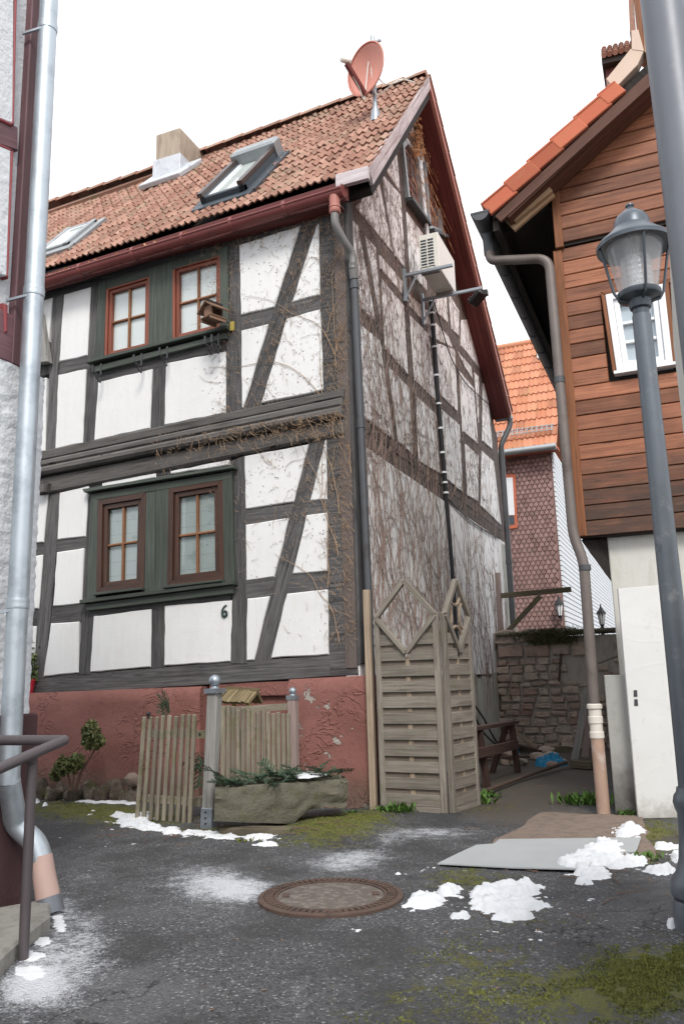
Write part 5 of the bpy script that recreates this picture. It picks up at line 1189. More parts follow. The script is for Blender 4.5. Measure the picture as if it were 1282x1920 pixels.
# ------------------------------------------------------------------ stone bed and shrubs
bed = thing('stone_border', (-3.3,-.6,0), 'row of rough mossy stones edging the bed below the red plinth', 'stone border')
xs = 62
while xs < 258:
    wp = rnd(17,30); c = G(xs+wp/2, 1499+rnd(-2,3)+(xs-60)*.02); r = wp/2*.0062; b = MB(); b.blob(c+UP*r*.9, r*1.12, (1.0,.9,rnd(1.1,1.45)), .30, 1.5, 9, 7, int(xs)); b.build('stone', M['bedstone'], bed, 40); xs += wp*.86
for k in range(16):
    c = G(66+k*11.5+rnd(-4,4), 1490); r = rnd(.05,.10); b = MB(); b.blob(V((c.x, c.y-.02, .14+rnd(0,.05))), r, (1,1,.9), .3, 1.7, 8, 6, k+70); b.build('stone', M['bedstone'], bed, 40)
b = MB(); b.blob(Pl((0,-.35,0), NF).p(248,1462), .09, (1.1,.7,.8), .12, 2, 10, 7, 3); tag(b.build('pale_stone', M['pad'], None, 50), 'pale block of stone beside the picket gate in the bed', 'stone')
bs = [G(55,1497), G(262,1500)]; b = MB(); b.prism([V((bs[0].x-.3,-.14,0)), V((bs[1].x,-.14,0)), V((bs[1].x,G(262,1494).y,0)), V((bs[0].x-.3,G(55,1492).y,0))], UP, -.02, .06, .02); M['soil'] = plain('bed_soil', (.07,.055,.04), .95, 0, .5, 30, .7); tag(b.build('garden_bed', M['soil']), kind='structure')
o = snow('snow_patch', 'snow lying between the stones of the bed near the gate', [(225,1475,30,3),(190,1472,16,3),(245,1474,16,4)], .03, .012, 31); o.location.z = .11
def shrub(name, label, yy, base, top, crowns, stems, n, mats):
    B = Pl((0,yy,0), NF); t = thing(name, B.p(*base), label, 'shrub'); b = MB()
    for s_ in stems: b.tube(curve(B.ps(s_)), [.016-.009*i/ (len(curve(B.ps(s_)))-1) for i in range(len(curve(B.ps(s_))))], 7)
    for (px, py, r) in crowns:
        for k in range(9): c = B.p(px, py); d = V((rnd(-1,1),rnd(-1,1),rnd(-.6,1))).normalized(); twig(b, [c-V((0,0,r*.8)), c+d*r*.5, c+d*r*1.05], NF, .004, .002)
    b.build('stems', M['twig'], t, 60)
    b = MB(); b2 = MB()
    for i in range(n):
        px, py, r = random.choice(crowns); c = B.p(px, py); d = V((random.gauss(0,1),random.gauss(0,1),random.gauss(0,1))).normalized()*r*rnd(.25,1.08)**.6
        if noise.noise((c+d)*9) < -.25: continue
        p = c+d; a = (d.normalized()*.5+V((rnd(-1,1),rnd(-1,1),rnd(-.2,1)))).normalized(); s_ = a.cross(V((rnd(-1,1),rnd(-1,1),rnd(-1,1)))).normalized(); l = rnd(.016,.034)
        (b if random.random() < .6 else b2).face([p-a*l, p+s_*l*.45, p+a*l, p-s_*l*.45], [(0,0)]*4)
    tag(b.build('foliage', M[mats[0]], t), kind='stuff'); tag(b2.build('foliage', M[mats[1]], t), kind='stuff')
shrub('shrub', 'low round evergreen shrub on the left in the stone bed', -.5, (128,1480), 0, [(128,1436,.115),(116,1442,.085),(142,1428,.09),(106,1452,.06),(124,1424,.07)], [[(132,1482),(130,1464),(126,1440)],[(134,1482),(138,1462),(142,1430)]], 2600, ('foliage','ivy_leaf'))
shrub('shrub', 'taller shrub with a bent bare stem and tufted crown', -.45, (145,1480), 0, [(172,1362,.06),(176,1378,.085),(168,1392,.075),(186,1390,.06),(162,1372,.05),(178,1400,.05)], [[(143,1482),(152,1450),(168,1422),(177,1405),(174,1380)]], 2000, ('foliage','ivy_leaf'))
def weeds(label, spots, n, sc, name='weed_tuft', mt='grass'):
    for (px, py) in spots:
        c = G(px, py); b = MB(); 
        for i in range(n):
            a = rnd(0, 6.28); l = rnd(.03,.09)*sc; d = V((cos(a)*rnd(.3,1), sin(a)*rnd(.3,1), rnd(.4,1.2))).normalized(); s_ = d.cross(UP).normalized()*rnd(.005,.012)*sc; p = c+V((random.gauss(0,.05),random.gauss(0,.035),0))*sc
            b.face([p, p+d*l*.6-s_, p+d*l+V((0,0,-.01)), p+d*l*.6+s_], [(0,0)]*4)
        tag(b.build(name, M[mt]), label, 'weeds')
weeds('bright green weeds at the foot of the front lattice panel', [(750,1522)], 130, 1.5); weeds('small weeds at the left foot of the front lattice panel', [(722,1521)], 50, 1.0); weeds('green weeds spreading right of the side lattice panel', [(888,1506)], 150, 1.6); weeds('weeds further back along the alley edge near the iron bar', [(915,1494)], 80, 1.2)
weeds('weeds between the grey slab and the white panel', [(1178,1530)], 70, 1.1); weeds('dark leafy weed left of the pink downpipe foot', [(1098,1508)], 160, 1.9); weeds('grass tuft by the corner of the concrete pad', [(1216,1612)], 60, .9); weeds('weeds under the corner of the plinth by the trough', [(660,1525)], 40, .7); weeds('small tuft in front of the timber block', [(462,1580)], 40, .7, mt='moss')
# ------------------------------------------------------------------ lattice screen panels
def lattice(name, label, q, nn, ornament):
    """q = TL TR BR BL of the panel up to its shoulders"""
    t = thing(name, q[3], label, 'fence panel'); wq = (q[1]-q[0]).length; u = (q[2]-q[3]).normalized(); hq = (q[0]-q[3]).length; up = (q[0]-q[3]).normalized()
    def P(a, h): return q[3]+u*a+up*h
    for a in (.028, wq-.028): b = MB(); b.bar(P(a, .0), P(a, hq), .056, .05, nn); b.build('stile', M['fence'], t, bevel=.005)
    b = MB(); b.bar(P(.05,.03), P(wq-.05,.03), .03, .06, up); b.build('bottom_rail', M['fence'], t)
    hb = hq-.11; k = 0; z = .10; hd = hq-.37
    while z < hb:
        front = k % 2 == 0; hh = .098; b = MB(); d = .012 if front else -.010; a0, a1 = .05, wq-.05
        zt_ = min(z+hh*.5+.002, hb); lo = z-hh*.5
        def cut(h): return max(0.0, (h-hd))*(wq/2-.05)/(hb+.09-hd)
        mid = wq/2
        if zt_ < hd: b.prism([P(a0,lo), P(a1,lo), P(a1,zt_), P(a0,zt_)], nn, d-.006, d+.006, .003)
        else:
            for sg in (-1,1):
                e = a0 if sg < 0 else a1; c0, c1 = mid+sg*max(.02, cut(lo)), mid+sg*max(.02, cut(zt_))
                if abs(c0-e) > .02: b.prism([P(e,lo), P(c0,lo), P(c1,zt_), P(e,zt_)], nn, d-.006, d+.006, .003)
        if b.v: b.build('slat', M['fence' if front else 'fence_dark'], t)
        z += .072; k += 1
    b = MB(); 
    for zz in range(8): b.box(P(wq/2, .12+zz*(hd-.15)/7.5), (u, up, nn), (.022, (hd-.1)/16, .0035))
    b.build('batten', M['fence_tan'], t)
    # diamond
    c = P(wq/2, hq-.02); dh, dw = .34, wq/2-.02; D = [c+up*dh, c+u*dw, c-up*dh, c-u*dw]
    for i in range(4): b = MB(); b.bar(D[i]+nn*.02, D[(i+1) % 4]+nn*.02, .045, .05, nn); b.build('diamond_rail', M['fence'], t, bevel=.004)
    if ornament:
        for sg in (1,-1):
            b = MB(); cc = c+up*(.21*sg); pts_ = [cc+u*(.11*cos(a))+up*(-sg*.0-sg*.11*abs(sin(a))) for a in [pi*i/8 for i in range(9)]]; b.tube(pts_, .016, 6); b.build('ornament_arc', M['fence_tan'], t)
            b = MB(); cc = c+u*(.17*sg); pts_ = [cc+up*(.13*cos(a))-u*(sg*.09*abs(sin(a))) for a in [pi*i/8 for i in range(9)]]; b.tube(pts_, .014, 6); b.build('ornament_arc', M['fence_tan'], t)
    return t
f0, f1 = G(720,1519), G(830,1525); LP_ = Pl(f0, V(((f1-f0).y, -(f1-f0).x, 0))); zL, zR = LP_.p(704,1161).z, LP_.p(819,1143).z; zz = (zL+zR)/2
x0_, x1_ = LP_.p(711,1400), LP_.p(833,1400); x0_.z = x1_.z = 0
lattice('lattice_panel', 'weathered lattice screen with slats and empty diamond opening, facing the street', [x0_+UP*zz, x1_+UP*zz, x1_, x0_], LP_.n, False)
s0_ = x1_+V((.035,.0,0)); s1_ = G(886,1513); dn_ = (s1_-s0_).normalized(); s1_ = s0_+dn_*max(.55, (s1_-s0_).length)
lattice('lattice_panel', 'narrow-looking lattice screen set at an angle, with curved ornament in its diamond', [s0_+UP*zz, s1_+UP*zz, s1_, s0_], V((dn_.y, -dn_.x, 0)), True)
pp = LP_.p(700,1500); pp = V((pp.x-.0, pp.y, 0)); pt_ = LP_.p(690,1106)
b = MB(); b.bar(pp, V((pp.x, pp.y, pt_.z)), .062, .062, NF); tag(b.build('wooden_post', M['fence_tan'], None, bevel=.006), 'plain tan wooden post between downpipe and lattice screen', 'post')

# ------------------------------------------------------------------ litter
b = MB()
for i in range(260):
    k = rg.random()
    if k < .35: px, py = rg.uniform(60,660), rg.gauss(1556,14)
    elif k < .6: px, py = rg.uniform(880,1120), rg.uniform(1440,1520)
    elif k < .8: px, py = rg.uniform(1120,1280), rg.uniform(1545,1680)
    else: px, py = rg.uniform(0,1282), rg.uniform(1560,1900)
    c = G(px, py); c.z = gz(c.x, c.y)+.004; a = rg.uniform(0,6.3); r = rg.uniform(.006,.015); u_ = V((cos(a),sin(a),rg.uniform(-.2,.4))); w_ = V((-sin(a),cos(a),rg.uniform(-.2,.3)))*rg.uniform(.25,.6); b.face([c-u_*r, c+w_*r, c+u_*r, c-w_*r], [(0,0)]*4)
tag(b.build('leaf_litter', M['leaf_brown']), kind='stuff')
b = MB()
for i in range(90):
    px, py = (rg.uniform(200,660), rg.gauss(1562,10)) if i % 2 else (rg.uniform(880,1280), rg.uniform(1450,1720)); c = G(px, py); c.z = gz(c.x, c.y)+.006; a = rg.uniform(0,3.14); d = V((cos(a),sin(a),0))*rg.uniform(.03,.11); twig(b, [c-d, c+V((-d.y,d.x,0))*.1, c+d], UP, .003, .0015)
tag(b.build('fallen_twigs', M['twig']), kind='stuff')
# ------------------------------------------------------------------ alley: wooden bracket, trestle, wall, clutter
by = Pl((.06,0,0),NG).p(937,1150).y
wb = thing('timber_bracket', (0,by,2), 'wooden gallows bracket with diagonal strut on the gable wall', 'bracket')
GBP = Pl((0,by,0), NF); t0, t1 = GBP.p(934,1074), GBP.p(941,1232); b = MB(); b.bar(V((.06,by,t1.z)), V((.06,by,t0.z)), .085, .08, NF); b.build('upright', M['pinkgrey'], wb, bevel=.004)
a0, a1 = GBP.p(938,1117), GBP.p(1070,1105); b = MB(); b.bar(a0, a1, .08, .085); b.build('arm', M['mossbeam'], wb, bevel=.006)
c0, c1 = GBP.p(944,1192), GBP.p(1012,1118); b = MB(); b.bar(c0+V((0,.0,0)), c1, .075, .085, NF); b.build('strut', M['mossbeam'], wb, bevel=.006)
# trestle
tq = G(900,1482); te = G(968,1450); tr_ = thing('trestle', tq, 'dark brown wooden trestle leaning by the gable wall in the alley', 'trestle')
TR = Pl(tq, V((te.y-tq.y, -(te.x-tq.x), 0)))
for (px0,py0,px1,py1) in ((898,1370,914,1482),(958,1355,972,1462)):
    b = MB(); A_, B_ = TR.p(px0,py0), TR.p(px1,py1); b.bar(B_, A_, .085, .06, TR.n); b.build('leg', M['bench'], tr_); b = MB(); A2 = A_-TR.n*.05; b.bar(A2, V((A2.x-.25,A2.y+.1,0)), .085, .06, TR.n); b.build('leg', M['bench'], tr_)
b = MB(); b.bar(TR.p(878,1416,.04), TR.p(968,1396,.04), .05, .10); b.build('rail', M['bench'], tr_); b = MB(); b.bar(TR.p(876,1368,-.02), TR.p(964,1354,-.02), .12, .04); b.build('top_beam', M['bench'], tr_)
# back stone wall
WY = 6.35
SW = Pl((0,WY,0), NF); swt = thing('stone_wall', (1,WY,0), 'rubble stone wall closing the alley, mossy on top', 'stone wall')
wa, wb2 = SW.p(930,1190), SW.p(1162,1178); zt = SW.p(1080,1186).z
M['mortar'] = plaster('lime_mortar', (.42,.385,.35), .8, 30, (.20,.175,.14), .6, 7)
b = MB(); b.box(((wa.x+4)/2, WY+.32, zt/2-.1), X3, ((4-wa.x)/2, .3, zt/2+.05)); b.build('core', M['mortar'], swt)
rr_ = random.Random(3); z = -.02
while z < zt-.12:
    hh = rr_.uniform(.085,.15) if z < zt-.5 else .24; x = wa.x+rr_.uniform(-.1,0)
    while x < 2.3:
        wd_ = rr_.uniform(.14,.30) if hh < .2 else rr_.uniform(.3,.5); px = 0
        plastered = x > 1.0 and z > .75 and rr_.random() < .85
        if not plastered:
            b = MB(); hx = wd_/2-.012; hz = hh/2-.009; c = V((x+wd_/2, WY-.0, z+hh/2+rr_.uniform(-.018,.018))); q_ = rr_.uniform(-.4,.4); k = [(-hx,-hz),(hx*q_,-hz*1.05),(hx,-hz),(hx*1.02,hz*.2),(hx,hz),(hx*q_*.7,hz*1.08),(-hx,hz),(-hx*1.02,-hz*.1)]
            P = [c+V((a*rr_.uniform(.82,1.08), 0, d*rr_.uniform(.70,1.12))) for a, d in k]; b.prism(P, NF, -.08, rr_.uniform(.025,.06), .016, .008); b.build('stone', M['stone'], swt)
        x += wd_
    z += hh
b = MB(); b.box(((wa.x+2.6)/2, WY+.25, zt+.02), X3, ((2.6-wa.x)/2, .36, .03)); b.build('coping', M['trough'], swt, bevel=.02)
b = MB()
for i in range(2400):
    x, dy = rr_.gauss(.95,.28), rr_.uniform(-.12,.1); p = V((x, WY-.05+dy, zt+.02+rr_.uniform(-.16,.06)*(1 if abs(x-.95) < .4 else .3))); l = rr_.uniform(.05,.16); d = V((rr_.uniform(-.6,.6), rr_.uniform(-1,-.1), rr_.uniform(-.9,.5))).normalized(); s_ = d.cross(NF).normalized()*.005
    b.face([p-s_, p+s_, p+d*l], [(0,0)]*3)
M['drygrass'] = plain('dark_wall_grass', (.055,.055,.022), .9, 0, .6, 20); tag(b.build('wall_grass', M['drygrass']), 'dark tuft of grass hanging over the top of the rubble wall', 'grass', kind='stuff')
sn = MB(); 
for i in range(40): sn.blob(V((wa.x+rr_.uniform(.1,.75), WY+.15+rr_.uniform(-.1,.2), zt+.055)), rr_.uniform(.02,.05), (2,1,.4), .2, 2, 7, 5, i)
tag(sn.build('snow_patch', M['snow'], None, 60), 'thin line of snow on top of the rubble wall', 'snow', kind='stuff')
b = MB(); b.bar(SW.p(1047,1278,.07), SW.p(1051,1225,.07), .03, .05, NF); tag(b.build('iron_peg', M['bench']), 'dark upright iron peg fixed to the rubble wall', 'peg')
# leaning planks, rods, tarp, rubble
def plank(lab, a, c, wd_, th, mt, nm='plank', up=NF): b = MB(); b.bar(a, c, wd_, th, up); return tag(b.build(nm, M[mt], None, bevel=.004), lab, nm.replace('_',' '))
P5 = Pl((0,4.6,0), NF)
plank('grey plank leaning against the right side of the alley', P5.p(1074,1437), P5.p(1102,1290), .10, .03, 'board_grey'); plank('second darker plank leaning in the alley behind the downpipe', P5.p(1096,1420), P5.p(1106,1330), .10, .03, 'pinkgrey')
plank('long board lying across the alley end', Pl((0,5.6,0),NF).p(955,1412), Pl((0,5.6,0),NF).p(1068,1410), .03, .17, 'mossbeam', up=UP); plank('thin slat leaning by the beige pipe', Pl((0,5.9,0),NF).p(965,1372), Pl((0,5.4,0),NF).p(1005,1402), .05, .03, 'fence_tan'); plank('flat timber on the ground left of the pink pipe', G(1072,1440)+UP*.05, G(1112,1443)+UP*.05, .1, .09, 'mossbeam', up=UP)
plank('sloping grey board on the wall behind the downpipe', Pl((0,4.9,0),NF).p(1120,1243), Pl((0,4.9,0),NF).p(1160,1228), .25, .03, 'board_grey', up=UP)
b = MB(); b.tube([G(912,1490)+UP*.04, G(990,1462)+UP*.05, G(1062,1440)+UP*.07], .022, 8); tag(b.build('iron_bar', M['rust'], None, 40), 'long rusty iron bar lying along the alley edge', 'bar')
b = MB(); 
def tarp_at(px, py, r, label, sz):
    c = G(px, py); b = MB(); n = 26; ids = {}
    for i in range(n+1):
        for j in range(n+1):
            u, v = i/n*2-1, j/n*2-1; e = max(0, 1-(u*u+v*v)); x, y = c.x+u*sz[0]*(1+.15*noise.noise(V((v*3,1,0)))), c.y+v*sz[1]*(1+.15*noise.noise(V((u*3,2,0))))
            ids[i,j] = b.addv((x, y, sz[2]*e**.5*(.75+.9*abs(noise.noise(V((u*3.2, v*3.2, 4))))+.25*noise.noise(V((u*8, v*8, 1))))-.005))
    for i in range(n):
        for j in range(n): b.iface((ids[i,j], ids[i+1,j], ids[i+1,j+1], ids[i,j+1]), [(0,0)]*4)
    tag(b.build('tarp', M['tarp'], None, 25), label, 'tarp')
tarp_at(1032,1434,0,'crumpled bright blue tarpaulin on the alley ground',(.20,.26,.14)); tarp_at(960,1412,0,'small scrap of blue tarpaulin behind the trestle',(.10,.16,.12))
for k in range(16):
    c = G(rr_.uniform(890,1060), rr_.uniform(1404,1440)); b = MB(); r = rr_.uniform(.05,.13); b.blob(c+UP*r*.4, r, (1.2,1,.6), .2, 2, 8, 6, k); tag(b.build('rubble_stone', M['stone'], None, 45), 'loose rubble stone lying at the foot of the alley wall', 'stone', 'loose rubble at the alley end')
for k in range(7):
    c = G(rr_.uniform(890,1010), rr_.uniform(1412,1440)); d = V((rr_.uniform(-1,1), rr_.uniform(-1,1), rr_.uniform(-.2,.3))).normalized(); b = MB(); b.bar(c+UP*.08-d*.4, c+UP*.12+d*.4, .07, .025); tag(b.build('scrap_board', M['bench'], None), 'scrap board in the junk heap at the alley end', 'board', 'scrap boards in the alley junk heap')
b = MB(); c = G(1000,1402); b.prism([c+V((-.35,.1,0)), c+V((.4,.1,0)), c+V((.30,.35,.38)), c+V((.1,.3,.28)), c+V((-.2,.35,.35))], V((0,-.8,.5)), -.01, .01); tag(b.build('rotten_board', M['mossbeam']), 'broken rotten board leaning at the foot of the rubble wall', 'board')
# ------------------------------------------------------------------ house beyond the alley
BY = 13.0; BK = Pl((0,BY,0), NF); back = thing('shingled_house', (.5,BY+3,0), 'distant house with orange tiled roof and brown shingled wall', 'house')
e0, e1 = BK.p(930,858), BK.p(1047,842); ze = (BK.p(1000,849)).z; cxr = BK.p(1037,900).x; zb = 1.0
b = MB(); b.box(((cxr-7)/2, BY+4, ze/2), X3, ((cxr+7)/2, 4-.02, ze/2)); b.build('wall', M['shingle'], back)
b = MB(); rows = 0; zz = ze-.08; st = .115
while zz > 1.9:
    x = -1.6+(.06 if rows % 2 else 0)
    while x < cxr-.06:
        c = V((x, BY-.006, zz)); w2 = .052; P = [c+V((-w2,0,.07)), c+V((w2,0,.07)), c+V((w2,0,-.05)), c+V((w2*.5,0,-.085)), c+V((-w2*.5,0,-.085)), c+V((-w2,0,-.05))]; b.prism(P, V((0,-1,-.12)), -.004, .014); x += .125
    zz -= st; rows += 1
tag(b.build('shingles', M['shingle'], back), kind='stuff')
# white slatted side
b = MB(); zz = 1.6
while zz < ze+.05: b.box((cxr+.02, BY+9, zz), X3, (.022, 9, .05)); zz += .125
tag(b.build('white_slats', M['whiteslat'], back), kind='stuff'); b = MB(); b.box((cxr+.0, BY+9.01, (ze)/2), X3, (.015, 8.98, ze/2+.05)); b.build('side_wall', M['slatgap'], back)
b = MB(); b.prism(BK.ps([(946,890),(966,890),(970,990),(950,993)]), NF, -.1, .05); fr_ = b.build('window', M['vergetile'], back); b = MB(); b.prism(BK.ps([(940,897),(961,896),(965,966),(944,967)]), NF, 0, .055); b.build('blind', M['white_paint'], fr_); b = MB(); b.prism(BK.ps([(944,968),(964,967),(965,984),(946,986)]), NF, 0, .054); b.build('pane', M['slot'], fr_)
# roof
pit = radians(52); S3 = V((0,cos(pit),sin(pit))); N3 = V((0,-sin(pit),cos(pit))); EB = V((cxr+.18, BY-.35, ze+.05)); RB = Pl(EB, N3)
rt = RB.p(985,645); L3 = (rt-EB).dot(S3)
b = MB(); q = [V((-7,EB.y,EB.z)), EB.copy(), EB+S3*L3, V((-7,0,0))+V((0,EB.y,EB.z))+S3*L3]; b.prism(q, N3, -.1, -.03); b.prism([q[3], q[2], q[2]+V((0,4,-4)), q[3]+V((0,4,-4))], V((0,.7,.7)), -.1, 0); b.build('roof', M['tile2'], back)
TM2 = [tile_mesh('roof_tile', M['tile2'], .27, .46, i) for i in range(2)]; nr = int(L3/.40)
for r in range(nr+1):
    for c in range(8):
        x = -.27*(c+1); 
        if r*.40+.46 > L3+.2: continue
        o = bpy.data.objects.new('roof_tile', random.choice(TM2)); COL.objects.link(o); o.parent = back; o.matrix_parent_inverse = Matrix.Translation(back.location).inverted(); o.matrix_basis = tile_matrix(EB, V((1,0,0)), S3, N3, x, r*.40, .006) @ Matrix.Scale(1.35, 4, (0,0,1))
b = MB(); b.tube([EB+S3*L3+V((-3,0,.02)), EB+S3*L3+V((.05,0,.02))], .10, 12); b.build('ridge', M['tile2'], back, 50)
gb = Pl((0,EB.y-.06,0), NF); b = MB(); b.tube([V((-3, EB.y-.07, EB.z-.06)), V((EB.x, EB.y-.07, EB.z-.06))], .085, 14); b.build('gutter', M['old_zinc'], back, 40)
sg_ = EB+S3*.55+N3*.16
for k in range(3): b = MB(); b.bar(sg_+V((-2.5,0,0))+S3*(.10*k-.1), sg_+V((-.05,0,0))+S3*(.10*k-.1), .02, .02); b.build('snow_guard_rail', M['old_zinc'], back)
for k in range(14): b = MB(); q = sg_+V((-.1-.125*k,0,0)); b.bar(q-S3*.14, q+S3*.14, .02, .02, N3); b.build('snow_guard_bar', M['old_zinc'], back)
b = MB(); q = RB.ps([(1006,662),(1020,660),(1021,672),(1007,674)], .03); b.prism(q, N3, 0, .06); b.build('roof_window', M['skypane'], back)
b = MB(); b.box((-1.5, BY-.18, ze-.02), X3, (cxr+1.7, .2, .03)); b.build('eave_board', M['vergetile'], back)
# wall lantern
def lantern(c, label, s=1, post=False):
    t = thing('lantern', c, label, 'lantern'); b = MB(); b.lathe([(.05*s,-.14*s),(.09*s,.12*s)], c, 6); b.build('lantern_glass', M['lamp_white'], t, 30)
    b = MB(); b.lathe([(.13*s,.12*s),(.12*s,.15*s),(.05*s,.24*s),(.02*s,.30*s),(.015*s,.36*s)], c, 6); b.lathe([(.03*s,-.2*s),(.06*s,-.16*s),(.06*s,-.14*s)], c, 6); b.build('lantern_roof', M['black'], t, 30)
    b = MB()
    for k in range(6): a = 2*pi*k/6; b.bar(c+V((cos(a)*.052*s, sin(a)*.052*s, -.14*s)), c+V((cos(a)*.092*s, sin(a)*.092*s, .12*s)), .012*s, .012*s)
    b.build('cage', M['black'], t); b = MB()
    if post: b.tube([c-V((0,0,.2*s)), c-V((0,0,1.2*s))], .05*s, 8)
    else: b.tube([c+V((0,0,-.18*s)), c+V((0,.2*s,-.25*s)), c+V((0,.3*s,-.1*s))], .015*s, 6)
    b.build('arm', M['black'], t, 40)
lantern(BK.p(1048,1143,.25), 'small black wall lantern on the brown shingled wall', 1.0); lantern(Pl((0,9.5,0),NF).p(1127,1160), 'dark lantern on a short post before the white slatted wall', .8, True)
b = MB(); q = Pl((0,9.2,0),NF).p(1117,1052); b.blob(q+V((.3,0,-.25)), .14, (1.5,1,.7), .35, 3, 10, 8, 2); t = b.build('dark_plant', M['foliage'], None, 30); bpy.data.objects.remove(t)
# ------------------------------------------------------------------ wooden house on the right
WYP = .10; WP = Pl((0,WYP,0), NF); XW = 2.15
wh = thing('boarded_house', (3.5,3,0), 'gabled house clad in brown varnished boards above a pale rendered base', 'house')
zb0 = 2.42; zj = WP.p(1036,470).z; ztop = 8.4
RA, RBt = Pl((0,-.28,0),NF).p(905,388), Pl((0,-.28,0),NF).p(1150,158)          # verge line
slope = (RBt.z-RA.z)/(RBt.x-RA.x)
def roofz(x): return RA.z+(x-RA.x)*slope
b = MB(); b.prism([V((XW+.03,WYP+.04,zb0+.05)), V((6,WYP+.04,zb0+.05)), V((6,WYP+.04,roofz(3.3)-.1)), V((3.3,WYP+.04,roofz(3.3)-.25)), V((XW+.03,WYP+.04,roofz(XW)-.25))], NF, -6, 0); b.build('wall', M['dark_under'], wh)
wq = WP.ps([(1126,552),(1252,528),(1270,686),(1149,703)]); wx0, wx1 = wq[0].x, wq[2].x; wz1, wz0 = wq[0].z, wq[3].z
z = zb0; i = 0
def lay(z0, z1, d, x0=XW+.07):
    zt_ = z1
    segs = [(x0, 4.6)]
    if z0 < wz1-.02 and z1 > wz0+.02: segs = [(x0, wx0-.004), (wx1+.004, 4.6)]
    for a, e in segs:
        if roofz(a) < z1+.1: a = max(a, (z1+.1-RA.z)/slope+RA.x)
        if a > e-.05: continue
        b = MB(); a_lo = max(x0 if a < wx1 else a, (z0+.06-RA.z)/slope+RA.x) if a < wx0 else a
        b.prism([V((a_lo,WYP,z0)), V((e,WYP,z0)), V((e,WYP,z1-.006)), V((a,WYP,z1-.006))], V((0,-1,-.10)), -.02, .012+d, .007); b.build('board', M['brown_board'], wh)
BH = (zj-zb0)/20
for k in range(20): lay(zb0+k*BH, zb0+(k+1)*BH, 0)
z = zj+.045
while z < 7.7: lay(z, z+BH, .03, XW+.09); z += BH
b = MB(); b.prism([V((XW,WYP,zb0)), V((XW+.085,WYP,zb0)), V((XW+.085,WYP,zj-.02)), V((XW,WYP,zj-.02))], NF, -.12, .030, .006); b.build('corner_board', M['brown_trim'], wh)
b = MB(); b.prism([V((XW+.03,WYP,zj-.01)), V((XW+.11,WYP,zj-.01)), V((XW+.11,WYP,roofz(XW+.1)-.18)), V((XW+.03,WYP,roofz(XW+.03)-.2))], NF, -.12, .060, .006); b.build('corner_board', M['brown_trim'], wh)
b = MB(); b.prism([V((XW+.085,WYP,zj+.01)), V((4.6,WYP,zj+.01)), V((4.6,WYP,zj+.05)), V((XW+.085,WYP,zj+.05))], NF, -.1, .02); b.build('drip_board', M['dark_under'], wh)
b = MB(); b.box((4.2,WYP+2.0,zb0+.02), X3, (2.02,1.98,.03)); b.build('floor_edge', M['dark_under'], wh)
# window
def cw(q):
    trim = MB(); q2 = inset(q, NF, -.0); ins = inset(q2, NF, .055)
    for i in (0,1,3): j = (i+1) % 4; trim.prism([q2[i], q2[j], ins[j], ins[i]], NF, -.06, .055-.001*i, .004)
    to = trim.build('window_trim', M['brown_trim'], wh); fq = inset(q2, NF, .04); fq[2] = fq[2]+V((0,0,-.05)); fq[3] = fq[3]+V((0,0,-.05))
    return window(fq, NF, wh, M['upvc'], M['upvc'], M['upvc'], M['pale_blue'], .06, .05, .028, 3, 2, d=.055)
cw(wq); b = MB(); b.box(((wx0+wx1)/2+.02, WYP-.035, wz0-.005), X3, ((wx1-wx0)/2-.03, .05, .014)); b.build('sill', M['upvc'], wh)
# base
bx0 = WP.p(1134,1040).x+.02
b = MB(); b.box(((bx0+6)/2, WYP+.12+2.5, zb0/2-.05), X3, ((6-bx0)/2, 2.5, zb0/2+.045)); b.build('base_wall', M['offwhite'], wh, bevel=.01)
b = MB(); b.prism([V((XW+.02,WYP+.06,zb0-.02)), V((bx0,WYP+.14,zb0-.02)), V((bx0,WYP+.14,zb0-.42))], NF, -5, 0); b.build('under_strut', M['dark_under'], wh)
# roof of the wooden house
sd = V((RBt.x-RA.x, 0, RBt.z-RA.z)); Lr = sd.length; sd.normalize(); rn = V((-sd.z, 0, sd.x)); yv = -.28
b = MB(); b.box(RA+sd*(Lr/2+.5)+V((0,3.2,0))-rn*.11, (sd, V((0,1,0)), rn), (Lr/2+.5, 3.15, .05)); b.build('roof', M['dark_under'], wh)
nt_ = 6; 
for k in range(nt_):
    s0, s1 = k*Lr/5.6, (k+1)*Lr/5.6+.03
    if k == 5: s1 = Lr+.02
    b = MB(); lift = .018
    P0, P1 = RA+sd*s0+rn*.022, RA+sd*s1
    b.prism([P0+V((0,yv-RA.y,0)), P1, P1-rn*.15, P0-rn*.15+rn*.0], NF, -.035, .0+.006*(k % 2)+.012, .006)
    b.box((P0+P1)/2+V((0,.15,0))+rn*.006, ((P1-P0).normalized(), V((0,1,0)), rn), ((P1-P0).length/2, .17, .012)); b.build('verge_tile', M['vergetile'], wh, bevel=.006)
b = MB()
for k in range(24):
    for j in range(12): b.box(RA+sd*(k*.33+.15)+V((0,.5+j*.5,0)), (sd-rn*.06, V((0,1,0)), rn), (.18,.24,.02))
tag(b.build('roof_tiles', M['tile2'], wh), kind='stuff')
b = MB(); P0, P1 = RA+sd*.02, RA+sd*(Lr+.5); b.prism([P0-rn*.16, P1-rn*.16, P1-rn*.28, P0-rn*.25], NF, -.05, -.012); b.build('verge_board', M['dark_verge'], wh)
for k in range(4):
    y_ = -.2+k*.075; b = MB(); b.prism([RA+sd*.1-rn*.25+V((0,0,0)), RA+sd*(Lr+.4)-rn*.25, RA+sd*(Lr+.4)-rn*.27, RA+sd*.1-rn*.27], NF, -.07*(k+1)-.02, -.07*k-.025); b.build('soffit_board', M['dark_verge'], wh)
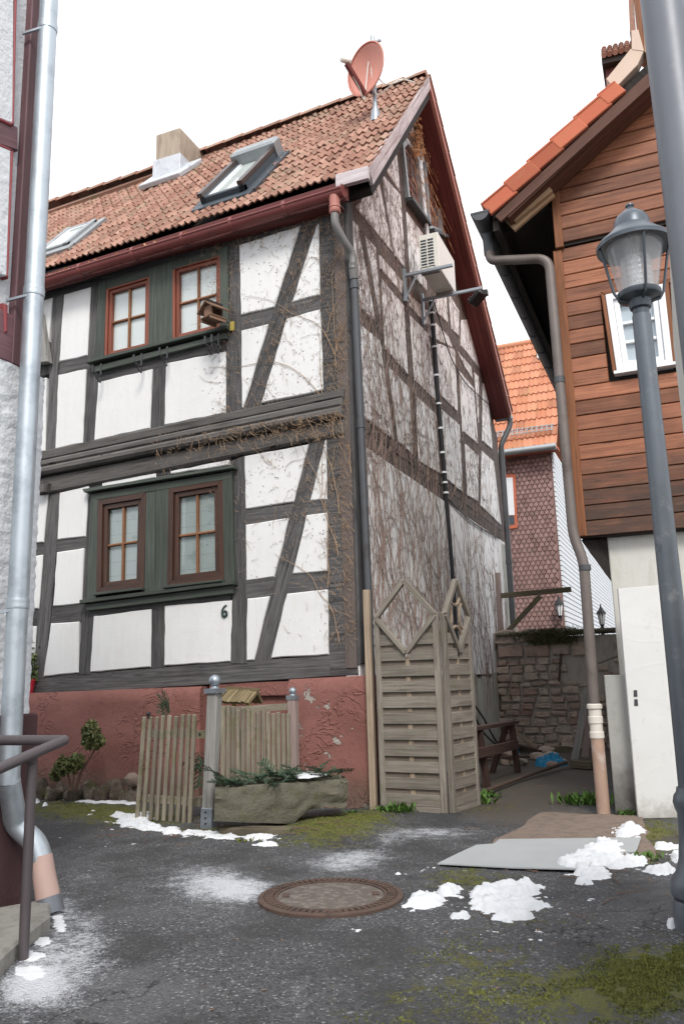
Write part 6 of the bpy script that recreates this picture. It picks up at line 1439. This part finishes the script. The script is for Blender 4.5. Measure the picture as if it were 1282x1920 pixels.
b = MB(); r0, r1 = Pl((0,-.12,0),NF).p(957,408), Pl((0,-.12,0),NF).p(1027,350); b.bar(r0, r1, .06, .16, V((-.6,0,.8))); b.build('rafter_end', M['raw_wood'], wh, bevel=.004)
b = MB(); b.bar(r0+V((-.05,.05,-.02)), r1+V((-.02,.05,.02)), .04, .26, V((-.6,0,.8))); b.build('rafter', M['raw_wood'], wh)
# flashing and upper roof piece
U0 = Pl((0,-.26,0),NF); q = U0.ps([(1136,152),(1182,95),(1206,100),(1195,125),(1152,170)]); b = MB(); b.prism(q, NF, -.10, .03, .004); b.prism(U0.ps([(1183,62),(1196,60),(1207,100),(1184,97)]), NF, -.1, .034); b.build('cream_flashing', M['cream'], wh)
q = U0.ps([(1176,-40),(1184,-40),(1191,60),(1180,62)]); b = MB(); b.prism(q, NF, -.3, .02); b.build('upper_verge', M['tile'], wh)
q = U0.ps([(1184,-40),(1200,-40),(1210,97),(1196,90)]); b = MB(); b.prism(q, NF, -.25, .0); b.build('upper_trim', M['brown_trim'], wh); q = U0.ps([(1199,-40),(1206,-40),(1214,100),(1208,100)]); b = MB(); b.prism(q, NF, -.2, .015); b.build('upper_trim', M['raw_wood'], wh)
# chimney cap / dormer roof piece behind
DQ = Pl((0,2.2,0),NF); q = DQ.ps([(1127,92),(1182,76),(1200,90),(1184,116),(1128,128)]); dm = thing('small_tiled_dormer', q[0], 'small dormer roof of dark tiles peeping over the boarded house', 'dormer')
d0, d1 = DQ.p(1126,90), DQ.p(1190,74); e0_, e1_ = DQ.p(1128,118), DQ.p(1192,102)
for r in range(4):
    for c in range(6):
        u = (c+.5)/6; A_ = lerp(lerp(d0,d1,u), lerp(e0_,e1_,u), r/4)+V((0,-.14*r/4,0)); B_ = lerp(lerp(d0,d1,u), lerp(e0_,e1_,u), (r+1.15)/4)+V((0,-.14*(r+1.15)/4,.0)); wd_ = (d1-d0).length/12
        b = MB(); b.tube([A_+V((0,.02,0)), B_], [wd_*.85, wd_*1.0], 10); b.build('tile', M['tile'], dm, 40)
b = MB(); b.prism([d0+V((0,.05,0)), d1+V((0,.05,0)), e1_+V((0,-.05,0)), e0_+V((0,-.05,0))], V((0,-.7,.7)), -.05, 0); b.build('roof_slab', M['tile'], dm)
b = MB(); b.prism(DQ.ps([(1128,118),(1192,102),(1192,116),(1129,130)]), NF, -.4, .10); b.build('eave_edge', M['dark_under'], dm); b = MB(); b.prism(DQ.ps([(1134,130),(1192,116),(1200,260),(1140,260)]), NF, -.4, .0); b.build('wall', M['soffit'], dm)
# eave gutter of the wooden house, seen from below
gA = V((RA.x-.03, -.30, RA.z-.06)); gB = V((RA.x-.03, 6.2, RA.z-.06))
b = MB(); sec = []
for P in (gA, gB): sec.append([b.addv(P+V((-.085*cos(a), 0, -.085*sin(a)))) for a in [pi*i/12 for i in range(13)]])
for i in range(12): b.iface((sec[0][i], sec[0][i+1], sec[1][i+1], sec[1][i]), [(0,0)]*4)
b.iface(sec[0], [(0,0)]*13); b.tube([gA+V((-.088,0,0)), gB+V((-.088,0,0))], .012, 8); b.bar(gA+V((0,-.004,.0)), gA+V((0,.01,0)), .18, .02); ge = b.build('eave_gutter', M['dark_pipe'], wh, 50)
for k in range(9):
    b = MB(); y_ = .35+k*.62; b.lathe([(.088,-.012),(.095,-.01),(.095,.01),(.088,.012)], V((gA.x, y_, gA.z)), 22, (0,1,0)); b.build('gutter_joint', M['dark_pipe'], ge, 50)
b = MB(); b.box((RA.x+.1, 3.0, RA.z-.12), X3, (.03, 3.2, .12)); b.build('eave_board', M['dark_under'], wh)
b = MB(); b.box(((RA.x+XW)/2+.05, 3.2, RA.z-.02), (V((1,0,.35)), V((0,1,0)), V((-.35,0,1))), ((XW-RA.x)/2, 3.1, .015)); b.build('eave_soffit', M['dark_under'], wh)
# downpipe
def fillet(P, r, n=7):
    out = [P[0]]
    for i in range(1, len(P)-1):
        a, c = (P[i-1]-P[i]), (P[i+1]-P[i]); rr = min(r, a.length*.45, c.length*.45); p0, p1 = P[i]+a.normalized()*rr, P[i]+c.normalized()*rr
        for k in range(n+1): t = k/n; out.append(p0*(1-t)**2+P[i]*2*t*(1-t)+p1*t*t)
    return out+[P[-1]]
WD = Pl((0,.0,0),NF); oz = V((gA.x, .02, gA.z-.05)); A1 = WD.p(946,478); A2 = WD.p(1012,486); A3 = WD.p(1031,515); A4 = WD.p(1074,1005); A5 = WD.p(1093,1045); A6 = WD.p(1114,1328); A7 = WD.p(1131,1526); A7.z = 0
b = MB(); b.lathe([(.05,-.30),(.055,-.12),(.085,-.02)], V((gA.x, .02, gA.z)), 16); b.build('gutter_outlet', M['dark_pipe'], wh, 40)
b = MB(); b.tube(fillet([V((gA.x,.02,gA.z-.26)), V((gA.x+.02,.0,A1.z-.03)), V((A3.x,0,A2.z-.01)), A4, A5+V((0,0,-.03)), A6+V((0,0,.02))], .13), .047, 16); dw = b.build('downpipe', M['brown_pipe'], wh, 40)
b = MB(); P = lerp(A3, A4, .42); b.tube([P+V((0,0,-.03)), P+V((0,0,.03))], .052, 16); b.build('pipe_clip', M['dark_pipe'], dw, 40); b = MB(); P = A5+V((0.004,0,-.10)); b.tube([P+V((0,0,-.02)), P+V((0,0,.03))], .054, 16); b.build('pipe_clip', M['dark_pipe'], dw, 40)
b = MB(); b.lathe([(.05,-.26),(.062,-.25),(.062,-.20),(.055,-.195),(.055,-.13),(.062,-.125),(.062,-.07),(.055,-.065),(.055,-.01),(.066,0),(.066,.03),(.05,.04)], A6, 20); b.build('white_collar', M['pvc'], dw, 40)
b = MB(); b.tube([A6+V((0,0,-.22)), A7], .056, 16); b.build('pink_pipe', M['clay_pipe'], dw, 40)
# leaning slab and panel
LS = Pl((0,.02,0),NF); b = MB(); b.prism(LS.ps([(1131,1266),(1180,1265),(1200,1532),(1153,1527)]), NF, -.05, 0, .006); tag(b.build('grey_slab', M['grey_slab']), 'grey stained upright slab between pink pipe and white panel', 'slab')
pb0, pb1 = G(1196,1535), G(1279,1533); LW = Pl(pb0, (pb1-pb0).cross(UP)); LW.n = LW.n if LW.n.y < 0 else -LW.n
wpn = MB(); wpn.prism(LW.ps([(1158,1104),(1236,1097),(1240,1150),(1282,1533),(1196,1535)]), LW.n, -.03, 0, .003); wp_ = tag(wpn.build('white_panel', M['white_panel']), 'tall white board leaning against the rendered base wall', 'board')
for (px, py) in ((1190,1300),(1191,1317)): b = MB(); c = LW.p(px, py); b.prism(LW.ps([(px-3,py-6),(px+3,py-6),(px+4,py+6),(px-3,py+6)]), LW.n, 0, .006); b.build('socket_hole', M['iron'], wp_)
# ------------------------------------------------------------------ white house edge and big pipe at the right
kk = ray(1243,0); dpth = 1532*.116/84; P0 = CAM+kk*(dpth/ (FPX))
npx = V((P0.x, P0.y, 0)); bp = thing('near_downpipe', npx, 'large blue grey downpipe rising close at the right edge', 'downpipe')
b = MB(); b.tube([npx+UP*-.1, npx+UP*1.1, npx+UP*5.5], .056, 28); b.build('pipe', M['near_pipe'], bp, 40)
zc = Pl(npx, (npx-CAM).normalized()*-1).p(1250,287).z; b = MB(); b.lathe([(.057,-.02),(.064,-.016),(.064,-.004),(.060,0),(.064,.004),(.064,.016),(.057,.02)], npx+UP*zc, 28); b.bar(npx+V((.05,.02,zc)), npx+V((.2,.1,zc)), .02, .03); b.build('clamp', M['lamp_dark'], bp, 40)
zq = Pl((0,npx.y+.22,0),NF).p(1250,357).z; wl = Pl((0,npx.y+.22,0),NF).p(1258,440); b = MB(); b.box((wl.x+1.5, npx.y+.22+.6, zq/2), X3, (1.5, .6, zq/2)); nw = thing('rendered_house', (wl.x+1.5, wl.y, 0), 'pale rendered house corner behind the large downpipe', 'house'); b.build('wall', M['offwhite'], nw)
# ------------------------------------------------------------------ street lamp
lb_ = G(1325,1742); fw_ = V((CAM.x-lb_.x, CAM.y-lb_.y, 0)).normalized(); LQ = Pl(lb_, fw_)
def lz(px, py): return LQ.p(px, py).z
def lr(px, w_): # half width in metres for w_ photo pixels at that height
    return w_
lamp = thing('street_lamp', lb_, 'grey-green street lamp with conical glass lantern in front of the boarded house', 'street lamp')
zP0, zP1 = lz(1280,1500), lz(1199,592)
def hw(px0, px1, py): a, c = LQ.p(px0, py), LQ.p(px1, py); return (c-a).length/2
rb, rt_ = hw(1213,1255,1000), hw(1181,1216,620)
b = MB(); zm = lz(1246,1000); rbase = rb+(rb-rt_)*(zm-.55)/(zP1-zm); b.lathe([(rbase*1.05,.5),(rb,zm),(rt_,zP1)], lb_, 32); b.build('post', M['lamp_grey'], lamp, 40)
R0 = hw(1262,1388,1720)*.98
b = MB(); z1 = lz(1325,1692); b.lathe([(R0,0),(R0,z1),(R0*.97,z1+.012),(R0*.9,z1+.014),(R0*1.0,z1+.03),(R0*1.03,z1+.07),(R0*.97,z1+.10),(R0*.8,z1+.13),(R0*.66,z1+.19),(R0*.58,z1+.30),(R0*.56,z1+.40),(R0*.62,z1+.42),(R0*.66,z1+.45),(R0*.62,z1+.48),(R0*.52,z1+.50),(R0*.5,z1+.52)], lb_, 40); b.build('foot', M['lamp_grey'], lamp, 35)
zc0, zc1 = lz(1199,615), lz(1197,582); r_ = hw(1184,1215,590); b = MB(); b.lathe([(r_,zc0-.02),(r_*1.02,zc1),(r_*.9,zc1+.005)], lb_, 32); b.build('collar', M['lamp_dark'], lamp, 35)
zh0 = lz(1192,556); rp = hw(1152,1236,552); b = MB(); b.lathe([(r_*.95,zc1),(r_*1.3,zc1+.01),(r_*1.45,zh0-.03),(rp*.95,zh0-.012),(rp,zh0),(rp,zh0+.016),(rp*.6,zh0+.02)], lb_, 36); b.build('lantern_base', M['lamp_dark'], lamp, 35)
zr = lz(1180,462); rh = hw(1112,1253,455); rg_ = hw(1130,1240,470)
b = MB(); b.lathe([(rp*.86,zh0+.018),(rg_*.99,zr-.005)], lb_, 40); b.f = b.f[:-2]; b.uv = b.uv[:-2]; b.mi = b.mi[:-2]; b.build('lantern_glass', M['lamp_glass'], lamp, 40)
zt1_ = lz(1178,382); H_ = zt1_-zr
b = MB(); b.lathe([(rh*.93,zr-.012),(rh,zr-.018),(rh*1.01,zr+.004),(rh*.97,zr+.016),(rh*.80,zr+H_*.17),(rh*.56,zr+H_*.36),(rh*.50,zr+H_*.40),(rh*.49,zr+H_*.44),(rh*.47,zr+H_*.57),(rh*.40,zr+H_*.67),(rh*.24,zr+H_*.78),(rh*.15,zr+H_*.84),(rh*.11,zr+H_*.87),(rh*.09,H_*.90+zr),(rh*.12,H_*.93+zr),(rh*.11,H_*.97+zr),(rh*.03,zt1_)], lb_, 44); b.build('hood', M['lamp_hood'], lamp, 30)
b = MB(); b.lathe([(rh*.9,zr-.008),(rh*.5,zr+.035),(.03,zr+.04)], lb_, 36); b.build('reflector', M['lamp_white'], lamp, 50)
for k in range(4):
    a = k*pi/2+.32; d = V((cos(a),sin(a),0)); b = MB(); b.tube([lb_+d*rh*.93+UP*(zr-.01), lb_+d*(rp+.012)*1.03+UP*(zh0+.02), lb_+d*(rp*.93)+UP*(zh0-.02), lb_+d*r_*1.2+UP*(zh0-.035)], .008, 8); b.build('cage_rod', M['lamp_dark'], lamp, 40)
ri = rp*.72; 
for k in range(6):
    z0 = zh0+.03+k*(zr-zh0-.1)/6.3; dz = (zr-zh0-.1)/6.3; b = MB(); b.lathe([(ri*.72,z0),(ri*1.0,z0+dz*.25),(ri*.98,z0+dz*.7),(ri*.72,z0+dz*.98)], lb_, 30); b.f = b.f[:-2]; b.uv = b.uv[:-2]; b.mi = b.mi[:-2]; b.build('prism_ring', M['prism'], lamp, 40)
b = MB(); b.lathe([(.02,zh0+.02),(.032,zh0+.05),(.032,zr-.09),(.01,zr-.06)], lb_, 16); b.build('bulb', M['lamp_white'], lamp, 50)
# small stamped mark on the post
m2 = MB(); m2.tube([LQ.p(px_, py_, rb+.004) for px_, py_ in ((1229,1023),(1232,1020),(1235,1022),(1235,1025),(1230,1033),(1236,1033))], .0022, 6); m2.build('stamped_mark', M['lamp_hood'], lamp, 60)
zl = lz(1236,1027); ang = fw_; sdv = V((fw_.y,-fw_.x,0)); sdv = sdv if sdv.dot(R) > 0 else -sdv
# ------------------------------------------------------------------ house at the left edge
cl_ = G(96,1688); XLW = -.62; lc = Pl((XLW,0,0), NG)
yc = lc.p(74,1000).y
lh = thing('rendered_house', (XLW-1, yc-1, 0), 'rough white rendered house corner with purple timbers at the left edge', 'house')
LT = Pl((XLW,0,0), NG)
zs = LT.p(38,692).z; yu = LT.p(95,20).y
b = MB(); b.box((XLW-2.02, yc-2.0, zs/2), X3, (2.0, 2.0, zs/2)); b.build('wall', M['rough'], lh)
b = MB(); b.box((XLW-2.02, yu-2.0, zs+(6-zs)/2), X3, (2.0, 1.998, (6-zs)/2)); b.build('wall', M['rough'], lh)
zbs = LT.p(44,1338).z
def lbox(y0, y1, z0, z1, d, mt, nm, n=None):
    b = MB(); b.prism([V((XLW,y0,z0)), V((XLW,y1,z0)), V((XLW,y1,z1)), V((XLW,y0,z1))], NG, -.05, d, .006); return b.build(nm, M[mt], lh)
# rough render with real relief
b = MB(); ids = {}; ny, nz = 46, 150; y0, y1 = yc-1.6, yc
for i in range(ny+1):
    for j in range(nz+1):
        y, z = lerp(y0, y1, i/ny), lerp(zbs, zs, j/nz); ids[i,j] = b.addv((XLW+.020+.010*noise.noise(V((y*26, z*26, 0)))+.008*noise.noise(V((y*11, z*11, 3)))-(.05 if i == ny else 0), y+(.012*noise.noise(V((z*24, 1, 1))) if i >= ny-1 else 0), z))
for i in range(ny):
    for j in range(nz): b.iface((ids[i,j], ids[i+1,j], ids[i+1,j+1], ids[i,j+1]), [(0,0)]*4)
b.build('rough_render', M['rough'], lh, 80)
def lpx(l, d, mt, nm): b = MB(); b.prism(LT.ps(l), NG, -.05, d, .008); return b.build(nm, M[mt], lh)
ypost = LT.p(46,250).y
lbox(LT.p(38,300).y, yu, zs, 6.0, .03, 'purple', 'corner_timber')
lbox(yc-1.6, LT.p(38,640).y+.0, zs, LT.p(5,585).z, .026, 'purple', 'sill_timber'); 
lpx([(-40,215),(30,240),(30,285),(-40,262)], .024, 'purple', 'rail_timber')
lpx([(-60,-200),(22,-200),(18,235),(-60,205)], .032, 'rough', 'infill_panel'); lpx([(-60,255),(14,284),(6,520),(-60,505)], .034, 'rough', 'infill_panel')
for l in ([(22,-40),(27,-40),(20,238),(15,235)], [(14,284),(19,286),(9,525),(4,520)], [(-30,212),(16,234),(16,240),(-30,219)], [(-30,262),(15,282),(15,288),(-30,268)], [(0,570),(8,574),(7,625),(2,625)]): lpx(l, .037, 'redline', 'red_line')
b = MB(); b.box((XLW-2.0, yc-2.0, zbs/2-.05), X3, (2.045, 2.02, zbs/2+.05)); b.build('base_wall', M['maroon'], lh, bevel=.01)
# zinc downpipe
zx, zy = XLW+.135, LT.p(58,1000).y
def zpl(): return Pl((zx,zy,0), (CAM-V((zx,zy,0))).normalized())
ZP = Pl((zx,0,0), NG); zc_ = ZP.p(41,1000); zy = zc_.y
zt_p = thing('zinc_downpipe', (zx,zy,0), 'shiny zinc downpipe in front of the left house corner, ending in a pink shoe', 'downpipe')
zb_ = ZP.p(20,1470).z; rz = .058
b = MB(); b.tube([V((zx,zy,6.2)), V((zx,zy,zb_+.9)), V((zx,zy,zb_))], rz, 28); b.build('pipe', M['zinc'], zt_p, 40)
VB = Pl((zx,zy,0), (CAM-V((zx,zy,0))).normalized()); 
e1_, e2_, e3_ = VB.p(32,1545), VB.p(66,1580), VB.p(78,1612); e4_ = VB.p(92,1690); e4_.z = max(.0, e4_.z-.0)
b = MB(); b.tube(curve([V((zx,zy,zb_+.02)), lerp(V((zx,zy,zb_)), e1_, .55)+V((-.0,0,0)), e1_, e2_, e3_], 8), rz*1.04, 26); b.build('bend', M['zinc'], zt_p, 40)
b = MB(); b.tube([e3_+V((0,0,.02)), lerp(e3_, e4_, .5), e4_, e4_+(e4_-e3_)*.25], [rz*1.0, rz*1.06, rz*1.14, rz*1.2], 26); b.build('shoe', M['pink_shoe'], zt_p, 40); b = MB(); b.tube([e4_-(e4_-e3_)*.10, e4_+(e4_-e3_)*.28], [rz*1.15, rz*1.24], 26); b.build('shoe_end', M['near_pipe'], zt_p, 40)
for py in (50, 548, 1132):
    q = ZP.p(lerp(90,22,py/1400), py); b = MB(); b.lathe([(rz*1.0,-.03),(rz*1.06,-.028),(rz*1.10,-.01),(rz*1.06,0),(rz*1.10,.01),(rz*1.06,.028),(rz,.03)], V((zx,zy,q.z)), 28); b.bar(V((zx,zy-.05,q.z-.04)), V((XLW,zy-.08,q.z-.06)), .015, .015); b.build('clamp', M['zinc'], zt_p, 40)
# step and handrail
b = MB(); st_ = [G(-60,1740), G(92,1712), G(94,1745), G(60,1772), G(-20,1850), G(-120,1850)]; zst = .075
b.prism(st_, UP, -.05, zst, .012); tag(b.build('entrance_step', M['step'], None), 'worn concrete entrance step at the lower left edge', 'step')
hp = G(44,1800); HP = Pl(hp, (CAM-hp).normalized()*1); HP.n = V((HP.n.x, HP.n.y, 0)).normalized()
ht = HP.p(50,1422); hr = thing('handrail', hp, 'brown painted tubular steel handrail at the left edge', 'handrail')
b = MB(); b.tube([hp+UP*-.05, V((hp.x,hp.y,ht.z))], .0235, 16); b.build('post', M['handrail'], hr, 40)
top = V((hp.x,hp.y,ht.z)); rA = HP.p(118,1389)+V((.0,.0,.0)); dd = (G(20,1760)-G(60,1700)).normalized()
rA = HP.p(120,1388, -.1); 
L0 = HP.p(-40,1458, .25); L1_ = HP.p(-60,1388,-.45)
b = MB(); b.tube([L0, lerp(L0, rA, .5), rA], .025, 16); b.tube([rA, lerp(rA, L1_, .5), L1_], .025, 16); b.blob(rA, .0262, (1,1,1), 0, 1, 14, 10); b.build('rail', M['handrail'], hr, 40)
b = MB(); b.tube([top+UP*-.02, HP.p(52,1415,.05)], .0235, 14); b.build('rail_joint', M['handrail'], hr, 40)
bpy.context.view_layer.update()
